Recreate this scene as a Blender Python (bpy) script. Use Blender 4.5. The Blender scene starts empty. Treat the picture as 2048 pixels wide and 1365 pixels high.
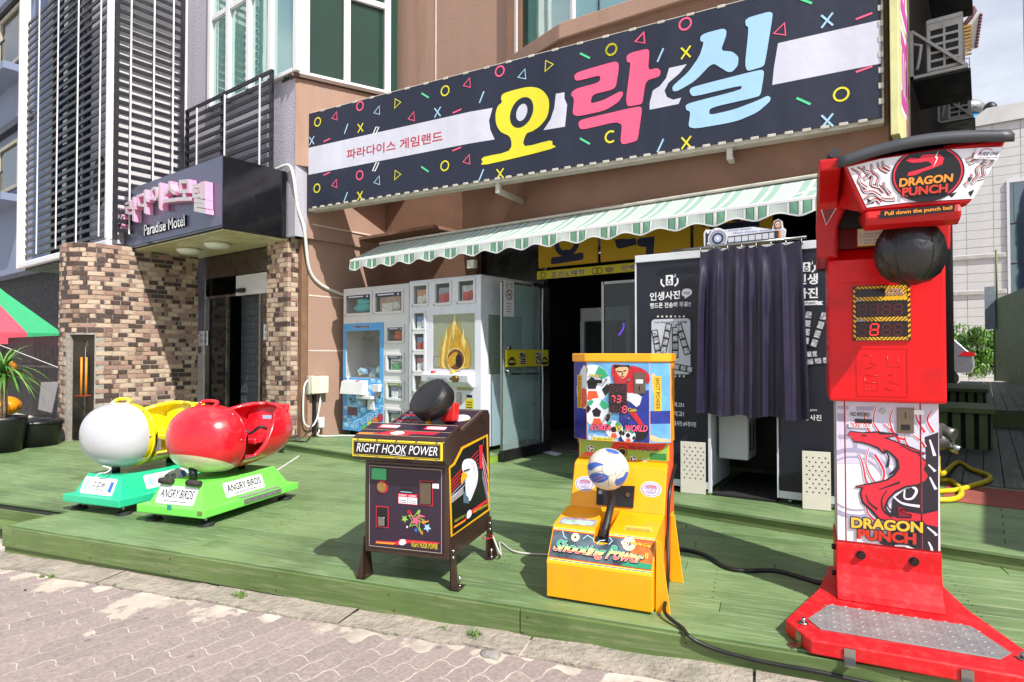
import bpy, bmesh, math, random
from mathutils import Vector, Matrix
random.seed(7)
sc = bpy.context.scene
COL = sc.collection
PI = math.pi
# ------------------------------------------------------------------ camera
F_PX, CX, CY, EYE = 1250.0, 1024.0, 682.5, 1.25
PITCH = math.atan(22.5 / F_PX)
YAW = PI / 2 - math.atan((1024 + 630) / F_PX)
cam = bpy.data.cameras.new('camera'); cam.sensor_width = 36; cam.lens = F_PX / 2048 * 36
cam.clip_start = 0.05; cam.clip_end = 2000
camo = bpy.data.objects.new('camera', cam); COL.objects.link(camo)
camo.location = (0, 0, EYE); camo.rotation_euler = (PI / 2 + PITCH, 0, YAW)
sc.camera = camo
# ------------------------------------------------------------------ sky, sun, exposure
SUN_EL, SUN_X, SUN_Y = math.radians(47.5), .944, -.33
w = bpy.data.worlds.new('World'); sc.world = w; w.use_nodes = True
nt = w.node_tree; nt.nodes.clear()
sky = nt.nodes.new('ShaderNodeTexSky'); sky.sky_type = 'NISHITA'; sky.sun_disc = False
sky.sun_elevation = SUN_EL; sky.sun_rotation = math.atan2(SUN_X, SUN_Y)
sky.air_density = 1.0; sky.dust_density = 1.6; sky.ozone_density = 1.5
tc = nt.nodes.new('ShaderNodeTexCoord'); mp = nt.nodes.new('ShaderNodeMapping')
mp.inputs['Scale'].default_value = (1.2, 1.2, 3.0)
nz = nt.nodes.new('ShaderNodeTexNoise'); nz.inputs['Scale'].default_value = 2.1; nz.inputs['Detail'].default_value = 7; nz.inputs['Roughness'].default_value = .56
rp = nt.nodes.new('ShaderNodeValToRGB'); rp.color_ramp.elements[0].position = .3; rp.color_ramp.elements[1].position = .64
rp.color_ramp.elements[0].color = (0, 0, 0, 1); rp.color_ramp.elements[1].color = (.85, .85, .85, 1)
mx = nt.nodes.new('ShaderNodeMixRGB'); mx.inputs[2].default_value = (6.2, 6.3, 6.7, 1)
bg = nt.nodes.new('ShaderNodeBackground'); bg.inputs['Strength'].default_value = .118
ou = nt.nodes.new('ShaderNodeOutputWorld')
nt.links.new(tc.outputs['Generated'], mp.inputs[0]); nt.links.new(mp.outputs[0], nz.inputs[0])
nt.links.new(nz.outputs[0], rp.inputs[0]); nt.links.new(rp.outputs[0], mx.inputs[0])
nt.links.new(sky.outputs[0], mx.inputs[1]); nt.links.new(mx.outputs[0], bg.inputs[0]); nt.links.new(bg.outputs[0], ou.inputs[0])
sl = bpy.data.lights.new('sun', 'SUN'); sl.energy = 4.9; sl.angle = math.radians(.53); sl.color = (1, .955, .89)
slo = bpy.data.objects.new('sun', sl); COL.objects.link(slo); slo.location = (8, -6, 14)
sdir = Vector((math.cos(SUN_EL) * SUN_X, math.cos(SUN_EL) * SUN_Y, math.sin(SUN_EL)))
slo.rotation_euler = sdir.to_track_quat('Z', 'Y').to_euler()
sc.view_settings.view_transform = 'Standard'; sc.view_settings.look = 'None'
sc.view_settings.gamma = 1; sc.view_settings.use_curve_mapping = False
sc.view_settings.exposure = .5
try:
    sc.cycles.use_adaptive_sampling = True; sc.cycles.adaptive_threshold = .015
    sc.cycles.use_denoising = True; sc.cycles.max_bounces = 7; sc.cycles.transparent_max_bounces = 16
    sc.cycles.sample_clamp_indirect = 6
except Exception: pass
# ------------------------------------------------------------------ pixel -> place
_R = Vector((math.cos(YAW), math.sin(YAW), 0)); _F = Vector((-math.sin(YAW) * math.cos(PITCH), math.cos(YAW) * math.cos(PITCH), math.sin(PITCH)))
_U = _R.cross(_F); _C = Vector((0, 0, EYE))
def ray(u, v): return _F + _R * ((u - CX) / F_PX) - _U * ((v - CY) / F_PX)
def hit(u, v, p, n):
    d = ray(u, v); n = Vector(n); return _C + d * ((Vector(p) - _C).dot(n) / d.dot(n))
def onz(u, v, z): return hit(u, v, (0, 0, z), (0, 0, 1))
def ony(u, v, y): return hit(u, v, (0, y, 0), (0, 1, 0))
def onx(u, v, x): return hit(u, v, (x, 0, 0), (1, 0, 0))
def zm(x0, y0, s): return lambda x, y: (x0 + x / s, y0 + y / s)
# ------------------------------------------------------------------ materials
def lin(h):
    if not isinstance(h, str): return tuple(h)
    h = h.lstrip('#'); o = []
    for i in (0, 2, 4):
        c = int(h[i:i + 2], 16) / 255; o.append(c / 12.92 if c <= .04045 else ((c + .055) / 1.055) ** 2.4)
    return tuple(o)
_MATS = {}
def mat(name, col='#808080', rough=.5, metal=0, var=.12, vs=6, bump=0, bs=60, coat=0, emit=0, spec=.5, dirt=None, ds=2.5, da=.5, sheen=0, streak=False):
    """Painted or plain surface: base colour with soft procedural variation, optional fine bump and a dirt colour."""
    if name in _MATS: return _MATS[name]
    m = bpy.data.materials.new(name); m.use_nodes = True; n = m.node_tree; L = n.links.new
    b = n.nodes['Principled BSDF']; c = lin(col)
    b.inputs['Roughness'].default_value = rough; b.inputs['Metallic'].default_value = metal
    b.inputs['Specular IOR Level'].default_value = spec; b.inputs['Coat Weight'].default_value = coat
    b.inputs['Coat Roughness'].default_value = .12
    if sheen: b.inputs['Sheen Weight'].default_value = sheen
    b.inputs['Base Color'].default_value = (*c, 1)
    if var or bump or dirt:
        t = n.nodes.new('ShaderNodeTexCoord'); src = t.outputs['Object']
        if streak:
            mpp = n.nodes.new('ShaderNodeMapping'); mpp.inputs['Scale'].default_value = (1, 1, .12); L(src, mpp.inputs[0]); src = mpp.outputs[0]
    if var:
        a = n.nodes.new('ShaderNodeTexNoise'); a.inputs['Scale'].default_value = vs; a.inputs['Detail'].default_value = 5; L(src, a.inputs[0])
        r = n.nodes.new('ShaderNodeMapRange'); r.inputs[1].default_value = .3; r.inputs[2].default_value = .7
        r.inputs[3].default_value = 1 - var; r.inputs[4].default_value = 1 + var; L(a.outputs[0], r.inputs[0])
        q = n.nodes.new('ShaderNodeVectorMath'); q.operation = 'SCALE'; q.inputs[0].default_value = c; L(r.outputs[0], q.inputs['Scale'])
        out = q.outputs[0]
        rr = n.nodes.new('ShaderNodeMapRange'); rr.inputs[1].default_value = .3; rr.inputs[2].default_value = .7
        rr.inputs[3].default_value = max(.03, rough - .1); rr.inputs[4].default_value = min(1, rough + .12); L(a.outputs[0], rr.inputs[0]); L(rr.outputs[0], b.inputs['Roughness'])
        if dirt:
            d = n.nodes.new('ShaderNodeTexNoise'); d.inputs['Scale'].default_value = ds; d.inputs['Detail'].default_value = 8; d.inputs['Roughness'].default_value = .65; L(src, d.inputs[0])
            k = n.nodes.new('ShaderNodeMapRange'); k.inputs[1].default_value = .5; k.inputs[2].default_value = .72; k.inputs[3].default_value = 0; k.inputs[4].default_value = da; L(d.outputs[0], k.inputs[0])
            x = n.nodes.new('ShaderNodeMixRGB'); x.inputs[2].default_value = (*lin(dirt), 1); L(k.outputs[0], x.inputs[0]); L(out, x.inputs[1]); out = x.outputs[0]
        L(out, b.inputs['Base Color'])
    if bump:
        g = n.nodes.new('ShaderNodeTexNoise'); g.inputs['Scale'].default_value = bs; g.inputs['Detail'].default_value = 6; L(t.outputs['Object'], g.inputs[0])
        h = n.nodes.new('ShaderNodeBump'); h.inputs['Strength'].default_value = bump; h.inputs['Distance'].default_value = .02; L(g.outputs[0], h.inputs['Height']); L(h.outputs[0], b.inputs['Normal'])
    if emit:
        b.inputs['Emission Color'].default_value = (*c, 1); b.inputs['Emission Strength'].default_value = emit
    _MATS[name] = m; return m
def glass(name, tint='#dff0ea', refl=1.0, alpha=.12, rough=.02):
    """Thin pane: clear with Fresnel reflection and a faint tint of its own."""
    if name in _MATS: return _MATS[name]
    m = bpy.data.materials.new(name); m.use_nodes = True; n = m.node_tree; n.nodes.clear(); L = n.links.new
    tr = n.nodes.new('ShaderNodeBsdfTransparent'); tr.inputs[0].default_value = (*lin(tint), 1)
    df = n.nodes.new('ShaderNodeBsdfDiffuse'); df.inputs[0].default_value = (*lin(tint), 1)
    gl = n.nodes.new('ShaderNodeBsdfGlossy'); gl.inputs['Roughness'].default_value = rough
    m1 = n.nodes.new('ShaderNodeMixShader'); m1.inputs[0].default_value = alpha; L(tr.outputs[0], m1.inputs[1]); L(df.outputs[0], m1.inputs[2])
    fr = n.nodes.new('ShaderNodeFresnel'); fr.inputs[0].default_value = 1.5
    mu = n.nodes.new('ShaderNodeMath'); mu.operation = 'MULTIPLY'; mu.inputs[1].default_value = refl; mu.use_clamp = True; L(fr.outputs[0], mu.inputs[0])
    ge = n.nodes.new('ShaderNodeNewGeometry'); bf = n.nodes.new('ShaderNodeMath'); bf.operation = 'SUBTRACT'; bf.inputs[0].default_value = 1; L(ge.outputs['Backfacing'], bf.inputs[1]); mb_ = n.nodes.new('ShaderNodeMath'); mb_.operation = 'MULTIPLY'; L(mu.outputs[0], mb_.inputs[0]); L(bf.outputs[0], mb_.inputs[1]); mu = mb_
    m2 = n.nodes.new('ShaderNodeMixShader'); L(mu.outputs[0], m2.inputs[0]); L(m1.outputs[0], m2.inputs[1]); L(gl.outputs[0], m2.inputs[2])
    o = n.nodes.new('ShaderNodeOutputMaterial'); L(m2.outputs[0], o.inputs[0])
    _MATS[name] = m; return m
def film(name, col, refl=.4, rough=.03):
    """window glass with a reflective tint film"""
    if name in _MATS: return _MATS[name]
    m = bpy.data.materials.new(name); m.use_nodes = True; n = m.node_tree; n.nodes.clear(); L = n.links.new
    df = n.nodes.new('ShaderNodeBsdfDiffuse'); df.inputs[0].default_value = (*lin(col), 1); gl = n.nodes.new('ShaderNodeBsdfGlossy'); gl.inputs['Roughness'].default_value = rough; gl.inputs[0].default_value = (.85, .95, .92, 1)
    t = n.nodes.new('ShaderNodeTexCoord'); a = n.nodes.new('ShaderNodeTexNoise'); a.inputs['Scale'].default_value = .9; L(t.outputs['Object'], a.inputs[0]); b = n.nodes.new('ShaderNodeBump'); b.inputs['Strength'].default_value = .05; b.inputs['Distance'].default_value = .05; L(a.outputs[0], b.inputs['Height']); L(b.outputs[0], gl.inputs['Normal'])
    mx = n.nodes.new('ShaderNodeMixShader'); mx.inputs[0].default_value = refl; L(df.outputs[0], mx.inputs[1]); L(gl.outputs[0], mx.inputs[2]); o = n.nodes.new('ShaderNodeOutputMaterial'); L(mx.outputs[0], o.inputs[0]); _MATS[name] = m; return m
def chaikin(pts, it=2, r=.2):
    for _ in range(it):
        o = []
        for i in range(len(pts)):
            a, b = pts[i], pts[(i + 1) % len(pts)]; o += [(a[0] + (b[0] - a[0]) * r, a[1] + (b[1] - a[1]) * r), (a[0] + (b[0] - a[0]) * (1 - r), a[1] + (b[1] - a[1]) * (1 - r))]
        pts = o
    return pts
# ------------------------------------------------------------------ mesh building
def cross_frame(d):
    d = d.normalized(); a = Vector((0, 0, 1)) if abs(d.z) < .9 else Vector((1, 0, 0))
    x = d.cross(a).normalized(); return x, x.cross(d).normalized()
def catmull(pts, n=6, closed=False):
    P = [Vector(p) for p in pts]; N = len(P); out = []
    for i in range(N if closed else N - 1):
        if closed: a, b, c, d = P[i - 1], P[i], P[(i + 1) % N], P[(i + 2) % N]
        else: a, b, c, d = P[max(i - 1, 0)], P[i], P[i + 1], P[min(i + 2, N - 1)]
        for k in range(n):
            t = k / n
            out.append(.5 * ((2 * b) + (c - a) * t + (2 * a - 5 * b + 4 * c - d) * t * t + (3 * b - a - 3 * c + d) * t ** 3))
    if not closed: out.append(P[-1])
    return out
class MB:
    def __init__(s): s.v = []; s.f = []; s.m = []; s.s = []
    def add(s, vs, fs, m=0, sm=False):
        o = len(s.v); s.v += [Vector(p) for p in vs]
        for f in fs: s.f.append([i + o for i in f]); s.m.append(m); s.s.append(sm)
        return s
    def box(s, a, b, m=0):
        x0, y0, z0 = a; x1, y1, z1 = b
        return s.add([(x0, y0, z0), (x1, y0, z0), (x1, y1, z0), (x0, y1, z0), (x0, y0, z1), (x1, y0, z1), (x1, y1, z1), (x0, y1, z1)],
                     [(0, 3, 2, 1), (4, 5, 6, 7), (0, 1, 5, 4), (1, 2, 6, 5), (2, 3, 7, 6), (3, 0, 4, 7)], m)
    def ext(s, poly, fr, d0, d1, m=0, sm=False):
        """extrude a 2-D outline; fr 'xz' 'yz' 'xy' names the outline plane, d0..d1 run along the third axis"""
        g = {'xz': lambda p, q, r: (p, r, q), 'yz': lambda p, q, r: (r, p, q), 'xy': lambda p, q, r: (p, q, r)}[fr]
        n = len(poly)
        vs = [g(p[0], p[1], d0) for p in poly] + [g(p[0], p[1], d1) for p in poly]
        s.add(vs, [list(range(n)), list(range(2 * n - 1, n - 1, -1))], m)
        o = len(s.v) - 2 * n
        for i in range(n):
            j = (i + 1) % n; s.f.append([o + i, o + n + i, o + n + j, o + j]); s.m.append(m); s.s.append(sm)
        return s
    def tube(s, path, r, n=8, m=0, cap=True, closed=False):
        P = [Vector(p) for p in path]; N = len(P); rr = r if isinstance(r, (list, tuple)) else [r] * N
        px = None; vs = []
        for i in range(N):
            d = (P[(i + 1) % N] - P[i - 1]) if closed else (P[min(i + 1, N - 1)] - P[max(i - 1, 0)])
            if d.length < 1e-9: d = Vector((0, 0, 1))
            d.normalize()
            if px is None: px, _ = cross_frame(d)
            px = (px - d * px.dot(d)); px = px.normalized() if px.length > 1e-6 else cross_frame(d)[0]
            py = d.cross(px)
            vs += [P[i] + (px * math.cos(2 * PI * k / n) + py * math.sin(2 * PI * k / n)) * rr[i] for k in range(n)]
        fs = []
        for i in range(N if closed else N - 1):
            j = (i + 1) % N
            for k in range(n): fs.append((i * n + k, i * n + (k + 1) % n, j * n + (k + 1) % n, j * n + k))
        s.add(vs, fs, m, True)
        if cap and not closed:
            o = len(s.v) - N * n
            s.f.append([o + k for k in range(n)][::-1]); s.m.append(m); s.s.append(False)
            s.f.append([o + (N - 1) * n + k for k in range(n)]); s.m.append(m); s.s.append(False)
        return s
    def cyl(s, a, b, r, n=16, m=0): return s.tube([a, b], r, n, m)
    def lathe(s, prof, n=24, m=0, M=None):
        vs = []; N = len(prof); M = M or Matrix()
        for r, z in prof: vs += [M @ Vector((r * math.cos(2 * PI * k / n), r * math.sin(2 * PI * k / n), z)) for k in range(n)]
        s.add(vs, [(i * n + k, i * n + (k + 1) % n, (i + 1) * n + (k + 1) % n, (i + 1) * n + k) for i in range(N - 1) for k in range(n)], m, True)
        o = len(s.v) - N * n
        if prof[0][0] > 1e-4: s.f.append([o + k for k in range(n)][::-1]); s.m.append(m); s.s.append(False)
        if prof[-1][0] > 1e-4: s.f.append([o + (N - 1) * n + k for k in range(n)]); s.m.append(m); s.s.append(False)
        return s
    def ball(s, c, r, n=20, m=0, M=None):
        rx, ry, rz = r if isinstance(r, (list, tuple)) else (r, r, r)
        h = n // 2; prof = [(math.sin(PI * i / h), -math.cos(PI * i / h)) for i in range(h + 1)]
        T = Matrix.Translation(c) @ (M or Matrix()) @ Matrix.Diagonal((rx, ry, rz, 1))
        prof[0] = (1e-5, -1); prof[-1] = (1e-5, 1)
        return s.lathe(prof, n, m, T)
    def quad(s, a, b, c, d, m=0): return s.add([a, b, c, d], [(0, 1, 2, 3)], m)
    def mesh(s, mats, bevel=0, inv=None, seg=1):
        me = bpy.data.meshes.new('m')
        vs = [inv @ p for p in s.v] if inv else s.v
        me.from_pydata([tuple(p) for p in vs], [], s.f)
        for mt in (mats if isinstance(mats, (list, tuple)) else [mats]): me.materials.append(mt)
        me.polygons.foreach_set('material_index', s.m); me.polygons.foreach_set('use_smooth', s.s)
        me.update()
        bm = bmesh.new(); bm.from_mesh(me)
        bmesh.ops.recalc_face_normals(bm, faces=[f for f in bm.faces if len(f.verts) and any(len(e.link_faces) > 1 for e in f.edges)])
        if bevel:
            es = [e for e in bm.edges if len(e.link_faces) == 2 and e.calc_face_angle(0) > .45 and not (e.link_faces[0].smooth and e.link_faces[1].smooth)]
            bmesh.ops.bevel(bm, geom=es, offset=bevel, segments=seg, affect='EDGES', profile=.6, clamp_overlap=True)
        bm.to_mesh(me); bm.free(); return me
def link(o): COL.objects.link(o); return o
def props(o, label=None, cat=None, group=None, kind=None):
    if label: o['label'] = label
    if cat: o['category'] = cat
    if group: o['group'] = group
    if kind: o['kind'] = kind
    return o
class Thing:
    """An Empty at the thing's base; parts are meshes given in its own frame (world=True: given in world coordinates)."""
    def __init__(s, name, label, cat, loc=(0, 0, 0), rz=0, group=None, kind=None):
        s.o = link(bpy.data.objects.new(name, None)); s.o.empty_display_size = .1
        s.o.location = loc; s.o.rotation_euler = (0, 0, math.radians(rz))
        s.M = Matrix.Translation(loc) @ Matrix.Rotation(math.radians(rz), 4, 'Z'); s.I = s.M.inverted()
        props(s.o, label, cat, group, kind)
    def part(s, name, mb, mats, parent=None, bevel=0, world=False, label=None, kind=None, seg=1):
        me = mb.mesh(mats, bevel, s.I if world else None, seg) if isinstance(mb, MB) else mb
        me.name = name
        o = link(bpy.data.objects.new(name, me)); o.parent = parent or s.o
        return props(o, label, kind=kind)
    def L(s, p): return s.I @ Vector(p)
    def W(s, p): return s.M @ Vector(p)
    def px(s, u, v, p, n):
        """where a pixel's ray meets a plane given in this thing's frame"""
        P = s.M @ Vector(p); N = s.M.to_3x3() @ Vector(n); return s.I @ hit(u, v, P, N)
def solo(name, label, cat, mb, mats, group=None, kind=None, bevel=0, origin=(0, 0, 0), rz=0, seg=1):
    """a thing that is one mesh, given in world coordinates"""
    M = Matrix.Translation(origin) @ Matrix.Rotation(math.radians(rz), 4, 'Z')
    me = mb.mesh(mats, bevel, M.inverted(), seg); me.name = name
    o = link(bpy.data.objects.new(name, me)); o.matrix_world = M
    return props(o, label, cat, group, kind)
def child(name, mb, mats, parent, bevel=0, label=None, kind=None, loc=None):
    me = mb.mesh(mats, bevel) if isinstance(mb, MB) else mb
    o = link(bpy.data.objects.new(name, me)); o.parent = parent
    if loc is not None: o.location = loc
    return props(o, label, kind=kind)
# ------------------------------------------------------------------ flat print on a panel
_TXT = {}
def glyphs(body, bold=0., shear=0.):
    k = (body, bold, shear)
    if k not in _TXT:
        c = bpy.data.curves.new('t', 'FONT'); c.body = body; c.offset = bold; c.shear = shear; c.resolution_u = 4; c.align_x = 'LEFT'
        o = bpy.data.objects.new('t', c); me = bpy.data.meshes.new_from_object(o)
        vs = [(v.co.x, v.co.y) for v in me.vertices]; fs = [list(p.vertices) for p in me.polygons]
        bpy.data.objects.remove(o); bpy.data.curves.remove(c); bpy.data.meshes.remove(me)
        _TXT[k] = (vs, fs)
    return _TXT[k]
class Print:
    """Flat print: layered polygons, strokes and lettering on a plane (origin, right, up) in a thing's frame."""
    def __init__(s, o, ex, ez, eps=.0012, thing=None):
        s.o = Vector(o); s.ex = Vector(ex).normalized(); s.ez = Vector(ez).normalized(); s.n = s.ex.cross(s.ez) ; s.eps = eps
        s.mb = MB(); s.mats = []; s.t = thing; s.lay = 0
    def P(s, p, l): return s.o + s.ex * p[0] + s.ez * p[1] + s.n * (s.eps * (l + 1))
    def mi(s, m):
        if m not in s.mats: s.mats.append(m)
        return s.mats.index(m)
    def px(s, u, v):
        d = (s.t.px(u, v, s.o, s.n) if s.t else hit(u, v, s.o, s.n)) - s.o; return (d.dot(s.ex), d.dot(s.ez))
    def poly(s, pts, m, l=0): s.mb.add([s.P(p, l) for p in pts], [list(range(len(pts)))], s.mi(m)); return s
    def rect(s, x0, y0, x1, y1, m, l=0): return s.poly([(x0, y0), (x1, y0), (x1, y1), (x0, y1)], m, l)
    def blob(s, pts, m, l=0, n=5): return s.poly([tuple(p)[:2] for p in catmull([(x, y, 0) for x, y in pts], n, True)], m, l)
    def disc(s, c, r, m, l=0, n=28, ry=None): return s.poly([(c[0] + r * math.cos(2 * PI * k / n), c[1] + (ry or r) * math.sin(2 * PI * k / n)) for k in range(n)], m, l)
    def ring(s, c, r, w, m, l=0, n=28, ry=None, a0=0, a1=2 * PI):
        ry = ry or r; N = n; vs = []
        for k in range(N + 1):
            a = a0 + (a1 - a0) * k / N
            vs += [s.P((c[0] + (r - w / 2) * math.cos(a), c[1] + (ry - w / 2) * math.sin(a)), l), s.P((c[0] + (r + w / 2) * math.cos(a), c[1] + (ry + w / 2) * math.sin(a)), l)]
        s.mb.add(vs, [(2 * k, 2 * k + 1, 2 * k + 3, 2 * k + 2) for k in range(N)], s.mi(m)); return s
    def stroke(s, pts, w, m, l=0, smooth=True, closed=False, taper=None):
        P = [(x, y, 0) for x, y in pts]
        P = catmull(P, 5, closed) if smooth and len(P) > 2 else [Vector(p) for p in P]
        N = len(P); vs = []
        for i in range(N):
            d = (P[(i + 1) % N] - P[i - 1]) if closed else (P[min(i + 1, N - 1)] - P[max(i - 1, 0)])
            d = Vector((d.x, d.y, 0)); d = d.normalized() if d.length > 1e-9 else Vector((1, 0, 0))
            nn = Vector((-d.y, d.x, 0)); ww = w
            if taper: ww = w * (taper[0] + (taper[1] - taper[0]) * i / (N - 1))
            a = P[i] + nn * ww / 2; b = P[i] - nn * ww / 2; vs += [s.P((a.x, a.y), l), s.P((b.x, b.y), l)]
        fs = [(2 * k, 2 * k + 1, 2 * k + 3, 2 * k + 2) for k in range(N - 1)]
        if closed: fs.append((2 * N - 2, 2 * N - 1, 1, 0))
        s.mb.add(vs, fs, s.mi(m)); return s
    def text(s, body, quad, m, l=0, bold=.012, shear=0, outline=None):
        """lettering fitted to a quad bl, br, tr, tl"""
        bold *= .55
        vs, fs = glyphs(body, bold, shear)
        x0 = min(v[0] for v in vs); x1 = max(v[0] for v in vs); y0 = min(v[1] for v in vs); y1 = max(v[1] for v in vs)
        if len(quad) == 2: (a, b), (c, d) = quad; quad = [(a, b), (c, b), (c, d), (a, d)]
        q = [Vector((p[0], p[1])) for p in quad]
        def mp(v):
            t = (v[0] - x0) / (x1 - x0); r = (v[1] - y0) / (y1 - y0)
            return q[0].lerp(q[1], t).lerp(q[3].lerp(q[2], t), r)
        if outline:
            v2, f2 = glyphs(body, bold + outline[1], shear)
            s.mb.add([s.P(mp(v), l) for v in v2], f2, s.mi(outline[0])); l += 1
        s.mb.add([s.P(mp(v), l) for v in vs], fs, s.mi(m)); return s
    def seg7(s, x, y, w, h, on, off, digit, l=0, t=.16, slant=.1):
        A = {'a': ((0, 1), (1, 1)), 'b': ((1, 1), (1, .5)), 'c': ((1, .5), (1, 0)), 'd': ((0, 0), (1, 0)), 'e': ((0, 0), (0, .5)), 'f': ((0, .5), (0, 1)), 'g': ((0, .5), (1, .5))}
        D = {'8': 'abcdefg', '3': 'abcdg', '1': 'bc', '7': 'abc', '0': 'abcdef', '2': 'abged', ' ': ''}
        for k, (p, q) in A.items():
            a = Vector((x + p[0] * w + p[1] * h * slant, y + p[1] * h)); b = Vector((x + q[0] * w + q[1] * h * slant, y + q[1] * h)); d = (b - a).normalized() * w * t * .7
            s.stroke([tuple(a + d), tuple(b - d)], w * t, on if k in D[digit] else off, l, smooth=False)
    def cut(s, name, parent=None):
        o = s.done(name, parent); s.mb = MB(); s.mats = []; return o
    def done(s, name='print', parent=None, thing=None, label=None):
        th = thing or s.t
        me = bpy.data.meshes.new(name); me.from_pydata([tuple(p) for p in s.mb.v], [], s.mb.f)
        for m in s.mats: me.materials.append(m)
        me.polygons.foreach_set('material_index', s.mb.m); me.update()
        o = link(bpy.data.objects.new(name, me)); o.parent = parent or (th.o if th else None)
        return props(o, label)
# ================================================================== setting: street, kerb, decks
def zst(x): return max(-.26, min(-.04, -.215 + .0185 * (x + 5.7)))
def wood(name, c1, c2, worn, rough=.5, grain=(1.6, 22, 22)):
    if name in _MATS: return _MATS[name]
    m = bpy.data.materials.new(name); m.use_nodes = True; n = m.node_tree; L = n.links.new; b = n.nodes['Principled BSDF']
    t = n.nodes.new('ShaderNodeTexCoord'); oi = n.nodes.new('ShaderNodeObjectInfo'); g = n.nodes.new('ShaderNodeNewGeometry')
    mp = n.nodes.new('ShaderNodeMapping'); mp.inputs['Scale'].default_value = grain
    ad = n.nodes.new('ShaderNodeVectorMath'); ad.operation = 'ADD'; L(t.outputs['Object'], ad.inputs[0]); L(oi.outputs['Location'], ad.inputs[1]); L(ad.outputs[0], mp.inputs[0])
    a = n.nodes.new('ShaderNodeTexNoise'); a.inputs['Scale'].default_value = 2.2; a.inputs['Detail'].default_value = 8; a.inputs['Roughness'].default_value = .62; L(mp.outputs[0], a.inputs[0])
    big = n.nodes.new('ShaderNodeTexNoise'); big.inputs['Scale'].default_value = 1.1; big.inputs['Detail'].default_value = 6; L(g.outputs['Position'], big.inputs[0])
    mx1 = n.nodes.new('ShaderNodeMixRGB'); mx1.inputs[1].default_value = (*lin(c1), 1); mx1.inputs[2].default_value = (*lin(c2), 1)
    su = n.nodes.new('ShaderNodeMath'); su.operation = 'MULTIPLY_ADD'; su.inputs[1].default_value = .6; L(oi.outputs['Random'], su.inputs[0])
    rb = n.nodes.new('ShaderNodeMapRange'); rb.inputs[1].default_value = .35; rb.inputs[2].default_value = .65; rb.inputs[3].default_value = -.25; rb.inputs[4].default_value = .75; L(big.outputs[0], rb.inputs[0]); L(rb.outputs[0], su.inputs[2]); L(su.outputs[0], mx1.inputs[0])
    wr = n.nodes.new('ShaderNodeMapRange'); wr.inputs[1].default_value = .5; wr.inputs[2].default_value = .72; wr.inputs[3].default_value = 0; wr.inputs[4].default_value = .55; L(a.outputs[0], wr.inputs[0])
    mx2 = n.nodes.new('ShaderNodeMixRGB'); mx2.inputs[2].default_value = (*lin(worn), 1); L(wr.outputs[0], mx2.inputs[0]); L(mx1.outputs[0], mx2.inputs[1])
    du = n.nodes.new('ShaderNodeTexNoise'); du.inputs['Scale'].default_value = 2.6; du.inputs['Detail'].default_value = 9; du.inputs['Roughness'].default_value = .7; L(g.outputs['Position'], du.inputs[0])
    dk_ = n.nodes.new('ShaderNodeMapRange'); dk_.inputs[1].default_value = .55; dk_.inputs[2].default_value = .75; dk_.inputs[3].default_value = 0; dk_.inputs[4].default_value = .55; L(du.outputs[0], dk_.inputs[0])
    mx3 = n.nodes.new('ShaderNodeMixRGB'); mx3.inputs[2].default_value = (*[k * .45 for k in lin(c1)], 1); L(dk_.outputs[0], mx3.inputs[0]); L(mx2.outputs[0], mx3.inputs[1])
    L(mx3.outputs[0], b.inputs['Base Color'])
    rr = n.nodes.new('ShaderNodeMapRange'); rr.inputs[1].default_value = .3; rr.inputs[2].default_value = .7; rr.inputs[3].default_value = rough - .14; rr.inputs[4].default_value = rough + .18; L(a.outputs[0], rr.inputs[0]); L(rr.outputs[0], b.inputs['Roughness'])
    bu = n.nodes.new('ShaderNodeBump'); bu.inputs['Strength'].default_value = .25; bu.inputs['Distance'].default_value = .006; L(a.outputs[0], bu.inputs['Height']); L(bu.outputs[0], b.inputs['Normal'])
    _MATS[name] = m; return m
DECK = wood('deck paint', '#526a42', '#6f8858', '#98a686')
FASC = wood('deck fascia paint', '#4b6030', '#607540', '#8f9170', .6)
DARKDECK = mat('gap under the planks', '#14180f', .9, var=0)
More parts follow.
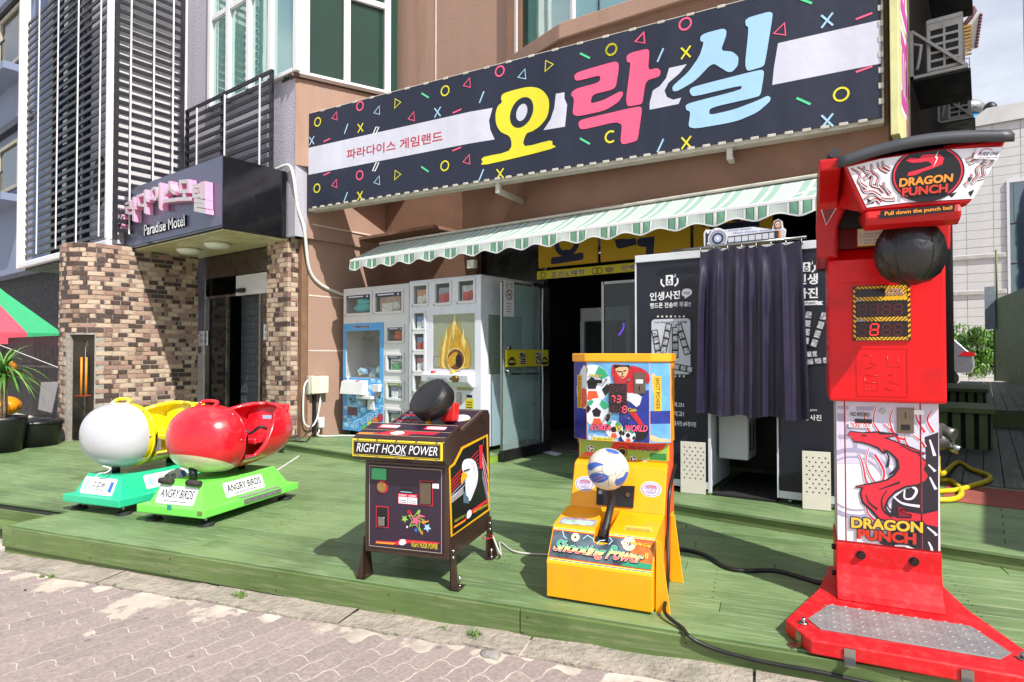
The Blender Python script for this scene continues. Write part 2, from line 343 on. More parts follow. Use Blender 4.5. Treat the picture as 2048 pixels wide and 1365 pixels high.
def paver_mat():
    m = bpy.data.materials.new('concrete paver'); m.use_nodes = True; n = m.node_tree; L = n.links.new; b = n.nodes['Principled BSDF']
    oi = n.nodes.new('ShaderNodeObjectInfo'); g = n.nodes.new('ShaderNodeNewGeometry')
    cr = n.nodes.new('ShaderNodeValToRGB'); cr.color_ramp.elements[0].color = (*lin('#8a7d79'), 1); cr.color_ramp.elements[1].color = (*lin('#93857f'), 1)
    e = cr.color_ramp.elements.new(.5); e.color = (*lin('#8e817c'), 1); L(oi.outputs['Random'], cr.inputs[0])
    sp = n.nodes.new('ShaderNodeTexNoise'); sp.inputs['Scale'].default_value = 55; sp.inputs['Detail'].default_value = 5; L(g.outputs['Position'], sp.inputs[0])
    mr = n.nodes.new('ShaderNodeMapRange'); mr.inputs[1].default_value = .3; mr.inputs[2].default_value = .7; mr.inputs[3].default_value = .8; mr.inputs[4].default_value = 1.2; L(sp.outputs[0], mr.inputs[0])
    sc_ = n.nodes.new('ShaderNodeVectorMath'); sc_.operation = 'SCALE'; L(cr.outputs[0], sc_.inputs[0]); L(mr.outputs[0], sc_.inputs['Scale'])
    # dried cement smears, spots with a shape of their own, and dark chewing-gum spots
    ns = n.nodes.new('ShaderNodeTexNoise'); ns.inputs['Scale'].default_value = 7; ns.inputs['Detail'].default_value = 9; ns.inputs['Roughness'].default_value = .62; L(g.outputs['Position'], ns.inputs[0])
    last = None
    for (x, y, r) in SMEARS:
        d = n.nodes.new('ShaderNodeVectorMath'); d.operation = 'DISTANCE'; d.inputs[1].default_value = (x, y, zst(x)); L(g.outputs['Position'], d.inputs[0])
        k = n.nodes.new('ShaderNodeMapRange'); k.inputs[1].default_value = r; k.inputs[2].default_value = 0; k.inputs[3].default_value = 0; k.inputs[4].default_value = 1; L(d.outputs['Value'], k.inputs[0])
        if last is None: last = k.outputs[0]
        else:
            q = n.nodes.new('ShaderNodeMath'); q.operation = 'MAXIMUM'; L(last, q.inputs[0]); L(k.outputs[0], q.inputs[1]); last = q.outputs[0]
    ad = n.nodes.new('ShaderNodeMath'); ad.operation = 'MULTIPLY_ADD'; ad.inputs[1].default_value = .42; L(last, ad.inputs[0]); L(ns.outputs[0], ad.inputs[2])
    th = n.nodes.new('ShaderNodeMapRange'); th.inputs[1].default_value = .7; th.inputs[2].default_value = .77; th.inputs[3].default_value = 0; th.inputs[4].default_value = .85; L(ad.outputs[0], th.inputs[0])
    mx = n.nodes.new('ShaderNodeMixRGB'); mx.inputs[2].default_value = (*lin('#b8ad9f'), 1); L(th.outputs[0], mx.inputs[0]); L(sc_.outputs[0], mx.inputs[1])
    vo = n.nodes.new('ShaderNodeTexVoronoi'); vo.inputs['Scale'].default_value = 3.1; L(g.outputs['Position'], vo.inputs[0])
    vk = n.nodes.new('ShaderNodeMapRange'); vk.inputs[1].default_value = .07; vk.inputs[2].default_value = .035; vk.inputs[3].default_value = 0; vk.inputs[4].default_value = .6; L(vo.outputs['Distance'], vk.inputs[0])
    m3 = n.nodes.new('ShaderNodeMixRGB'); m3.inputs[2].default_value = (*lin('#5f5656'), 1); L(vk.outputs[0], m3.inputs[0]); L(mx.outputs[0], m3.inputs[1])
    L(m3.outputs[0], b.inputs['Base Color']); b.inputs['Roughness'].default_value = .88
    bu = n.nodes.new('ShaderNodeBump'); bu.inputs['Strength'].default_value = .35; bu.inputs['Distance'].default_value = .004; L(sp.outputs[0], bu.inputs['Height']); L(bu.outputs[0], b.inputs['Normal'])
    return m
def _st(u, v):
    p = onz(u, v, -.16); return (p.x, p.y)
_q = zm(0, 1080, 4)
SMEARS = [(*_st(*_q(1150, 470)), .3), (*_st(*_q(1050, 560)), .16), (*_st(*_q(1720, 560)), .2), (*_st(*_q(520, 290)), .28), (*_st(860, 1255), .3), (*_st(940, 1262), .26), (*_st(1010, 1290), .28), (*_st(700, 1240), .3), (*_st(1150, 1310), .25), (*_st(180, 1260), .07), (*_st(800, 1232), .22)]
PAVER = paver_mat()
SAND = mat('joint sand', '#bbb1a4', .95, var=.35, vs=5, bump=.3, bs=150, dirt='#6b5f56', ds=3, da=.8)
CURB = mat('weathered concrete kerb', '#958c80', .92, var=.22, vs=14, bump=1.0, bs=35, dirt='#6f7460', ds=6, da=.6)
# the ground: one sheet to the horizon following the gentle slope of the street
mb = MB(); xs = [-600, -60, -30, -12, -9.94, -8, -5.7, -4, -2, 0, 2, 3.4, 12, 60, 600]; ys = [-600, -40, -6, 0, 2, 4, 12, 40, 200, 700]
vs = [(x, y, zst(x) - .0014) for y in ys for x in xs]; nx = len(xs)
mb.add(vs, [(j * nx + i, j * nx + i + 1, (j + 1) * nx + i + 1, (j + 1) * nx + i) for j in range(len(ys) - 1) for i in range(nx - 1)])
street = solo('street', None, None, mb, SAND, kind='structure')
# deck frame: A is the front left corner, e1 runs right along the front edge, e2 runs back
A = Vector((-5.665, 1.426, 0)); E1 = Vector((.9626, .2707, 0)); E2 = Vector((-.2707, .9626, 0))
def dk(s_, t_, z=0): return A + E1 * s_ + E2 * t_ + Vector((0, 0, z))
def dinv(p): d = Vector((p[0], p[1], 0)) - A; return d.dot(E1), d.dot(E2)
ANG = math.atan2(E1.y, E1.x)
deck = props(link(bpy.data.objects.new('deck', None)), kind='structure')
mb = MB(); base = [dk(-7, .36, -.03), dk(0.1, .36, -.03), dk(.02, .02, -.03), dk(8.5, .02, -.03), dk(8.5, 6.5, -.03), dk(-7, 6.5, -.03)]
mb.add(base, [list(range(6))]); child('deck_underlay', mb, DARKDECK, deck)
_plank = {}
def plank(parent, p, ang, length, width, thick, m, name='plank', key=None, rng=random):
    k = (round(length, 1), width, thick, m.name)
    if k not in _plank:
        b = MB().box((0, 0, -thick), (round(length, 1), width, 0)); _plank[k] = b.mesh(m, .0025)
    o = link(bpy.data.objects.new(name, _plank[k])); o.parent = parent; o.location = (p[0], p[1], p[2] + rng.uniform(-.0012, .0012))
    o.rotation_euler = (rng.uniform(-.002, .002), 0, ang); o.scale = (length / round(length, 1), 1, 1); return o
rr = random.Random(3); PW = .141
for i in range(34):
    t0 = i * PW; s0 = .04 if t0 < .33 else -6.4; s1 = 8.0
    if t0 > 2.6: s1 = 6.3
    if t0 > 3.7: s0, s1 = -4.8, 5
    x = s0
    cut = rr.uniform(1.2, 3.2)
    while x < s1 - .3:
        e = min(s1, x + cut); cut = rr.choice([2.4, 2.4, 3.0, 3.0, 3.6]) + (rr.random() < .12) * rr.uniform(-1, 0)
        plank(deck, dk(x, t0 + .002), ANG, e - x - .003, PW - .005, .022, DECK, rng=rr); x = e
scr_ = MB()
for i in range(3, 33):
    for k in range(-8, 14):
        for e in (.03, .11):
            q = dk(k * .6 + .05, i * PW + e, .0018)
            if q.y < 4.6 and -10 < q.x < 1.6: scr_.box(q - Vector((.0035, .0035, .0008)), q + Vector((.0035, .0035, .0004)))
child('plank_screws', scr_, mat('dull screw head', '#4a4c3c', .5, metal=.5), deck, kind='stuff')
# front edge: a nosing strip and fascia boards
for a, b, t, z0, z1, nm in [(0.0, 3.98, -.012, -.145, -.006, 'fascia_board'), (3.985, 9.0, -.012, -.15, -.006, 'fascia_board'), (.0, 5.2, .006, -.245, -.149, 'fascia_board'), (-6.4, .1, .345, -.16, -.024, 'fascia_board'), (-6.4, .1, .36, -.30, -.2, 'fascia_board')]:
    plank_m = MB().box((a, -.02, z0), (b, 0, z1)); o = child(nm, plank_m, FASC, deck, .003); o.location = dk(0, t); o.rotation_euler = (0, 0, ANG)
o = child('fascia_board', MB().box((-.018, .0, -.145), (.0, .35, -.006)), FASC, deck, .003); o.location = dk(0, 0); o.rotation_euler = (0, 0, ANG)
plank(deck, dk(-.7, .2, -.1), ANG, .66, .13, .03, FASC)
# nails in the fascia
NAIL = mat('rusty nail', '#6a5a3e', .6, metal=.5, var=.2)
mb = MB()
for k in range(11):
    for z in (-.035, -.115):
        p = dk(.12 + k * .78 + rr.uniform(-.05, .05), -.033, z); mb.box(p - Vector((.005, .002, .004)), p + Vector((.005, .002, .004)))
child('fascia_nails', mb, NAIL, deck, kind='stuff')
# kerb stones under the deck edge
kerb = props(link(bpy.data.objects.new('kerb', None)), kind='structure')
x = -.35
while x < 8.4:
    l = rr.choice([.98, 1.0, .62, .8, 1.02]); b = MB(); n = 7; jag = [rr.uniform(-.014, .014) for _ in range(n + 1)]; jz = [rr.uniform(-.007, .004) for _ in range(n + 1)]
    pts = [(x + l * k / n + (.006 if k == 0 else -.006 if k == n else 0), -.21 + jag[k]) for k in range(n + 1)]
    top = [dk(p[0], p[1], 0) for p in pts]; bk = [dk(p[0], -.0, 0) for p in pts]
    for lst, dz in ((top, 0), (bk, .012)):
        for q_, j in zip(lst, jz): q_.z = zst(q_.x) + .012 + dz + j
    fr = [q_ - Vector((0, 0, .06)) for q_ in top]; N = n + 1
    b.add(fr + top + bk, [(i, i + 1, N + i + 1, N + i) for i in range(n)] + [(N + i, N + i + 1, 2 * N + i + 1, 2 * N + i) for i in range(n)])
    child('kerb_stone', b, CURB, kerb); x += l
# interlocking pavers: long wavy edges along Y, running bond
PL_, PW_ = .232, .1135
pv = []
def wav(y): return .0065 * math.sin(2 * PI * y / (PL_ / 2))
for k in range(9): y = PL_ * k / 8; pv.append((wav(y) + .0030, y))
pv[0] = (pv[0][0], .0030); pv[-1] = (pv[-1][0], PL_ - .0030)
def shortw(x): return .0085 * math.sin(2 * PI * x / PW_)
out = [(PW_ * k / 5 , shortw(PW_ * k / 5) + .0030) for k in range(1, 5)]
poly = [(PW_ + wav(y) - .0030 * 1, min(max(y, .0030), PL_ - .0030)) for y in [PL_ * k / 8 for k in range(9)]]
poly += [(x, PL_ + shortw(x) - .0030) for x in [PW_ * k / 5 for k in (4, 3, 2, 1)]]
poly += [(wav(y) + .0030, min(max(y, .0030), PL_ - .0030)) for y in [PL_ * k / 8 for k in range(8, -1, -1)]]
poly += [(x, shortw(x) + .0030) for x in [PW_ * k / 5 for k in (1, 2, 3, 4)]]
cx_, cy_ = PW_ / 2, PL_ / 2; poly = [(p[0] - cx_, p[1] - cy_) for p in poly]
def paver_mesh(mb, M=Matrix()):
    n = len(poly); ins = [(p[0] * .972, p[1] * .985) for p in poly]
    vs = [M @ Vector((p[0], p[1], -.012)) for p in poly] + [M @ Vector((p[0], p[1], -.0016)) for p in poly] + [M @ Vector((p[0], p[1], 0)) for p in ins]
    fs = [list(range(2 * n, 3 * n))] + [(i, (i + 1) % n, n + (i + 1) % n, n + i) for i in range(n)] + [(n + i, n + (i + 1) % n, 2 * n + (i + 1) % n, 2 * n + i) for i in range(n)]
    return mb.add(vs, fs)
pme = paver_mesh(MB()).mesh(PAVER); pme.name = 'paver'
spots = []
for i in range(-80, 40):
    for j in range(-12, 20):
        x = i * PW_; y = j * PL_ + (PL_ / 2 if i % 2 else 0); z = zst(x)
        s_, t_ = dinv((x, y))
        if t_ > -.235: continue
        d = Vector((x, y, z)) - _C; dz = d.dot(_F)
        if dz < .6: continue
        u = CX + F_PX * d.dot(_R) / dz; v = CY - F_PX * d.dot(_U) / dz
        if -120 < u < 2170 and v < 1480: spots.append((dz - (5 if 0 < u < 2048 and v < 1375 else 0), x, y, z, rr.uniform(-.012, .012), rr.uniform(.0004, .0016), rr.uniform(-.006, .006), rr.uniform(-.006, .006)))
spots.sort()
pav = props(link(bpy.data.objects.new('pavement', None)), kind='structure')
rest = MB()
for k, (dz, x, y, z, a, h, tx, ty) in enumerate(spots):
    if k < 300:
        o = link(bpy.data.objects.new('paver', pme)); o.parent = pav; o.location = (x, y, z + h); o.rotation_euler = (tx * .5, -math.atan(.0185) + ty * .5, a)
    else: paver_mesh(rest, Matrix.Translation((x, y, z + h)) @ Matrix.Rotation(-.0185, 4, 'Y') @ Matrix.Rotation(a, 4, 'Z'))
if rest.v: child('pavers', rest, PAVER, pav, kind='stuff')
# raised platforms in front of the shop
plat = props(link(bpy.data.objects.new('raised_deck', None)), kind='structure')
mb = MB().box((-7.3, 4.7, -.01), (-4.47, 6.6, .066)).box((-2.6, 4.67, -.01), (1.75, 6.9, .066)); child('platform_frame', mb, DARKDECK, plat)
for x0, x1, y0, y1 in [(-7.45, -4.45, 4.64, 6.45), (-2.62, 1.75, 4.61, 6.75)]:
    y = y0; i = 0
    while y < y1:
        cuts = [x0, x1] if i == 0 else [x0, x0 + (x1 - x0) * (.35 if i % 2 else .62), x1]
        for a, b in zip(cuts, cuts[1:]): plank(plat, (a, y, .09), 0, b - a - .003, .118, .022, DECK, rng=rr)
        y += .1215; i += 1
    o = child('riser_board', MB().box((x0 + .004, y0 + .014, 0), (x1 - .004, y0 + .034, .067)), FASC, plat, .002)
child('riser_board', MB().box((-4.47, 4.7, 0), (-4.452, 6.4, .067)), mat('sunlit lime riser', '#7fa03a', .5), plat, .002)  # bright lime puts the sun on this end riser into its colour
# alley floor beyond the booth: lower boards, a red strip, then a step up
alley = props(link(bpy.data.objects.new('alley_deck', None)), kind='structure')
GREYDECK = wood('unpainted weathered boards', '#474c44', '#5b6058', '#7d8078', .6, (14, 1, 14))
RED = mat('worn red floor paint', '#8e4a41', .75, var=.2, vs=8, dirt='#5c4038', ds=12)
for k in range(16): child('plank', MB().box((-.62 + k * .15, 6.88, .068), (-.62 + k * .15 + .145, 12.3, .09)), GREYDECK, alley, .003)
child('red_strip', MB().box((-.28, 5.95, .091), (1.75, 6.72, .095)), RED, alley)
child('step_riser', MB().box((-.62, 12.3, .06), (1.9, 12.34, .34)), FASC, alley, .003)
for k in range(14): child('plank', MB().box((-.62 + k * .15, 12.3, .33), (-.62 + k * .15 + .145, 24.0, .352)), GREYDECK, alley, .003)
# ================================================================== motel: brick wall, louvred tower, canopy
MORTAR = mat('mortar', '#948e86', .95, var=.2, vs=20, bump=.4)
GREYW = mat('grey lavender render', '#a9a7b3', .8, var=.06, vs=3, bump=.5, bs=40, dirt='#86858e', ds=2, da=.35, streak=True)
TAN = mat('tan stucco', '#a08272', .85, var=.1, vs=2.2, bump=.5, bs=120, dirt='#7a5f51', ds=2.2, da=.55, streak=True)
TAND = mat('shaded tan stucco', '#80614f', .85, var=.12, vs=2.2, bump=.6, bs=90, dirt='#6b4d3c', ds=2, da=.5)  # same stucco, with the shade of recess and returns put into its colour
WHITE = mat('white painted metal', '#d9d9dc', .4, var=.04, dirt='#a8a49c', ds=6, da=.25)
CHAR = mat('charcoal painted steel', '#1f1f27', .42, var=.12)
BLACK = mat('matte black', '#0e0e10', .5, var=.1)
STEEL = mat('stainless steel', '#9a9a98', .25, metal=1, var=.1)
def reflglass(name, col, rough=.03, spec=1.0):
    return mat(name, col, rough, var=.05, vs=1.5, spec=spec, coat=.15)
TEAL = film('teal tinted window', '#5f8f88', .42); DKGREEN = reflglass('dark green tinted window', '#23382f'); BLUEGL = film('blue tinted window', '#14283f', .25)
DARKGL = reflglass('dark glass', '#101416')
motel = Thing('motel_building', 'brick and grey motel with louvred tower at the left end of the deck', 'building', (-9, 4.9, 0))
# --- brick side wall with rounded corner
BX, BY0, BY1, BRr = -10.0, 4.93, 3.68, .46
BC = Vector((BX - BRr, BY1, 0)); SL = BY0 - BY1; ARC = math.radians(165)
def bpath(s_):
    if s_ < SL: return Vector((BX, BY0 - s_, 0)), Vector((1, 0, 0))
    a = -(s_ - SL) / BRr; return BC + Vector((math.cos(a), math.sin(a), 0)) * BRr, Vector((math.cos(a), math.sin(a), 0))
TOT = SL + ARC * BRr
brickwall = motel.part('brick_wall', (lambda mb: mb)(MB()), MORTAR)
def core(z0, z1, s0, s1, n=40, off=.004):
    b = MB(); pts = [bpath(s0 + (s1 - s0) * k / n) for k in range(n + 1)]
    lo = [p - nn * off for p, nn in pts]; inn = [p - nn * .12 for p, nn in pts]
    for k in range(n):
        for P_, Q_ in ((lo, lo),): b.quad(P_[k] + Vector((0, 0, z0)), P_[k + 1] + Vector((0, 0, z0)), P_[k + 1] + Vector((0, 0, z1)), P_[k] + Vector((0, 0, z1)))
        b.quad(lo[k] + Vector((0, 0, z0)), inn[k] + Vector((0, 0, z0)), inn[k + 1] + Vector((0, 0, z0)), lo[k + 1] + Vector((0, 0, z0)))
    for k in (0, n): b.quad(lo[k] + Vector((0, 0, z0)), inn[k] + Vector((0, 0, z0)), inn[k] + Vector((0, 0, z1)), lo[k] + Vector((0, 0, z1)))
    return b
DS0, DS1, DZ = SL + BRr * math.radians(24), SL + BRr * math.radians(66), 1.5
for z0, z1, s0, s1 in [(DZ, 2.8, 0, TOT), (0, DZ, 0, DS0), (0, DZ, DS1, TOT)]: motel.part('mortar', core(z0, z1, s0, s1), MORTAR, brickwall, world=True)
CP, BL, BH = .0667, .205, .0575
BT_ = [mat('brick ' + c, c, .62, var=.2, vs=28, bump=.5, bs=90, dirt='#5a453c', ds=16, da=.5) for c in ('#bba48f', '#a88c79', '#99796c', '#7d6257')] + [mat('dark fired brick', '#47352f', .5, var=.25, vs=28, bump=.5, bs=90)]
BVAR = [(None, 0, 0), (None, 1, 1), (.35, 4, 0), (-.3, 0, 4), (None, 4, 4), (.1, 3, 1), (-.45, 4, 1), (.5, 0, 4), (None, 2, 2), (.2, 4, 2), (-.1, 1, 3), (.6, 2, 4), (None, 0, 0), (-.55, 3, 0)]
def brick_mb(w_, v, y0=-.052, y1=0.):
    cut, a, b_ = BVAR[v]; b = MB()
    if cut is None: b.box((-w_, y0, 0), (w_, y1, BH - .002), a)
    else: b.box((-w_, y0, 0), (cut * w_, y1, BH - .002), a); b.box((cut * w_, y0, 0), (w_, y1, BH - .002), b_)
    return b
BME = {(h, v): brick_mb(.045 if h else .0965, v).mesh(BT_) for h in (True, False) for v in range(len(BVAR))}
def lay(parent, thing, place, rows, limit=300):
    L_ = []
    for i in range(rows):
        for (P_, nn, half) in place(i): L_.append((P_, nn, half))
    L_.sort(key=lambda q: (q[0] - _C).length); extra = MB()
    for k, (P_, nn, half) in enumerate(L_):
        o = Matrix.Translation(P_ + nn * rr.uniform(-.004, .005)) @ Matrix.Rotation(math.atan2(nn.y, nn.x) + PI / 2, 4, 'Z') @ Matrix.Rotation(rr.uniform(-.012, .012), 4, 'Z')
        M = thing.I @ o @ Matrix.Translation((0, .0, 0)) @ Matrix.Scale(-1, 4, (0, 1, 0)) @ Matrix.Scale(-1, 4, (1, 0, 0))
        M = thing.I @ o
        if k < limit:
            ob = link(bpy.data.objects.new('brick', BME[(half, rr.randrange(len(BVAR)))])); ob.parent = parent; ob.matrix_local = M @ Matrix.Translation((0, .05, 0))
        else:
            q = brick_mb(.045 if half else .0965, rr.randrange(len(BVAR)), -.002, .05); o_ = len(extra.v); extra.v += [M @ p for p in q.v]; extra.f += [[i_ + o_ for i_ in f_] for f_ in q.f]; extra.m += q.m; extra.s += q.s
    if extra.v: child('bricks', extra, BT_, parent, kind='stuff')
def curved_rows(i):
    z = .004 + i * CP; out = []; s_ = (BL * .5 if i % 2 else 0) + .1 - (BL * .5 if i % 2 else 0) * 0
    s_ = .1 if i % 2 == 0 else .1 + BL / 2
    if i % 2: out.append((bpath(.05)[0] + Vector((0, 0, z)), bpath(.05)[1], True))
    while s_ < TOT - .1:
        inside = z < DZ - .02 and (DS0 - .09 < s_ < DS1 + .09)
        if not inside:
            p, nn = bpath(s_); out.append((p + Vector((0, 0, z)), nn, False))
        s_ += BL
    return out
lay(brickwall, motel, curved_rows, 42)
# soldier strip under the overhang of the rounded corner is left plain; service door set into the corner
SDOOR = mat('brushed bronze door steel', '#4b443e', .35, metal=.8, var=.15)
p0, n0 = bpath(DS0); p1, n1 = bpath(DS1); p0 = p0 - n0 * .06; p1 = p1 - n1 * .06
door = motel.part('service_door', MB().ext([(p0.x, p0.y), (p1.x, p1.y), (p1.x - .03, p1.y + .04), (p0.x - .04, p0.y + .01)], 'xy', 0.02, DZ), SDOOR, world=True)
dd = (p1 - p0); dn = Vector((-dd.y, dd.x, 0)).normalized() * -1
if dn.dot(n0) < 0: dn = -dn
ORNG = mat('orange plastic grip', '#d8861f', .45)
for k in (.3, .52): 
    c = p0 + dd * k + dn * .05; mb = MB().cyl(c + Vector((0, 0, .62)), c + Vector((0, 0, 1.18)), .014, 10)
    motel.part('door_handle', mb, ORNG, door, world=True)
motel.part('door_edge', MB().cyl(p0 + dd * .41 + dn * .012 + Vector((0, 0, .05)), p0 + dd * .41 + dn * .012 + Vector((0, 0, 1.42)), .01, 8), STEEL, door, world=True)
# --- tower behind the louvres
LX, LY, LZ, LT = -10.0, 3.63, 2.80, 8.3
tower = motel.part('tower_wall', MB().box((-10.5, 3.86, 2.86), (-10.28, 4.86, LT)), mat('pale render', '#c6c3c6', .8, var=.05, bump=.3), world=True); motel.part('tower_wall', MB().box((-11.7, 3.98, 2.86), (-10.502, 4.12, LT)), GREYW, world=True)
motel.part('tower_glazing', MB().box((-13.9, 4.0, 2.86), (-11.7, 4.1, LT)), BLUEGL, world=True)
for x in (-11.9, -12.6, -13.3): motel.part('glazing_post', MB().box((x - .03, 3.93, 2.9), (x + .03, 3.99, LT)), CHAR, world=True)
motel.part('porthole', MB().lathe([(.24, 0), (.24, .02), (.2, .02)], 28, 0, Matrix.Translation((-11.3, 3.98, 4.0)) @ Matrix.Rotation(PI / 2, 4, 'X') @ Matrix.Scale(1.7, 4, (0, 1, 0))), BLACK, world=True)
motel.part('tower_floor', MB().box((-13.95, 3.72, 2.74), (-10.06, 4.86, 2.79)), CHAR, world=True)
scr = motel.part('louvre_screen', MB().box((-13.98, LY - .02, 2.76), (-10.0, LY + .06, 2.87)).box((-10.085, LY - .02, 2.87), (-10.0, LY + .06, LT)).box((-14.06, LY - .02, 2.76), (-13.98, LY + .14, LT)), WHITE, world=True, bevel=.02, seg=2)
slm = MB().box((-13.97, -.012, -.027), (-10.09, .012, .027)).mesh(CHAR, .003)
z = 3.0
while z < 7.4:
    o = link(bpy.data.objects.new('slat', slm)); o.parent = scr; o.matrix_local = motel.I @ Matrix.Translation((0, LY + .1, z)); z += .134
for x in (-10.55, -11.45, -12.35, -13.3):
    motel.part('batten', MB().box((x - .009, LY + .066, 2.98), (x + .009, LY + .082, 7.6)), WHITE, scr, world=True)
for x in (-11.8, -12.9): motel.part('post', MB().box((x - .03, LY + .17, 2.9), (x + .03, LY + .23, LT)), CHAR, scr, world=True)
scr2 = motel.part('louvre_screen', MB().box((LX - .02, 4.62, 3.0), (LX + .02, 4.68, LT)).box((LX - .02, LY + .065, 2.88), (LX + .018, LY + .12, LT)), CHAR, world=True, bevel=.004)
slm2 = MB().box((-.012, LY + .12, -.028), (.012, 4.62, .028)).mesh(CHAR, .003)
z = 3.02
while z < 7.3:
    o = link(bpy.data.objects.new('slat', slm2)); o.parent = scr2; o.matrix_local = motel.I @ Matrix.Translation((LX, 0, z)); z += .134
for y in (3.9, 4.22, 4.5): motel.part('batten', MB().box((LX + .014, y - .01, 2.98), (LX + .026, y + .01, 7.6)), WHITE, scr2, world=True)
# --- grey wall above the canopy, corner windows
SILL = 4.97
motel.part('grey_wall', MB().box((-10.3, 4.87, 2.8), (-7.3, 5.05, SILL)).box((-10.3, 4.87, SILL), (-9.55, 5.05, LT)), GREYW, world=True)
wf = MB(); gp = MB()
wx = [ony(u, 100, 4.85).x for u in (424, 460, 501, 545, 596)]
for k, x in enumerate(wx): wf.box((x - .045, 4.80, SILL), (x + .045, 4.87, LT))
wf.box((-9.5, 4.80, SILL), (-7.3, 4.868, SILL + .06))
for k in range(4): wf.box((wx[k] + .045, 4.81, 6.35), (wx[k + 1] - .045, 4.866, 6.43))
win = motel.part('window', gp.box((-9.5, 4.85, SILL + .06), (-7.33, 4.87, LT)), TEAL, world=True)
motel.part('frame', wf, WHITE, win, world=True, bevel=.005)
# corner bay turning back beside the long sign
b0 = Vector((-7.3, 4.85, 0)); bd = Vector((.361, .9326, 0)); bn = Vector((.9326, -.361, 0))
def bayp(s_, o, z): q = b0 + bd * s_ + bn * o; return (q.x, q.y, z)
def baybox(mb, s0, s1, o0, o1, z0, z1, m=0):
    P_ = [bayp(s0, o0, z0), bayp(s1, o0, z0), bayp(s1, o1, z0), bayp(s0, o1, z0), bayp(s0, o0, z1), bayp(s1, o0, z1), bayp(s1, o1, z1), bayp(s0, o1, z1)]
    return mb.add(P_, [(0, 3, 2, 1), (4, 5, 6, 7), (0, 1, 5, 4), (1, 2, 6, 5), (2, 3, 7, 6), (3, 0, 4, 7)], m)
bs = [((hit(u, 120, b0, bn) - b0).dot(bd)) for u in (612, 694, 775, 797)]
bwin = motel.part('window', baybox(MB(), 0, bs[3], -.055, -.045, SILL, LT), glass('green tinted pane', '#6f9c88', 1.0, .12), world=True)
motel.part('room_back', baybox(MB(), -.1, bs[3] + .1, -.95, -.9, SILL - .3, LT), mat('dark green room', '#26362f', .8), world=True); motel.part('room_floor', baybox(MB(), -.1, bs[3], -.9, -.06, SILL - .04, SILL - .02), mat('dark green room'), world=True)
motel.part('reflection_band', baybox(MB(), -.1, bs[3] + .1, -.5, -.35, 6.0, 6.3), mat('olive reflection band', '#8d9a52', .7), world=True)  # olive bar added in place of a reflection in the bay glass
fr = MB()
for k, s_ in enumerate(bs[:3]): baybox(fr, s_ - (.09 if k == 0 else .045), s_ + .045, -.04, .02, SILL, LT)
baybox(fr, 0, bs[2], -.04, .015, SILL, SILL + .05); baybox(fr, bs[1], bs[2], -.04, .01, 6.2, 6.28)
motel.part('frame', fr, WHITE, bwin, world=True, bevel=.005)
motel.part('sill', baybox(MB(), -.05, bs[3], -.1, .05, SILL - .05, SILL - .003), mat('brown sill metal', '#5b463a', .5), bwin, world=True)
# low louvred rail above the canopy
rail = motel.part('louvre_rail', MB().box((-7.66, 4.70, 3.55), (-7.6, 4.74, 5.06)).box((-8.97, 4.72, 3.7), (-8.92, 4.76, 5.06)).box((-10.0, 4.70, 3.6), (-9.95, 4.74, 5.06)), CHAR, world=True, bevel=.003)
rsm = MB().box((-10.0, -.012, -.028), (-7.6, .012, .028)).mesh(CHAR, .003); z = 3.72
while z < 5.08:
    o = link(bpy.data.objects.new('slat', rsm)); o.parent = rail; o.matrix_local = motel.I @ Matrix.Translation((0, 4.705, z)); z += .131
for x in (-9.6, -8.78, -7.86): motel.part('batten', MB().box((x - .011, 4.676, 3.7), (x + .011, 4.69, 5.0)), WHITE, rail, world=True)
# --- brick pillar and entrance doors
pillar = motel.part('brick_pillar', MB().box((-7.95, 4.8795, 0), (-7.4695, 5.1, 2.8)), MORTAR, world=True)
def pill_rows(i):
    z = .004 + i * CP; out = []; o = 0 if i % 2 else .1
    zz = Vector((0, 0, z))
    if i % 2 == 0: out += [(Vector((-7.92, 4.875, 0)) + zz, Vector((0, -1, 0)), True), (Vector((-7.76, 4.875, 0)) + zz, Vector((0, -1, 0)), False), (Vector((-7.562, 4.875, 0)) + zz, Vector((0, -1, 0)), False), (Vector((-7.465, 4.975, 0)) + zz, Vector((1, 0, 0)), True)]
    else: out += [(Vector((-7.86, 4.875, 0)) + zz, Vector((0, -1, 0)), False), (Vector((-7.66, 4.875, 0)) + zz, Vector((0, -1, 0)), False), (Vector((-7.51, 4.875, 0)) + zz, Vector((0, -1, 0)), True), (Vector((-7.465, 5.02, 0)) + zz, Vector((1, 0, 0)), False)]
    return out
lay(pillar, motel, pill_rows, 42)
motel.part('corner_trim', MB().box((-7.452, 5.03, .0), (-7.37, 5.12, 2.8)), mat('brown trim', '#7a5b45', .6), world=True, bevel=.004)
ent = motel.part('entrance_wall', MB().box((-10.0, 5.02, 2.42), (-7.95, 5.1, 2.8)).box((-10.0, 5.05, 0), (-9.93, 5.12, 2.42)), mat('dark bronze cladding', '#3a2e28', .3, var=.1, coat=.3), world=True)
motel.part('transom_panel', MB().box((-9.0, 5.0, 2.1), (-7.96, 5.018, 2.4)), mat('glossy white panel', '#c9c7cc', .08, var=.05, coat=.8), world=True)
motel.part('door_sensor', MB().box((-8.9, 4.94, 2.14), (-8.72, 4.998, 2.2)), BLACK, world=True, bevel=.01)
dl = motel.part('glass_door', MB().box((-9.92, 5.04, .05), (-9.3, 5.05, 2.1)), DARKGL, world=True)
motel.part('frame', MB().box((-9.96, 5.01, 0), (-9.92, 5.06, 2.42)).box((-9.32, 5.02, 0), (-9.27, 5.06, 2.1)).box((-9.95, 5.02, 2.1), (-7.96, 5.05, 2.14)), STEEL, dl, world=True)
dr = motel.part('glass_door', MB().box((-8.33, 5.02, .05), (-7.97, 5.03, 2.1)), DARKGL, world=True)
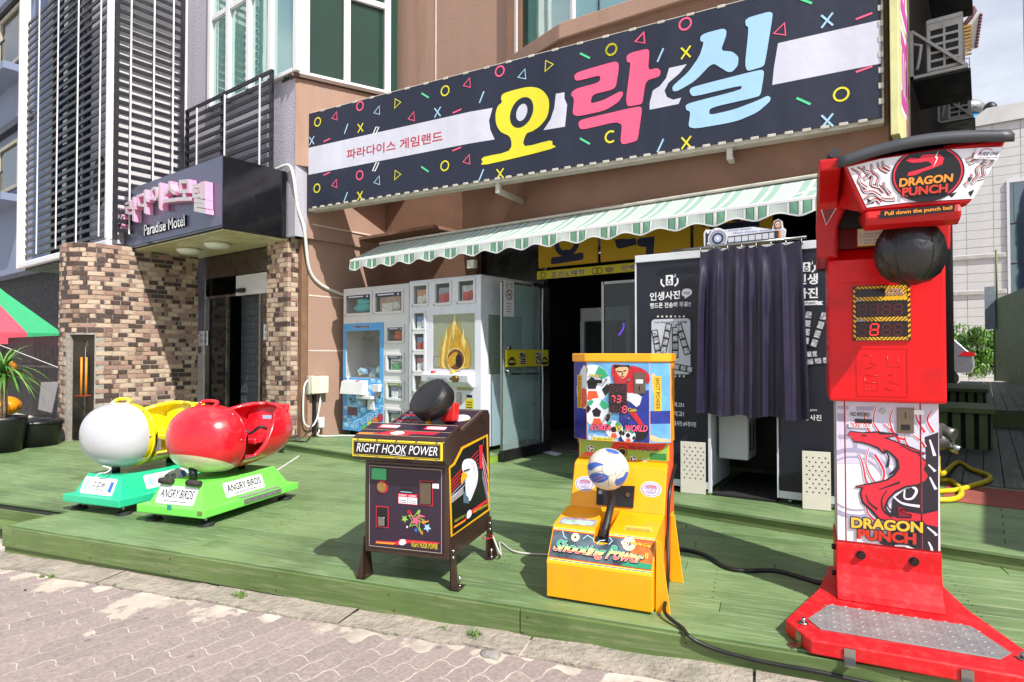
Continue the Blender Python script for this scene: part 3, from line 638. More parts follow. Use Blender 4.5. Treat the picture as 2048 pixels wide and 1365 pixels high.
motel.part('frame', MB().box((-8.37, 5.0, 0), (-8.33, 5.05, 2.1)), STEEL, dr, world=True)
# slate-clad lobby wall seen through the open doorway
SLATE = mat('dark slate cladding', '#454a50', .5, var=.2, vs=4, bump=.5, bs=30)
lob = motel.part('lobby_wall', MB().box((-9.3, 5.26, 0), (-8.2, 5.3, 2.42)), SLATE, world=True)
tme = MB().box((0, -.012, 0), (.392, 0, .096)).mesh(SLATE, .003)
for i in range(22):
    for j in range(3):
        x = -9.28 + j * .396 - (.2 if i % 2 else 0)
        if x < -9.31: continue
        o = link(bpy.data.objects.new('slate_tile', tme)); o.parent = lob; o.matrix_local = motel.I @ Matrix.Translation((x, 5.26 + rr.uniform(-.004, 0), .02 + i * .1))
motel.part('lobby_ceiling', MB().box((-10, 5.1, 2.42), (-7.95, 6.2, 2.5)).box((-10, 6.2, 0), (-7.95, 6.25, 2.5)).box((-10.05, 5.1, 0), (-10, 6.2, 2.42)).box((-7.95, 5.1, 0), (-7.9, 6.2, 2.42)), BLACK, world=True)
PAPER = mat('white paper', '#d6d8dc', .7, var=.03); INK = mat('black ink', '#15161a', .6, var=0)
def door_notice(u0, u1, v0, v1, y, label):
    a = ony(u0, v1, y); b = ony(u1, v0, y)
    t = Thing('paper_notice', label, 'notice', (a.x, y, a.z)); w_, h_ = b.x - a.x, b.z - a.z
    t.part('sheet', MB().box((0, 0, 0), (w_, .002, h_)), PAPER)
    p = Print((0, -.001, 0), (1, 0, 0), (0, 0, 1), thing=t); p.text('온수 샤워', [(w_ * .1, h_ * .55), (w_ * .9, h_ * .82)], INK); p.text('대실 가능', [(w_ * .1, h_ * .16), (w_ * .9, h_ * .43)], INK); p.done('lettering')
door_notice(398, 416, 662, 691, 5.02, 'white Korean paper notice on the left glass panel of the motel entrance')
door_notice(527, 554, 648, 680, 5.0, 'white Korean paper notice on the glass beside the brick pillar')
# --- entrance canopy
CXL, CXR, CYF, CYB, CZ0, CZ1 = -10.33, -7.45, 3.96, 4.84, 2.785, 3.675
can = Thing('entrance_canopy', 'dark box canopy over the motel entrance with pink raised lettering', 'canopy', (-8.9, 4.84, 2.785))
PLATE = mat('blue grey plate with painted reflection', '#62647a', .3, metal=.35, var=.06, vs=2)  # black front panel; the sky reflected in it is put into this colour
can.part('body', MB().box((CXL, CYF, CZ0), (CXR, CYB, CZ1)), mat('gloss black panel', '#101115', .12, var=.05, coat=.5), world=True, bevel=.003)
can.part('front_plate', MB().box((CXL, CYF - .012, CZ0 + .03), (CXR - .004, CYF - .003, CZ1 - .004)), PLATE, world=True)
SOF = mat('cream soffit board', '#c9c29a', .35, var=.06, coat=.3)
sof = can.part('soffit', MB().box((CXL + .02, CYF + .02, CZ0 - .012), (CXR - .02, CYB + .18, CZ0 - .006)), mat('soffit shadow gap', '#6b664c', .6), world=True)
for k in range(10):
    y = CYF + .03 + k * .1; can.part('soffit_board', MB().box((CXL + .03, y, CZ0 - .024), (CXR - .03, y + .094, CZ0 - .012)), SOF, sof, world=True, bevel=.004)
for x in (-8.45, -9.25): can.part('ceiling_lamp', MB().lathe([(.15, CZ0 - .025), (.17, CZ0 - .045), (.17, CZ0 - .06), (.12, CZ0 - .1), (1e-4, CZ0 - .105)], 28, 0, Matrix.Translation((x, 4.42, 0))), mat('white lamp diffuser', '#dedfd8', .35, var=.02), world=True)
PINK = mat('pink letter side', '#e39cc0', .35, var=.05); LFACE = mat('grey letter face', '#b9b4b8', .4, var=.05)
def raised(thing, body, quad, depth, mf, ms, y, bold=.03, name='letter', parent=None):
    """one raised letter: a face and side walls standing off a plate at y (facing -Y)"""
    vs, fs = glyphs(body, bold); x0 = min(v[0] for v in vs); x1 = max(v[0] for v in vs); y0 = min(v[1] for v in vs); y1 = max(v[1] for v in vs)
    q = [Vector(p) for p in quad]
    P_ = []
    for v in vs:
        t = (v[0] - x0) / (x1 - x0); r = (v[1] - y0) / (y1 - y0); P_.append(q[0].lerp(q[1], t).lerp(q[3].lerp(q[2], t), r))
    n = len(P_); mbb = MB(); mbb.add([(p.x, y - depth, p.y) for p in P_] + [(p.x, y, p.y) for p in P_], [])
    ec = {}
    for f in fs:
        mbb.f.append(list(f)); mbb.m.append(0); mbb.s.append(False)
        for a, b in zip(f, f[1:] + f[:1]): k = (min(a, b), max(a, b)); ec[k] = ec.get(k, 0) + 1
    # glyph triangulation can split vertices: weld by position before finding the outline
    key = {}
    for i, p in enumerate(P_): key.setdefault((round(p.x, 5), round(p.y, 5)), []).append(i)
    rep = {i: l[0] for l in key.values() for i in l}; ec = {}
    for f in fs:
        g = [rep[i] for i in f]
        for a, b in zip(g, g[1:] + g[:1]): k = (min(a, b), max(a, b)); ec[k] = ec.get(k, 0) + 1
    for (a, b), c in ec.items():
        if c == 1: mbb.f.append([a, b, n + b, n + a]); mbb.m.append(1); mbb.s.append(False)
    return thing.part(name, mbb, [mf, ms], parent, world=True)
lq = zm(200, 300, 5.12)
def cq(x, y): p = ony(*lq(x, y), CYF - .12); return (p.x, p.z)
for ch, pts in [('파', [(135, 790), (245, 825), (240, 590), (140, 640)]), ('라', [(258, 690), (370, 745), (365, 470), (255, 530)]), ('다', [(375, 605), (490, 668), (485, 395), (372, 455)]), ('이', [(505, 530), (625, 618), (618, 335), (515, 380)]), ('스', [(640, 545), (780, 528), (770, 310), (650, 330)]), ('모', [(785, 525), (930, 520), (925, 300), (795, 310)]), ('텔', [(940, 625), (1085, 655), (1080, 320), (945, 335)])]:
    raised(can, ch, [cq(*p) for p in pts], .1, LFACE, PINK, CYF - .02, .035)
wq = lambda x, y: (lambda p: (p.x, p.z))(ony(*lq(x, y), CYF - .05))
raised(can, 'Paradise Motel', [wq(445, 880), wq(862, 778), wq(860, 665), wq(447, 770)], .03, mat('white letter', '#e6e6ea', .4, var=0), BLACK, CYF - .014, .012, 'lettering')
# ================================================================== arcade building
arc = Thing('arcade_building', 'tan stucco arcade building with polygonal bay above the awning', 'building', (-4, 6.4, 0))
FRB = Vector((-3.7, 5.85, 0)); BAYL = (-5.75, 6.47); BAYR = (-.62, 6.05)
arc.part('side_wall', MB().ext([(-7.372, 5.13), (-7.36, 6.47), (-7.9, 6.47), (-7.9, 5.13)], 'xy', 0, 2.8), TAN, world=True)
arc.part('side_wall', MB().ext([(-7.3, 4.88), (-7.33, 6.47), (-7.9, 6.47), (-7.9, 5.06), (-7.6, 5.06)], 'xy', 2.8, 3.75), TAN, world=True)
arc.part('bay_wall', MB().ext([(-7.3, 4.862), (-6.66, 6.5), (-7.9, 6.5), (-7.9, 5.06), (-7.6, 5.06)], 'xy', 3.75, 4.915), TAN, world=True)
GROOVE = mat('pale groove strip', '#cdbfb4', .7, var=.1)
for z in (1.262, 2.02, 2.99):
    arc.part('groove', MB().box((-7.372 + (.04 if z > 2.8 else 0), 5.14, z), (-7.366 + (.065 if z > 2.8 else 0), 6.46, z + .018)), GROOVE, world=True)
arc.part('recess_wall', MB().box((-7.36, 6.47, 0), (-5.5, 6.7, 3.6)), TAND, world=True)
arc.part('groove', MB().box((-7.3, 6.462, 2.99), (-6.55, 6.47, 3.01)), GROOVE, world=True)
arc.part('shopfront_panel', MB().box((-5.5, 6.58, 0), (-4.47, 6.66, 2.74)).box((-4.52, 6.5, 2.62), (-.7, 6.56, 2.74)).box((-2.55, 6.5, 0), (-2.5, 6.56, 2.1)), mat('black shopfront cladding', '#151518', .25, var=.1), world=True)
bay = [(-5.75, 6.47), (-3.7, 5.85), (-.62, 6.05), (-.62, 6.75), (-5.75, 6.75)]
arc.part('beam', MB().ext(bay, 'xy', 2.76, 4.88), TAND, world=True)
arc.part('ledge', MB().ext([(-5.72, 6.42), (-3.72, 5.79), (-.6, 5.99), (-.6, 6.1), (-3.7, 5.92), (-5.7, 6.55)], 'xy', 4.72, 4.9), TAN, world=True, bevel=.01)
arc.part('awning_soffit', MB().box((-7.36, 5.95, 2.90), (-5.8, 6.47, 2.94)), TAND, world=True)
arc.part('upper_wall', MB().box((-7.4, 6.36, 4.9), (-4.72, 6.6, 8.4)).box((-6.9, 6.5, 3.6), (-5.5, 6.62, 4.9)), TAN, world=True)
arc.part('wall_groove', MB().box((-6.17, 6.352, 4.9), (-6.15, 6.36, 8.2)), GROOVE, world=True)
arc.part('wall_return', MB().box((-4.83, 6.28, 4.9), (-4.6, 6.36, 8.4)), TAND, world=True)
def seg_box(mb, p, q, o0, o1, z0, z1, a=0., b=1., m=0):
    p = Vector((*p, 0)); q = Vector((*q, 0)); d = q - p; n = Vector((d.y, -d.x, 0)).normalized(); s, e = p + d * a, p + d * b
    P_ = [s + n * o0, e + n * o0, e + n * o1, s + n * o1]
    vs = [(k.x, k.y, z0) for k in P_] + [(k.x, k.y, z1) for k in P_]
    return mb.add(vs, [(0, 3, 2, 1), (4, 5, 6, 7), (0, 1, 5, 4), (1, 2, 6, 5), (2, 3, 7, 6), (3, 0, 4, 7)], m)
WB = (-4.7, 6.33); WF = (-3.66, 6.02); WR = (-.75, 6.2)
bw = arc.part('bay_window', seg_box(MB(), WB, WF, -.03, -.01, 4.9, 8.4), TEAL, world=True)
arc.part('frame', seg_box(seg_box(MB(), WB, WF, -.02, .05, 4.9, 8.4, 0, .05), WB, WF, -.01, .03, 4.9, 8.4, .96, 1.0), WHITE, bw, world=True)
arc.part('curtain_gap', seg_box(MB(), WB, WF, -.009, -.005, 4.9, 8.4, .05, .2), DKGREEN, bw, world=True)
bw2 = arc.part('bay_window', seg_box(MB(), WF, WR, -.03, -.01, 4.9, 8.4), TEAL, world=True)
arc.part('frame', seg_box(seg_box(seg_box(MB(), WF, WR, -.008, .005, 4.9, 8.4, .1, .104), WF, WR, -.008, .005, 4.9, 8.4, .45, .454), WF, WR, -.008, .02, 4.9, 8.4, .7, .72), CHAR, bw2, world=True)
DKWALL = mat('dark brown side render', '#4a3a31', .85, var=.15, vs=2, dirt='#2c2420', ds=1.5, da=.6, streak=True)
arc.part('alley_wall', MB().box((-.9, 6.05, 0), (-.6, 19, 12)), DKWALL, world=True)
arc.part('roof_slab', MB().box((-7.9, 6.7, 8.3), (-.9, 19, 8.5)), DKWALL, world=True)
# dim games room behind the doorway
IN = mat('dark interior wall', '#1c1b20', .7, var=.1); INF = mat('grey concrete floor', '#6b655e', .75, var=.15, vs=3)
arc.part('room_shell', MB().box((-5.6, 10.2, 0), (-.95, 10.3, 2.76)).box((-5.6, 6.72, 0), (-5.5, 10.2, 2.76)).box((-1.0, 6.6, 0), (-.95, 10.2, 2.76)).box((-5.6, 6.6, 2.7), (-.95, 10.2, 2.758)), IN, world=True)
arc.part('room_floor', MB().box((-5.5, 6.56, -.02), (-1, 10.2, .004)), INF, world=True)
# ================================================================== long sign
SD = Vector((.9907, .1361, 0)).normalized(); SN = Vector((SD.y, -SD.x, 0))
SL0 = Vector((-7.236, 5.029, 3.2)); SW, SH = 6.64, 1.255
sign = Thing('shop_sign', 'long navy arcade sign with big yellow, pink and blue Korean letters and confetti', 'sign', SL0, math.degrees(math.atan2(SD.y, SD.x)))
NAVY = mat('navy banner fabric', '#1b2034', .5, var=.16, vs=3, streak=True, bump=.35, bs=5)
BANDC = mat('pale banner band', '#c4c5d3', .5, var=.08, vs=3, streak=True, bump=.3, bs=5); YEL = mat('yellow banner print', '#d8cf2c', .5, var=.06, vs=3, streak=True, bump=.3, bs=5); PNK = mat('pink banner print', '#ef5a80', .5, var=.06, vs=3, streak=True, bump=.3, bs=5); LBL = mat('light blue banner print', '#9cc4e2', .5, var=.06, vs=3, streak=True, bump=.3, bs=5); GRN = mat('green banner print', '#55c98c', .45, var=0); REDP = mat('red banner print', '#b3253a', .5, var=0); WHT = mat('white print', '#e4e4e8', .5, var=0)
FRAMEC = mat('aged aluminium sign frame', '#b9b5aa', .4, var=.1, dirt='#857d70', ds=8)
sign.part('frame', MB().box((-.02, .02, -.05), (SW + .02, .16, 0)).box((-.02, .02, SH), (SW + .02, .16, SH + .03)).box((-.02, .02, -.0), (0, .16, SH)).box((SW, .02, 0), (SW + .02, .16, SH)).box((0, .1, 0), (SW, .15, SH)), FRAMEC, bevel=.004)
def wavy_face():
    b = MB(); n = 66; vs = []
    for j in range(7):
        for i in range(n + 1): vs.append((SW * i / n, .0 + .012 * (1 - abs(j - 3) / 3) * 0, SH * j / 6))
    return b.add(vs, [(j * (n + 1) + i, j * (n + 1) + i + 1, (j + 1) * (n + 1) + i + 1, (j + 1) * (n + 1) + i) for j in range(6) for i in range(n)])
sign.part('banner', MB().box((-.005, 0, -.01), (SW + .005, .018, SH + .01)), NAVY)
for k in range(46):
    x = .08 + k * .142
    for z in (-.03, SH - .005): sign.part('lacing', MB().box((x, -.006, z), (x + .07, .03, z + .028)), FRAMEC, bevel=.004) if (z < 0 or k % 2) else None
for k in range(9): sign.part('lacing', MB().box((SW - .02, -.006, .1 + k * .13), (SW + .02, .03, .15 + k * .13)), FRAMEC, bevel=.004)
pr = Print((0, 0, 0), (1, 0, 0), (0, 0, 1), eps=.0011, thing=sign)
z1 = zm(940, 10, 3.2); z3 = zm(600, 0, 2.926); z4 = zm(1200, 0, 2.415)
bz0 = pr.px(*z3(57, 1020))[1]; bz1 = pr.px(*z3(57, 865))[1]
bz0 = (bz0 + pr.px(1759, 130)[1]) / 2; bz1 = (bz1 + pr.px(1759, 41)[1]) / 2
x_o = pr.px(*z1(0, 790))[0]
pr.poly([(0, bz0), (x_o, bz0)] + [pr.px(*z1(*q)) for q in [(158, 862), (130, 800), (122, 740), (145, 660)]] + [(x_o, bz1), (0, bz1)], BANDC, 0)
pr.poly([pr.px(*z1(*q)) for q in [(550, 570), (605, 560), (605, 600), (622, 640), (608, 780), (470, 803), (515, 735), (540, 660)]], BANDC, 0)
pr.poly([pr.px(*z1(*q)) for q in [(1275, 405), (1388, 380), (1340, 440), (1270, 500), (1245, 550), (1260, 590), (1300, 608), (1352, 595), (1335, 635), (1150, 672), (1150, 630), (1170, 550), (1215, 520), (1255, 470)]], BANDC, 0)
a_, b_ = pr.px(*z4(860, 210)), pr.px(*z4(832, 412)); pr.poly([b_, (SW, bz0), (SW, bz1), a_, pr.px(*z4(840, 330))], BANDC, 0)
O_ = [(200, 600), (215, 570), (290, 545), (380, 527), (450, 540), (495, 585), (508, 640), (495, 715), (450, 775), (400, 810), (360, 830), (352, 905), (510, 870), (527, 895), (515, 925), (110, 1022), (82, 1005), (90, 975), (250, 935), (258, 850), (200, 815), (170, 765), (165, 700), (180, 650), (205, 625)]
RL = [(672, 480), (668, 455), (690, 432), (930, 362), (952, 375), (952, 420), (935, 525), (910, 545), (785, 575), (770, 635), (860, 610), (950, 560), (975, 555), (982, 575), (950, 625), (860, 680), (655, 722), (668, 602), (648, 580), (655, 555), (690, 535), (830, 498), (838, 450), (690, 488)]
RA = [(1005, 365), (1002, 330), (1030, 308), (1130, 283), (1150, 295), (1140, 420), (1200, 405), (1222, 425), (1215, 460), (1125, 487), (1105, 630), (1085, 640), (993, 655), (1030, 370), (1015, 370)]
RG = [(700, 790), (695, 755), (715, 735), (1080, 650), (1100, 660), (1100, 690), (1075, 860), (1060, 875), (960, 900), (978, 740), (725, 800)]
SS = [(1475, 235), (1475, 205), (1500, 185), (1620, 152), (1642, 165), (1640, 200), (1605, 295), (1680, 300), (1720, 335), (1715, 390), (1680, 430), (1650, 432), (1615, 410), (1552, 372), (1440, 490), (1330, 553), (1300, 555), (1295, 530), (1310, 510), (1400, 430), (1470, 330), (1498, 240)]
SI = [(1765, 135), (1762, 100), (1790, 80), (1915, 45), (1938, 55), (1935, 90), (1888, 380), (1870, 400), (1755, 432), (1785, 145)]
SR = [(1410, 570), (1405, 545), (1430, 525), (1860, 415), (1882, 425), (1880, 460), (1862, 570), (1845, 590), (1535, 660), (1530, 708), (1690, 672), (1850, 610), (1905, 582), (1925, 595), (1920, 620), (1840, 690), (1700, 750), (1395, 802), (1412, 685), (1385, 675), (1380, 645), (1410, 628), (1735, 545), (1742, 515), (1430, 590)]
for pts, c in [(O_, YEL), (RL, PNK), (RA, PNK), (RG, PNK), (SS, LBL), (SI, LBL), (SR, LBL)]:
    q = [pr.px(*z1(*p)) for p in pts]
    sm_ = [tuple(p)[:2] for p in catmull([(x, y, 0) for x, y in q], 3, True)] if pts is O_ else chaikin(q, 2, .17)
    pr.poly(sm_, c, 3)
def slanted_ellipse(cx, cy, rx, ry, sh=.14, n=28): return [pr.px(*z1(cx + rx * math.cos(2 * PI * k / n) + sh * ry * -math.sin(2 * PI * k / n) * -1, cy - ry * math.sin(2 * PI * k / n) - .18 * rx * math.cos(2 * PI * k / n))) for k in range(n)]
pr.poly(slanted_ellipse(332, 690, 74, 98), NAVY, 4); pr.poly(slanted_ellipse(333, 690, 35, 55), BANDC, 5)
pr.text('파라다이스 게임랜드', [pr.px(*z3(*p)) for p in [(275, 935), (835, 828), (835, 765), (275, 878)]], REDP, 2, .022)
def conf(kind, u, v, c, r=.055, l=2):
    x, y = pr.px(u, v); w_ = .017
    if kind == 'o': pr.ring((x, y), r, w_, c, l, 20)
    elif kind == 'x': pr.stroke([(x - r * .8, y - r), (x + r * .8, y + r)], w_, c, l, False); pr.stroke([(x - r * .8, y + r), (x + r * .8, y - r)], w_, c, l + 1, False)
    elif kind == '<': pr.stroke([(x + r * .6, y + r * 1.1), (x - r, y - r * .2), (x + r * .75, y - r * .9)], w_, c, l, False, True)
    elif kind == '>': pr.stroke([(x - r * .6, y + r * 1.1), (x + r, y + .0), (x - r * .75, y - r)], w_, c, l, False, True)
    elif kind == '/': pr.stroke([(x - r * .55, y - r * 1.1), (x + r * .55, y + r * 1.1)], w_, c, l, False)
    elif kind == '\\': pr.stroke([(x - r, y + r * .7), (x + r, y - r * .7)], w_ * 1.2, c, l, False)
    elif kind == '-': pr.stroke([(x - r * 1.1, y - r * .2), (x + r * 1.1, y + r * .2)], w_, c, l, False)
    elif kind == '[': pr.stroke([(x - r * .9, y - r * .8), (x - r * .1, y - r * .9), (x + r, y + r * .8), (x + r * .1, y + r * .9)], w_, c, l, False, True)
for k, x, y, c in [('o', 104, 715, YEL), ('<', 205, 685, PNK), ('o', 352, 622, PNK), ('<', 453, 652, LBL), ('>', 570, 605, YEL), ('/', 271, 755, LBL), ('x', 355, 750, YEL), ('[', 443, 770, WHT), ('x', 70, 825, LBL), ('-', 158, 822, PNK), ('<', 655, 688, PNK), ('\\', 733, 560, GRN), ('o', 850, 533, YEL), ('x', 806, 658, LBL), ('-', 920, 652, PNK), ('<', 980, 492, PNK), ('/', 1064, 570, LBL), ('o', 1170, 418, PNK), ('<', 1302, 442, LBL), ('>', 1455, 385, YEL), ('o', 1823, 292, YEL), ('\\', 1668, 328, GRN), ('<', 1995, 232, PNK), ('o', 100, 1103, YEL), ('<', 204, 1080, PNK), ('o', 350, 1027, PNK), ('[', 443, 978, WHT), ('<', 453, 1062, LBL), ('>', 570, 1025, YEL), ('/', 268, 1155, LBL), ('x', 352, 1148, YEL), ('-', 158, 1018, PNK), ('\\', 732, 992, GRN), ('o', 848, 972, YEL), ('-', 918, 874, PNK), ('<', 978, 940, PNK), ('/', 1062, 1025, LBL), ('x', 1172, 1018, YEL), ('\\', 1668, 828, GRN)]: conf(k, *z3(x, y), c)
for k, x, y, c in [('o', 55, 240, YEL), ('/', 292, 268, LBL), ('x', 415, 255, YEL), ('o', 412, 117, PNK), ('x', 1097, 100, LBL), ('-', 1275, 80, PNK), ('-', 1275, 336, PNK), ('o', 1165, 457, YEL), ('\\', 983, 490, GRN), ('<', 195, 190, PNK), ('/', 292, 705, LBL), ('x', 417, 690, YEL), ('<', 872, 150, PNK), ('x', 1098, 585, LBL), ('\\', 990, 5, GRN)]: conf(k, *z4(x, y), c)
cxy = pr.px(*z4(52, 662)); pr.ring(cxy, .055, .02, YEL, 2, 18, a0=.9, a1=5.4)
pr.done('banner_print')
for s_ in (2.9, 5.4): sign.part('bracket', MB().box((s_, .1, -.16), (s_ + .05, .9, -.11)).box((s_, .05, -.16), (s_ + .05, .1, .0)), FRAMEC)
# upright yellow and pink side sign round the building corner
vs_ = Thing('side_sign', 'upright yellow sign with pink letters on the building corner beside the long sign', 'sign', (-.59, 5.9, 3.02))
vs_.part('panel', MB().box((0, 0, 0), (.06, 1.0, 3.2)), mat('pale yellow sign face', '#d9d69a', .4), bevel=.004)
pr = Print((.06, 0, 0), (0, 1, 0), (0, 0, 1), thing=vs_); MAG = mat('magenta sign letter', '#c750a0', .4, var=0)
for ch, z in (('라', 2.15), ('오', 1.1), ('파', .08)): pr.text(ch, [(.18, z), (.86, z + .95)], MAG, 0, .05, outline=(WHT, .05))
pr.done('lettering')
# ================================================================== awning
aw = Thing('awning', 'striped green and white retractable awning with scalloped edge above the shopfront', 'awning', (-4, 5.9, 2.4))
AX0, AX1, AYB, AZB, AYF, AZF = -6.68, -.9, 5.82, 2.74, 5.3, 2.47
AWP = mat('pale awning canvas', '#b4bdb9', .75, var=.03); AWG = mat('green awning stripe', '#649379', .75, var=.05); AWK = mat('dark awning line', '#4d5a55', .75, var=0); AWW = mat('white awning stripe', '#ced2d0', .75, var=.02); AWL = mat('grey awning pinstripe', '#98a29e', .75, var=0)
fab = MB(); P0 = .34; x = AX0; cols = []
pat = [(.0, .012, 3), (.012, .02, 2), (.02, .075, 1), (.075, .083, 2), (.083, .112, 3), (.112, .12, 2), (.12, .175, 1), (.175, .183, 2), (.183, .2, 3)]
k = .2
while k < P0 - .001: pat += [(k, min(P0, k + .006), 4), (k + .006, min(P0, k + .014), 0)]; k += .014
def val(x): return AZF - .128 - .021 * math.cos(2 * PI * (x - AX0 - .1) / P0)
nper = int((AX1 - AX0) / P0) + 1
for i in range(nper):
    for a, b, m_ in pat:
        xa, xb = AX0 + i * P0 + a, min(AX0 + i * P0 + b, AX1)
        if xa >= AX1: continue
        def sag(x, t): return -.018 * math.sin(PI * t)
        ys = [AYB + (AYF - AYB) * t for t in (0, .25, .5, .75, 1)]; zs = [AZB + (AZF - AZB) * t + sag(0, t) for t in (0, .25, .5, .75, 1)]
        for j in range(4): fab.quad((xa, ys[j], zs[j]), (xb, ys[j], zs[j]), (xb, ys[j + 1], zs[j + 1]), (xa, ys[j + 1], zs[j + 1]), {1: 5, 2: 4}.get(m_, m_))
        va, vb = val(xa), val(xb); ya = AYF - .02 + .008 * math.sin(xa * 19); yb = AYF - .02 + .008 * math.sin(xb * 19)
        fab.quad((xa, AYF - .012, AZF - .02), (xb, AYF - .012, AZF - .02), (xb, yb, vb + .014), (xa, ya, va + .014), m_)
        fab.quad((xa, ya, va + .014), (xb, yb, vb + .014), (xb, yb, vb), (xa, ya, va), 3)
aw.part('canvas', fab, [AWP, AWG, AWK, AWW, AWL, mat('paler green awning stripe', '#86a596', .75, var=.05)], world=True)  # separate, paler green for the stripes on the top slope
aw.part('front_bar', MB().box((AX0 - .01, AYF - .014, AZF - .03), (AX1 + .01, AYF + .03, AZF + .004)), WHITE, world=True, bevel=.006)
aw.part('roller_housing', MB().box((AX0 - .02, AYB - .03, AZB + .005), (AX1 + .05, AYB + .1, AZB + .035)), FRAMEC, world=True, bevel=.01)
aw.part('end_piece', MB().add([(AX0 - .012, AYB, AZB), (AX0 - .012, AYF, AZF), (AX0 - .012, AYF, AZF - .16), (AX0 - .012, AYB, AZB - .1)], [(0, 1, 2, 3)]), AWP, world=True)
for x in (-6.2, -4.2, -1.6): aw.part('folding_arm', MB().tube([(x, AYB + .2, AZB - .08), (x + .5, (AYB + AYF) / 2, AZB - .16), (x + .15, AYF + .03, AZF - .03)], .018, 8), WHITE, world=True)
aw.part('arm_bracket', MB().box((-4.66, 5.32, 2.2), (-4.56, 5.38, 2.29)), FRAMEC, world=True)
# ================================================================== yellow banners and strip over the door
YB = mat('yellow board', '#c9a012', .5, var=.06, vs=1.5); NV = mat('navy lettering', '#1a1f4a', .5, var=0)
z8 = zm(1050, 430, 8.028)
def board(name, label, cat, pts, y, m, th=.03):
    P_ = [ony(u, v, y) for u, v in pts]; x0 = min(p.x for p in P_); x1 = max(p.x for p in P_); a0 = min(p.z for p in P_); a1 = max(p.z for p in P_)
    t = Thing(name, label, cat, (x0, y, a0)); t.part('board', MB().box((0, 0, 0), (x1 - x0, th, a1 - a0)), m, bevel=.003); return t, x1 - x0, a1 - a0
def banner(u0, u1, label, ch):
    a = ony(u0, 480, 6.42); b = ony(u1, 480, 6.42); z0, z1_ = 2.30, 2.74
    t = Thing('yellow_banner', label, 'sign', (a.x, 6.42, z0)); W_, H_ = b.x - a.x, z1_ - z0
    t.part('board', MB().box((0, 0, 0), (W_, .03, H_)), YB); return t, W_, H_
t, W_, H_ = banner(1077, 1194, 'yellow board with a navy Korean letter, leftmost under the awning', '오')
p = Print((0, 0, 0), (1, 0, 0), (0, 0, 1), thing=t)
p.blob([p.px(*z8(*q)) for q in [(420, 720), (440, 682), (590, 665), (600, 590), (650, 558), (730, 575), (742, 635), (900, 602), (940, 640), (930, 710), (880, 728), (450, 795), (420, 770)]], NV, 0, 2)
p.ring(p.px(*z8(670, 440)), .145, .07, NV, 1, 24, ry=.14, a0=PI, a1=2 * PI); p.done('letter')
t, W_, H_ = banner(1201, 1380, 'yellow board with a navy Korean letter, second from the left under the awning', '락')
p = Print((0, 0, 0), (1, 0, 0), (0, 0, 1), thing=t)
p.poly([p.px(*z8(*q)) for q in [(1440, 400), (1600, 380), (1610, 395), (1780, 375), (1790, 480), (1520, 545), (1470, 520)]], NV); p.poly([p.px(*z8(*q)) for q in [(1800, 400), (1860, 372), (2080, 350), (2060, 690), (1930, 700), (1950, 520), (1840, 512), (1800, 470)]], NV, 1); p.done('letter')
t, W_, H_ = banner(1387, 1545, 'yellow board with a navy Korean letter, behind the camera shaped board', '실')
p = Print((0, 0, 0), (1, 0, 0), (0, 0, 1), thing=t); p.text('실', [(.05, .03), (W_ - .1, .55)], NV, 0, .06); p.done('letter')
YS = mat('bright yellow strip', '#cfc01e', .45, var=.04); RDK = mat('dark red lettering', '#7a1620', .5, var=0)
t, W_, H_ = board('strip_sign', 'narrow yellow strip sign with red and navy Korean words above the doorway', 'sign', [z8(190, 1040), z8(190, 925), z8(1790, 905), z8(1790, 760)], 6.36, YS)
t.part('board_end', MB().box((W_, 0, 0), (W_ + .9, .03, H_)), YS)
p = Print((0, 0, 0), (1, 0, 0), (0, 0, 1), thing=t)
for ch, x0, y0, x1, y1, c in [('코', 432, 1008, 498, 915, RDK), ('인', 530, 995, 612, 905, RDK), ('노', 648, 985, 722, 895, NV), ('래', 745, 970, 838, 885, NV), ('방', 865, 960, 968, 870, NV), ('인', 1550, 900, 1645, 805, RDK)]:
    a = p.px(*z8(x0, y0 )); b = p.px(*z8(x1, y1)); p.text(ch, [a, b], c, 0, .03, outline=(WHT, .03)); p.cut('letter')
a = p.px(*z8(1725, 850)); p.text('형 뽑 기', [(a[0] - .06, .03), (a[0] + .75, H_ - .03)], NV, 0, .03, outline=(WHT, .03)); p.cut('letter')
for q in [(290, 970), (1120, 900), (1195, 900)]: p.ring(p.px(*z8(*q)), .035, .012, mat('icon brown', '#6b5a20', .5, var=0), 0, 16); p.cut('icon')
p.blob([p.px(*z8(*q)) for q in [(1290, 860), (1380, 840), (1430, 860), (1390, 915), (1340, 930), (1295, 900)]], mat('icon tan', '#8a7a50', .5, var=0), 0, 2)
p.done('icon')
# ================================================================== open glass door with its yellow board
gd = Thing('glass_door', 'frameless glass shop door standing open beside the white claw machine', 'door', (-4.395, 5.61, 0), 0)
GLS = glass('clear door glass', '#d9ecec', 1.3, .2)
gd.part('pane', MB().box((-.006, .012, .13), (.006, .78, 2.05)), GLS)
gd.part('bottom_rail', MB().box((-.03, 0, .005), (.03, .96, .13)), BLACK, bevel=.004)
gd.part('free_edge', MB().box((-.012, 0, .13), (.012, .014, 2.06)), STEEL); gd.part('top_rail', MB().box((-.012, .0, 2.05), (.012, .96, 2.07)), STEEL)
gd.part('hinge_stile', MB().box((-.03, .785, .13), (.03, .96, 2.05)), BLACK, bevel=.003)
gd.part('seal', MB().tube([(.034, .785 + .006 * math.sin(k * 2.1), .14 + k * .19) for k in range(11)], .009, 6), WHITE)
gd.part('pull_handle', MB().tube([(.01, .06, 1.06), (.05, .07, 1.03), (.055, .12, 1.0), (.055, .72, .99), (.01, .75, .99)], .012, 8), STEEL)
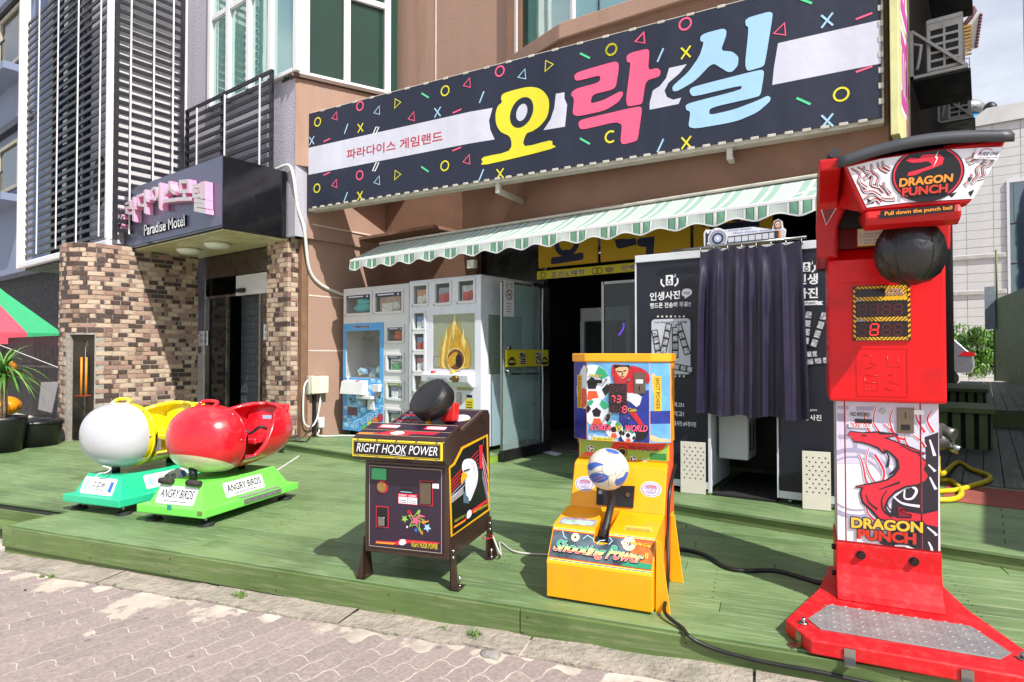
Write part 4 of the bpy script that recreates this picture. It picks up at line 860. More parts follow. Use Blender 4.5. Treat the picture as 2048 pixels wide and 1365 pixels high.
gd.part('lock', MB().cyl((.005, .1, 1.3), (.05, .1, 1.3), .022, 14), STEEL)
gb = Thing('door_board', 'yellow board with two Korean letters and gamepads across the glass door', 'sign', (-4.375, 5.66, 1.08))
gb.part('board', MB().box((0, 0, 0), (.02, .86, .2)), YS, bevel=.003)
p = Print((.02, 0, 0), (0, 1, 0), (0, 0, 1), thing=gb)
for ch, x in (('철', .24), ('권', .56)): p.text(ch, [(x, .03), (x + .13, .17)], NV, 0, .04, outline=(WHT, .03))
for x in (.1, .77): p.ring((x, .065), .05, .03, INK, 0, 16, ry=.035); p.disc((x - .045, .05), .03, INK, 1, 12); p.disc((x + .045, .05), .03, INK, 1, 12); p.disc((x + .04, .06), .012, WHT, 2, 8); p.disc((x - .04, .06), .012, WHT, 2, 8)
p.done('lettering')
ns = Thing('no_smoking_notice', 'white no smoking notice with red lettering on the glass door', 'notice', (-4.382, 5.64, 1.66))
ns.part('plate', MB().box((0, 0, 0), (.006, .19, .42)), PAPER)
p = Print((.006, 0, 0), (0, 1, 0), (0, 0, 1), thing=ns); p.text('금', [(.03, .34), (.075, .4)], RDK); p.text('연', [(.115, .34), (.16, .4)], RDK); p.ring((.095, .255), .055, .012, RDK, 0); p.stroke([(.055, .295), (.135, .215)], .01, RDK, 1, False); p.stroke([(.065, .25), (.13, .26)], .012, INK, 0, False)
for k in range(4): p.stroke([(.04, .15 - k * .03), (.15 - .02 * (k % 2), .15 - k * .03)], .007, INK, 0, False)
p.done('lettering')
solo('paper_sheet', 'white sheet of paper lying at the doorway', 'paper', MB().add([onz(1084, 905, .014), onz(1112, 913, .004), onz(1125, 908, .006), onz(1100, 902, .01)], [(0, 1, 2, 3)]), PAPER)
# fixed glass beside the doorway
fg = Thing('shop_window', 'dark glass shopfront panel with thin steel frame left of the photo booth', 'window', (-3.5, 6.52, 0))
fx0 = ony(1207, 700, 6.52).x + 3.5
fg.part('pane', MB().box((fx0, 0, .1), (fx0 + 1.3, .01, 2.05)), glass('shop pane', '#b8c4c6', 1.3, .05)); fg.part('frame', MB().box((fx0 - .02, -.01, 0), (fx0 + .012, .03, 2.08)).box((fx0, -.01, 2.05), (fx0 + 1.3, .03, 2.08)), STEEL)
# lit tube and coloured lamps inside the games room
lt_ = Thing('tube_lamp', 'lit white tube lamp on the dark games room ceiling', 'lamp', (-3.6, 7.6, 2.6)); lt_.part('tube', MB().cyl((-.6, 0, 0), (.6, 0, 0), .016, 8), mat('lit tube', '#ffffff', .4, var=0, emit=9)); lt_.part('fitting', MB().box((-.65, -.03, .02), (.65, .03, .06)), WHITE)
for k, (x, y, z, c) in enumerate([(-4.3, 8.3, 1.5, '#a040ff'), (-4.2, 8.3, 1.2, '#30a0ff')]): solo('neon_lamp', ['small purple neon lamp glowing inside the games room', 'small blue neon lamp glowing inside the games room'][k], 'lamp', MB().tube(catmull([(x, y, z), (x + .08, y, z + .12), (x + .06, y, z + .28)], 6), .012, 6), mat('neon ' + c, c, .4, var=0, emit=5), origin=(x, y, z))
# ---- machines glimpsed inside
def inner_cabinet(x, y, w_, d_, h_, label, name='game_cabinet'):
    t = Thing(name, label, 'arcade cabinet', (x, y, 0)); g = mat('pale cabinet grey', '#c2c4cb', .5)
    t.part('base', MB().box((0, 0, .05), (w_, d_, h_ * .42)), g, bevel=.01)
    [t.part('post', MB().box((a, b, h_ * .42), (a + .06, b + .06, h_ - .18)), g) for a in (0, w_ - .06) for b in (0, d_ - .06)]
    t.part('top', MB().box((0, 0, h_ - .18), (w_, d_, h_)), g, bevel=.01); t.part('glass', MB().box((.06, .02, h_ * .42), (w_ - .06, .03, h_ - .18)), glass('cabinet glass', '#cfd8da', 1, .04)); t.part('prize_pile', MB().ball((w_ / 2, d_ / 2, h_ * .42), (w_ * .4, d_ * .4, .12), 12), mat('dim plush', '#6a5568', .9, var=.5, vs=12))
inner_cabinet(-4.42, 7.4, .75, .8, 1.85, 'pale crane cabinet inside the dark games room by the door'); inner_cabinet(-3.55, 8.6, .8, .8, 1.9, 'pale crane cabinet deep inside the dark games room')
ai = Thing('air_hockey_machine', 'low white game machine with round patterns just inside the doorway', 'arcade machine', (-4.2, 6.95, 0), -8)
ai.part('body', MB().ext([(0, .08), (.62, .08), (.62, .62), (.5, .86), (.0, .86)], 'xz', 0, .6), mat('white machine panel', '#c9ccd0', .4), bevel=.012); ai.part('coin_door', MB().box((.36, -.012, .2), (.56, 0, .58)), BLACK); ai.part('hood', MB().ball((.2, .3, .88), (.3, .25, .12), 16), mat('maroon hood', '#4a1f1c', .5))
p = Print((0, -.002, 0), (1, 0, 0), (0, 0, 1), thing=ai); p.ring((.13, .15), .1, .02, INK, 0, a0=0, a1=PI); p.ring((.13, .15), .06, .02, mat('ochre print', '#b98a1c', .5, var=0), 0, a0=0, a1=PI); p.cut('arc_pattern'); p.disc((.28, .55), .035, mat('maroon hood'), 0); p.stroke([(.0, .5), (.15, .56), (.34, .52)], .02, mat('ochre print'), 0); p.done('pattern')
for x in (.06, .56):
    ai.part('caster', MB().cyl((x, .08, .04), (x, .11, .04), .04, 12), BLACK)
# ================================================================== claw machines on the left platform
CABW = mat('white cabinet laminate', '#d2d2d4', .35, var=.03, dirt='#b3aea4', ds=5, da=.2); CABB = mat('cool white cabinet enamel', '#cfd2dc', .3, var=.03)
PANE = glass('locker pane', '#f8fafa', .9, .02); KEYH = mat('keyhole chrome', '#77777a', .3, metal=1, var=0)
def holed(W_, H_, holes, y0, y1, z0=0):
    """a front panel with rectangular openings, built from butted strips"""
    xs = sorted({0, W_} | {h[0] for h in holes} | {h[2] for h in holes}); zs = sorted({z0, H_} | {h[1] for h in holes} | {h[3] for h in holes}); b = MB()
    for a, c in zip(zs, zs[1:]):
        run = None
        for p, q in zip(xs, xs[1:]):
            m_ = ((p + q) / 2, (a + c) / 2); inh = any(h[0] < m_[0] < h[2] and h[1] < m_[1] < h[3] for h in holes)
            if not inh: run = [run[0], q] if run else [p, q]
            if inh or q == xs[-1]:
                if run: b.box((run[0], y0, a), (run[1], y1, c)); run = None
    return b
def locker(t, x0, z0, x1, z1, item, head, y=0, frame=.035):
    d = t.part('locker_door', holed(x1 - x0 + 2 * frame, z1 - z0 + 2 * frame, [(frame, frame, x1 - x0 + frame, z1 - z0 + frame)], -.014, 0), CABW, bevel=.003)
    d.location = (x0 - frame, y - .001, z0 - frame)
    t.part('pane', MB().box((frame, .004, frame), (frame + x1 - x0, .007, frame + z1 - z0)), PANE, d)
    t.part('key_lock', MB().cyl((frame * .5, -.022, frame * .4), (frame * .5, -.013, frame * .4), .008, 10), KEYH, d)
    if head:
        p = Print((frame, -.0015, frame), (1, 0, 0), (0, 0, 1)); w_, h_ = x1 - x0, z1 - z0; p.rect(0, h_ * .82, w_, h_, head, 0)
        p.stroke([(w_ * .08, h_ * .91), (w_ * .7, h_ * .91)], h_ * .06, WHT, 1, False); p.disc((w_ * .86, h_ * .89), h_ * .06, WHT, 1, 12); p.done('header_strip', d)
    it = item(x0, z0, x1, z1)
    if it: t.part('prize', it[0], it[1])
PLUM = mat('locker header purple', '#3a3668', .5, var=0); LIMEH = mat('locker header lime', '#a9b63a', .5, var=0)
def plush(col, n):
    def f(x0, z0, x1, z1):
        w_ = x1 - x0; b = MB(); b.ball(((x0 + x1) / 2, .08, z0 + .3 * (z1 - z0)), (w_ * .36, .065, (z1 - z0) * .3), 14); b.ball(((x0 + x1) / 2 + w_ * .05, .08, z0 + .66 * (z1 - z0)), (w_ * .28, .06, (z1 - z0) * .22), 14); return b, mat(n, col, .9, var=.15)
    return f
def pack(col, n):
    def f(x0, z0, x1, z1):
        w_ = x1 - x0; h_ = z1 - z0; b = MB().box((x0 + w_ * .1, .03, z0 - .02), (x1 - w_ * .12, .16, z0 + h_ * .8)).box((x0 + w_ * .22, .012, z0 - .02), (x0 + w_ * .6, .028, z0 + h_ * .45)).ball((x0 + w_ * .7, .03, z0 + h_ * .3), (w_ * .17, .016, h_ * .25), 10); b.m = [0] * 6 + [1] * (len(b.f) - 6); acc = ['#d8d2c4', '#c0392b', '#d8b23a', '#4a7fb8', '#e8e8ea', '#58a06a'][sum(map(ord, n)) % 6]; return b, [mat(n, col, .45, var=.35, vs=22), mat('accent ' + acc, acc, .45, var=.3, vs=30)]
    return f
BACKC = mat('cabinet inside', '#d0d2d0', .6, var=.08)
def shell(t, W_, D_, H_, m, z0):
    t.part('side_panel', MB().box((0, .021, z0), (.02, D_, H_)), m, bevel=.003); t.part('side_panel', MB().box((W_ - .02, .021, z0), (W_, D_, H_)), m, bevel=.003)
    t.part('back_panel', MB().box((.021, D_ - .02, z0), (W_ - .021, D_, H_)), BACKC); t.part('top_panel', MB().box((-.005, 0, H_), (W_ + .005, D_, H_ + .02)), m, bevel=.004); t.part('bottom_panel', MB().box((.021, .021, z0), (W_ - .021, D_ - .021, z0 + .02)), BACKC)
    for x, y in ((.09, .09), (W_ - .09, .09), (.09, D_ - .1), (W_ - .09, D_ - .1)): t.part('caster', MB().cyl((x - .015, y, .035), (x + .015, y, .035), .034, 14), BLACK); 
z7 = zm(680, 560, 4.2625)
c1 = Thing('claw_machine', 'blue and white candy claw machine with prize lockers beside the tan wall', 'claw machine', (-7.212, 5.6, .09), 0, 'claw machines on the platform')
def c1p(x, y): p = c1.px(*z7(x, y), (0, 0, 0), (0, 1, 0)); return (p.x, p.z)
W1, H1, D1 = 1.32, 2.03, .82; Z1 = .075; XB = .845
holes = [];
def box4(f, x0, y0, x1, y1): a = f(x0, y1); b = f(x1, y0); return (a[0], a[1], b[0], b[1])
hA = box4(c1p, 57, 122, 262, 290); hB = box4(c1p, 305, 100, 530, 275); gl = box4(c1p, 62, 430, 342, 832)
lk = [box4(c1p, 407, a, 535, b) for a, b in ((405, 522), (648, 768), (885, 1003), (1122, 1235))]
holes = [hA, hB, gl] + lk; holes[2] = (.06, gl[1], .77, gl[3])
c1.part('front_panel', holed(W1, H1, holes, 0, .02, Z1), CABW)
shell(c1, W1, D1, H1, CABW, Z1)
for h, it, hd in [(hA, plush('#5fb9bd', 'teal plush'), PLUM), (hB, pack('#b08f78', 'brown boxed toy'), PLUM), (lk[0], plush('#c9682c', 'orange plush'), PLUM), (lk[1], pack('#e0e2e6', 'white boxed toy'), PLUM), (lk[2], pack('#8391a8', 'dark boxed toy'), LIMEH), (lk[3], pack('#a8bdb8', 'grey green boxed toy'), PLUM)]: locker(c1, *h, it, hd)
c1.part('shelf', MB().box((.021, .03, 1.545), (W1 - .021, D1 - .03, 1.56)), BACKC); c1.part('divider', MB().box((XB - .01, .03, Z1), (XB + .005, D1 - .03, 1.54)), BACKC)
for z in (.42, .72, 1.0, 1.26): c1.part('shelf', MB().box((XB + .01, .03, z + .03), (W1 - .03, D1 - .03, z + .04)), BACKC)
BLU = mat('candy blue vinyl', '#4f9fdc', .35, var=.06, vs=2); BLU2 = mat('pale blue bubble print', '#8cc4ea', .35, var=.1, vs=10); BLU3 = mat('bubble highlight print', '#b5d8f0', .35, var=0)
c1.part('blue_fascia', holed(XB, 1.56, [(.06, gl[1], .77, gl[3])], -.006, -.001, Z1), BLU); c1.part('window_pane', MB().box((.06, .004, gl[1]), (.77, .009, gl[3])), PANE)
c1.part('play_floor', MB().box((.03, .03, gl[1] - .02), (XB - .02, D1 - .03, gl[1])), BACKC); c1.part('mirror_back', MB().box((.14, D1 - .04, gl[1] + .16), (.7, D1 - .025, gl[3] - .16)), mat('brown tinted mirror', '#5d4f46', .15, var=.1))
c1.part('gantry', MB().box((.06, .3, gl[3] - .1), (.8, .32, gl[3] - .08)).box((.06, .45, gl[3] - .1), (.8, .47, gl[3] - .08)).box((.4, .28, gl[3] - .13), (.52, .49, gl[3] - .07)), STEEL)
c1.part('claw', MB().tube([(.46, .38, gl[3] - .13), (.46, .38, gl[3] - .24)], .012).tube([(.46, .38, gl[3] - .24), (.4, .38, gl[3] - .3), (.43, .38, gl[3] - .36)], .007).tube([(.46, .38, gl[3] - .24), (.52, .38, gl[3] - .3), (.49, .38, gl[3] - .36)], .007), STEEL)
for k in range(16):
    x, y = rr.uniform(.28, .72), rr.uniform(.07, .3); zz = gl[1] + .03 + rr.uniform(0, .1); a = rr.uniform(0, PI); d = Vector((math.cos(a), math.sin(a), rr.uniform(-.2, .3))) * .06
    c1.part('candy_tube', MB().cyl(Vector((x, y, zz)) - d, Vector((x, y, zz)) + d, .042, 12), mat(['white candy tube', 'pale blue candy tube', 'cream candy tube'][k % 3], ['#d9dcdc', '#8fb9d6', '#d8cfc0'][k % 3], .4, var=.25, vs=18), bevel=.004)
pr = Print((0, -.0065, 0), (1, 0, 0), (0, 0, 1), thing=c1)
for x, y, r in [(285, 860, 22), (340, 870, 20), (268, 915, 26), (345, 985, 28), (330, 1020, 26), (250, 975, 24), (85, 985, 22), (105, 960, 18), (170, 1055, 26), (200, 1110, 26), (140, 1110, 22), (85, 1200, 24), (60, 1235, 22), (55, 1090, 20), (160, 1150, 20), (120, 1170, 18), (310, 1110, 26), (355, 1085, 20), (280, 1150, 26), (110, 1250, 18), (300, 950, 16), (215, 1040, 16), (355, 900, 18), (50, 1170, 16)]:
    c = c1p(x, y); q = c1p(x + r, y); R_ = q[0] - c[0]; pr.disc(c, R_, BLU2, 0, 20, ry=R_ * .62); pr.disc((c[0] - R_ * .25, c[1] + R_ * .18), R_ * .5, BLU3, 1, 14, ry=R_ * .28)
props(pr.cut('bubble_print'), kind='stuff')
pr.text('mentos', [c1p(*p) for p in [(125, 1270), (375, 1130), (372, 1060), (122, 1205)]], BLU, 3, .03, outline=(BLU3, .06))
pr.cut('name_print')
for x, y, n_, c in [(348, 1175, 'candy red', '#b53340'), (305, 1207, 'candy orange', '#d27a2c'), (262, 1240, 'candy yellow', '#c8cc48'), (216, 1268, 'candy green', '#5fb26c')]: q = c1p(x, y); pr.disc(q, .058, mat(n_, c, .35, var=.1), 4, 20, ry=.056)
pr.cut('candy_print')
pr.text('mentos', [c1p(*p) for p in [(118, 412), (255, 408), (255, 385), (118, 388)]], NV, 1, .05, outline=(WHT, .06))
pr.cut('name_print')
a = c1p(68, 1150); b = c1p(160, 1002); pr.rect(a[0], a[1], b[0], b[1], BLU2, 2); pr.text('PRIZE', [c1p(80, 1035), c1p(150, 1008)], INK, 3, .03); pr.text('OUT', [c1p(92, 1060), c1p(135, 1038)], INK, 3, .03)
a = c1p(70, 1150); b = c1p(155, 1088); pr.rect(a[0], a[1], b[0], b[1], mat('prize chute print', '#6a4a58', .4, var=.9, vs=40), 4)
pr.done('prize_print')
a, b = c1p(60, 968), c1p(248, 870); c1.part('control_shelf', MB().ext([(-.13, a[1]), (-.01, a[1] - .01), (-.01, b[1] + .02), (-.1, b[1])], 'yz', a[0], b[0]), CABW, bevel=.006)
q = c1p(188, 872); c1.part('button', MB().cyl((q[0], -.07, q[1] - .005), (q[0], -.07, q[1] + .025), .03, 16), mat('red button', '#b3201c', .35)); q = c1p(98, 855); c1.part('joystick', MB().cyl((q[0], -.06, q[1] - .03), (q[0], -.06, q[1] + .03), .008).ball((q[0], -.06, q[1] + .04), .02, 12), WHT)
a, b = c1p(303, 952), c1p(358, 893); c1.part('bill_box', MB().box((a[0], -.06, a[1]), (b[0], -.008, b[1])), CABW, bevel=.004); c1.part('coin_chute', MB().box((a[0] + .04, -.04, a[1] - .07), (b[0] - .01, -.01, a[1])), STEEL)
a, b = c1p(180, 1010), c1p(308, 990); c1.part('ledge', MB().box((a[0], -.09, a[1]), (b[0], -.008, b[1])), CABW, bevel=.004); a, b = c1p(205, 1078), c1p(235, 1010); c1.part('coin_mech', MB().box((a[0], -.03, a[1]), (b[0], -.008, b[1])), STEEL); a, b = c1p(245, 1105), c1p(300, 1025); c1.part('keypad_plate', MB().box((a[0], -.025, a[1]), (b[0], -.008, b[1])), CABW, bevel=.003)
# second machine
z8b = zm(810, 540, 3.413)
c2 = Thing('claw_machine', 'tall white claw machine with golden flame graphic behind the boxing game', 'claw machine', (-5.775, 5.5, .09), 0, 'claw machines on the platform')
def c2p(x, y): p = c2.px(*z8b(x, y), (0, 0, 0), (0, 1, 0)); return (p.x, p.z)
W2, H2, D2 = 1.17, 2.035, 1.05
tops = [box4(c2p, 62, 105, 150, 235), box4(c2p, 210, 90, 307, 228), box4(c2p, 368, 72, 470, 215)]; sides = [box4(c2p, 65, a, 132, b) for a, b in ((295, 402), (437, 545), (580, 688), (725, 822))]; main = box4(c2p, 190, 295, 476, 676)
c2.part('front_panel', holed(W2, H2, tops + sides + [main], 0, .02, .06), CABB)
c2.part('back_panel', MB().box((.02, D2 - .02, .06), (W2 - .02, D2, H2)), BACKC); c2.part('side_panel', MB().box((0, .021, .06), (.02, D2, H2)), CABB)
sd = holed(D2 - .021, H2, [(.12, .9, .8, 1.6)], 0, .02, .06); c2.part('side_panel', MB().add([(W2 - v.y, .021 + v.x, v.z) for v in sd.v], sd.f), CABB, bevel=.003)
c2.part('side_pane', MB().box((W2 - .012, .13, .9), (W2 - .008, .82, 1.6)), glass('pale green side pane', '#b9c9b8', 1.0, .45)); c2.part('top_panel', MB().box((-.004, 0, H2), (W2 + .004, D2, H2 + .02)), CABB, bevel=.004)  # side pane made milky to look lit from inside
for x, y in ((.09, .09), (W2 - .09, .09), (W2 - .09, D2 - .1)): c2.part('caster', MB().cyl((x - .015, y, .03), (x + .015, y, .03), .03, 14), BLACK)
for h, it in zip(tops + sides, [pack('#d08a5c', 'orange boxed figure'), pack('#9aa0a6', 'grey boxed figure'), pack('#b9bcba', 'silver boxed figure'), pack('#6a92c8', 'blue boxed figure'), pack('#7d9cc0', 'sky boxed figure'), pack('#c06a70', 'maroon boxed figure'), plush('#b8aa94', 'beige plush')]): locker(c2, *h, it, None, frame=.03)
c2.part('shelf', MB().box((.021, .03, 1.66), (W2 - .021, D2 - .03, 1.675)), BACKC); c2.part('divider', MB().box((.3, .03, .06), (.315, D2 - .03, 1.65)), BACKC)
for z in (.62, .92, 1.2): c2.part('shelf', MB().box((.02, .03, z + .06), (.3, D2 - .03, z + .07)), BACKC)
c2.part('play_floor', MB().box((.32, .03, main[1] - .02), (W2 - .03, D2 - .03, main[1])), BACKC)
c2.part('window_pane', MB().box((main[0], .004, main[1]), (main[2], .009, main[3])), glass('greenish play window', '#bfc6ae', 1.0, .5))  # milky green tint in place of the light inside the cabinet
GOLD = mat('golden flame print', '#b98f26', .4, var=.25, vs=14); GOLD2 = mat('pale flame print', '#d9c878', .4, var=.15); BRN = mat('brown flame print', '#6f3a1c', .4, var=.3, vs=20)
pr = Print((0, .0035, 0), (1, 0, 0), (0, 0, 1), thing=c2); f = c2p
for base, top, w_, c, l in [(255, 440, 22, GOLD, 0), (282, 400, 30, GOLD2, 1), (308, 350, 36, GOLD, 2), (340, 300, 42, GOLD2, 3), (372, 345, 36, GOLD, 4), (400, 400, 30, GOLD2, 5), (424, 440, 22, GOLD, 6), (322, 400, 18, GOLD, 7), (385, 430, 18, GOLD, 8), (352, 360, 20, GOLD, 9)]:
    pr.blob([f(base - w_, 660), f(base - w_ * .9, (660 + top) / 2 + 20), f(base - w_ * .2, top + 40), f(base + w_ * .1, top), f(base + w_ * .2, top + 60), f(base + w_, (660 + top) / 2), f(base + w_ * .9, 660)], c, l, 4)
pr.disc(f(350, 612), .14, BRN, 10, 24, ry=.13); pr.ring(f(350, 612), .14, .014, GOLD2, 11, ry=.13); pr.blob([f(300, 600), f(350, 560), f(372, 600), f(330, 660), f(295, 640)], GOLD, 12); pr.disc(f(372, 620), .05, BLACK, 13, 16, ry=.08)
a = f(195, 665); b = f(240, 590); pr.stroke([a, (b[0], a[1]), b, (a[0], b[1])], .006, BLACK, 0, False, True)
pr.done('flame_graphic')
a, b = c2p(158, 790), c2p(478, 700); c2.part('control_shelf', MB().ext([(-.12, a[1] + .06), (-.04, a[1]), (-.001, a[1]), (-.001, b[1]), (-.13, b[1] - .03)], 'yz', a[0], b[0]), CABB, bevel=.006)
for x, c in ((220, 'red button'), (352, 'yellow button')): q = c2p(x, 700); c2.part('button', MB().cyl((q[0], -.07, q[1] - .02), (q[0], -.07, q[1] + .02), .03, 16), mat(c, '#c2a21e' if 'yell' in c else '#b3201c', .35))
p = Print((0, -.13, 0), (1, 0, 0), (0, 0, 1), thing=c2); p.text('DRAGON BALL', [c2p(205, 752), c2p(345, 735)], mat('grey lettering', '#55585e', .5, var=0), 0, .0); p.done('lettering')
q = c2p(400, 742); c2.part('crank_knob', MB().cyl((q[0], -.17, q[1]), (q[0], -.12, q[1]), .04, 16).box((q[0] - .05, -.19, q[1] - .015), (q[0] + .05, -.17, q[1] + .015)), mat('brass', '#7a6434', .35, metal=.9, var=.1))
a, b = c2p(355, 918), c2p(385, 838); c2.part('coin_mech', MB().box((a[0], -.014, a[1]), (b[0], -.001, b[1])), STEEL, bevel=.003)
p = Print((0, -.0005, 0), (1, 0, 0), (0, 0, 1), thing=c2); a, b = c2p(412, 945), c2p(467, 882); p.rect(a[0], a[1], b[0], b[1], YS, 0)
for k in range(4): p.stroke([(a[0] + .02, b[1] - .04 - k * .03), (b[0] - .02, b[1] - .04 - k * .03)], .01, RDK if k == 0 else INK, 1, False)
a, b = c2p(420, 872), c2p(460, 855); p.rect(a[0], a[1], b[0], b[1], INK, 0); a, b = c2p(355, 822), c2p(462, 808); p.rect(a[0], a[1], b[0], b[1], mat('tan label', '#a89a72', .5, var=.3, vs=60), 0); p.done('labels')
# ================================================================== photo booth
pb = Thing('photo_booth', 'navy photo booth with white Korean lettering standing on casters', 'photo booth', (-2.41, 4.99, .09), 4.4)
NAVB = mat('navy booth panel', '#151a27', .45, var=.05); BW = mat('pale booth frame', '#ccd0d6', .4, var=.03)
def pbp(u, v, y=0.): p = pb.px(u, v, (0, y, 0), (0, 1, 0)); return (p.x, p.z)
zb = zm(1240, 420, 2.2022)
PL1 = .61; PR0, PR1 = 1.145, 1.56; BT = 2.0
pb.part('front_panel', MB().box((0, 0, .06), (PL1, .03, BT - .06)), NAVB, bevel=.002); pb.part('front_panel', MB().box((PR0, 0, .06), (PR1, .03, BT - .06)), NAVB, bevel=.002)
pb.part('frame', MB().box((-.012, -.012, BT - .062), (PR1 + .012, .04, BT)), BW, bevel=.003); pb.part('frame', MB().box((0, -.004, .045), (PL1 - .0, .035, .1)), BW); pb.part('frame', MB().box((PR0, -.004, .045), (PR1, .035, .1)), BW); pb.part('frame', MB().box((PL1, -.006, .02), (PL1 + .02, .035, BT - .063)), BW); pb.part('frame', MB().box((PR0 - .012, -.006, .045), (PR0 - .001, .035, BT - .063)), BW); pb.part('frame', MB().box((-.014, -.006, .045), (-.002, .04, BT - .063)), BW)
pb.part('side_wall', MB().box((0, .036, .05), (.02, 1.15, BT - .01)), NAVB); pb.part('side_wall', MB().box((PR1 - .02, .036, .05), (PR1, 1.15, BT - .01)), NAVB); pb.part('inner_wall', MB().box((PL1 - .03, .04, .05), (PL1, .7, BT - .05)), mat('booth interior white', '#b9bfc6', .5)); pb.part('inner_wall', MB().box((PR0, .04, .05), (PR0 + .02, .75, BT - .05)), mat('booth interior grey', '#6f7478', .5)); pb.part('back_wall', MB().box((.02, 1.1, .05), (PR1 - .02, 1.13, BT - .02)), BLACK); pb.part('roof', MB().box((.02, .045, BT - .03), (PR1 - .02, 1.1, BT - .01)), BLACK); pb.part('floor_mat', MB().box((PL1 + .03, .0, .004), (PR0 - .02, 1.09, .02)), mat('black booth mat', '#151515', .9, bump=.5, bs=80))
for x in (.1, .5, 1.22, 1.5): pb.part('caster', MB().cyl((x - .012, .04, .024), (x + .012, .04, .024), .024, 12), STEEL)
pr = Print((0, -.0005, 0), (1, 0, 0), (0, 0, 1), thing=pb); P2 = lambda x, y: pbp(*zb(x, y))
def camera_icon(c, s, m):
    pr.rect(c[0] - s * .5, c[1] - s * .7, c[0] + s * .5, c[1] + s * .7, m, 0); pr.disc((c[0], c[1] + s * .3), s * .22, NAVB, 1, 14); pr.disc((c[0], c[1] - s * .3), s * .3, NAVB, 1, 16); pr.disc((c[0], c[1] - s * .3), s * .16, m, 2, 12); pr.stroke([(c[0] + s * .5, c[1] + s * .4), (c[0] + s * .8, c[1] + s * .4), (c[0] + s * .8, c[1] + s * .8)], s * .1, m, 0, False)
    for sg in (-1, 1): pr.ring((c[0], c[1] - s * .1), s * 1.15, s * .2, m, 0, 9, a0=PI + sg * PI / 2 - 1.0 + (0 if sg > 0 else 0) + (PI if False else 0), a1=PI + sg * PI / 2 + 1.0) if False else pr.stroke([(c[0] + sg * s * .7, c[1] - s * .85), (c[0] + sg * s * 1.12, c[1] - s * .4), (c[0] + sg * s * 1.1, c[1] + s * .2)], s * .22, m, 0)
camera_icon(P2(218, 310), .062, WHT)
pr.text('인생사진', [P2(*p) for p in [(132, 402), (265, 392), (265, 355), (132, 365)]], WHT, 0, .04)
pr.blob([P2(*p) for p in [(272, 368), (278, 352), (300, 347), (315, 355), (316, 370), (300, 383), (284, 392), (286, 384), (275, 378)]], WHT, 0, 3); pr.text('TALK', [P2(279, 373), P2(310, 360)], NAVB, 1, .02)
pr.text('핸드폰 전송이 무료!!', [P2(*p) for p in [(132, 435), (312, 427), (312, 403), (132, 411)]], WHT, 0, .03)
pr.cut('heading_print')
def rrect(x0, z0, x1, z1, r, m, l):
    pts = []
    for cx2, cz2, a0 in ((x1 - r, z1 - r, 0), (x0 + r, z1 - r, 90), (x0 + r, z0 + r, 180), (x1 - r, z0 + r, 270)): pts += [(cx2 + r * math.cos(math.radians(a0 + k * 22.5)), cz2 + r * math.sin(math.radians(a0 + k * 22.5))) for k in range(5)]
    pr.poly(pts, m, l)
a, b = P2(128, 740), P2(322, 460); rrect(a[0], a[1], b[0], b[1], .04, INK, 0); a, b = P2(140, 722), P2(310, 478); PALE = mat('pale poster grey', '#bfc2cc', .5, var=0); rrect(a[0], a[1], b[0], b[1], .03, PALE, 1)
for k in range(7):
    for yy in (470, 733): q = P2(168 + k * 19, yy); pr.poly([(q[0] + (.013 if j % 2 == 0 else .005) * math.sin(j * PI / 5), q[1] + (.013 if j % 2 == 0 else .005) * math.cos(j * PI / 5)) for j in range(10)], WHT, 2)
pr.text('Color Photography', [P2(152, 503), P2(238, 489)], INK, 2, 0, .3); pr.text('4,000₩', [P2(253, 501), P2(296, 489)], INK, 2, .01)
PH = mat('photo frame print', '#a8a9b0', .5, var=.7, vs=60)
def strip(cx, cy, ang, L_, l=3, w_=.055, cell=4):
    c = Vector(P2(cx, cy)); d = Vector((math.cos(ang), math.sin(ang))); n_ = Vector((-d.y, d.x))
    R_ = lambda s0, s1, t0, t1: [tuple(c + d * s0 + n_ * t0), tuple(c + d * s1 + n_ * t0), tuple(c + d * s1 + n_ * t1), tuple(c + d * s0 + n_ * t1)]
    pr.poly(R_(-L_ / 2, L_ / 2, -w_ / 2, w_ / 2), INK, l)
    for k in range(cell): s0 = -L_ / 2 + L_ * (k + .12) / cell; pr.poly(R_(s0, s0 + L_ * .76 / cell, -w_ * .36, w_ * .36), PH, l + 1)
for cx, cy, ang, L_ in [(163, 590, math.radians(-80), .24), (204, 567, math.radians(78), .26), (244, 585, math.radians(-90), .26), (278, 570, math.radians(-73), .27), (265, 695, math.radians(-10), .22)]: strip(cx, cy, ang, L_)
pr.cut('poster_print')
for s_, q in [('찍고!', (232, 868, 282, 850)), ('올리고!', (214, 908, 282, 888)), ('#커플사진 #우정사진', (216, 949, 335, 935))]: pr.text(s_, [P2(q[0], q[1]), P2(q[2], q[3])], WHT, 0, .03); pr.cut('caption_print')
camera_icon(P2(822, 252), .05, WHT); pr.text('인생', [P2(*p) for p in [(775, 330), (872, 328), (872, 280), (775, 285)]], WHT, 0, .05); pr.text('사진', [P2(*p) for p in [(775, 392), (872, 390), (872, 342), (775, 347)]], WHT, 0, .05)
a, b = P2(780, 422), P2(872, 400); pr.rect(a[0], a[1], b[0], b[1], WHT, 0); pr.text('SELF STUDIO', [P2(782, 418), P2(862, 405)], INK, 1, .02); pr.poly([P2(872, 420), P2(896, 418), P2(886, 410), P2(896, 402), P2(872, 404)], WHT, 1)
pr.cut('heading_print')
for cx, cy, ang, L_ in [(825, 520, math.radians(84), .26), (877, 528, math.radians(72), .28), (822, 637, math.radians(4), .15), (855, 667, math.radians(6), .22)]: strip(cx, cy, ang, L_)
pr.cut('photo_strips')
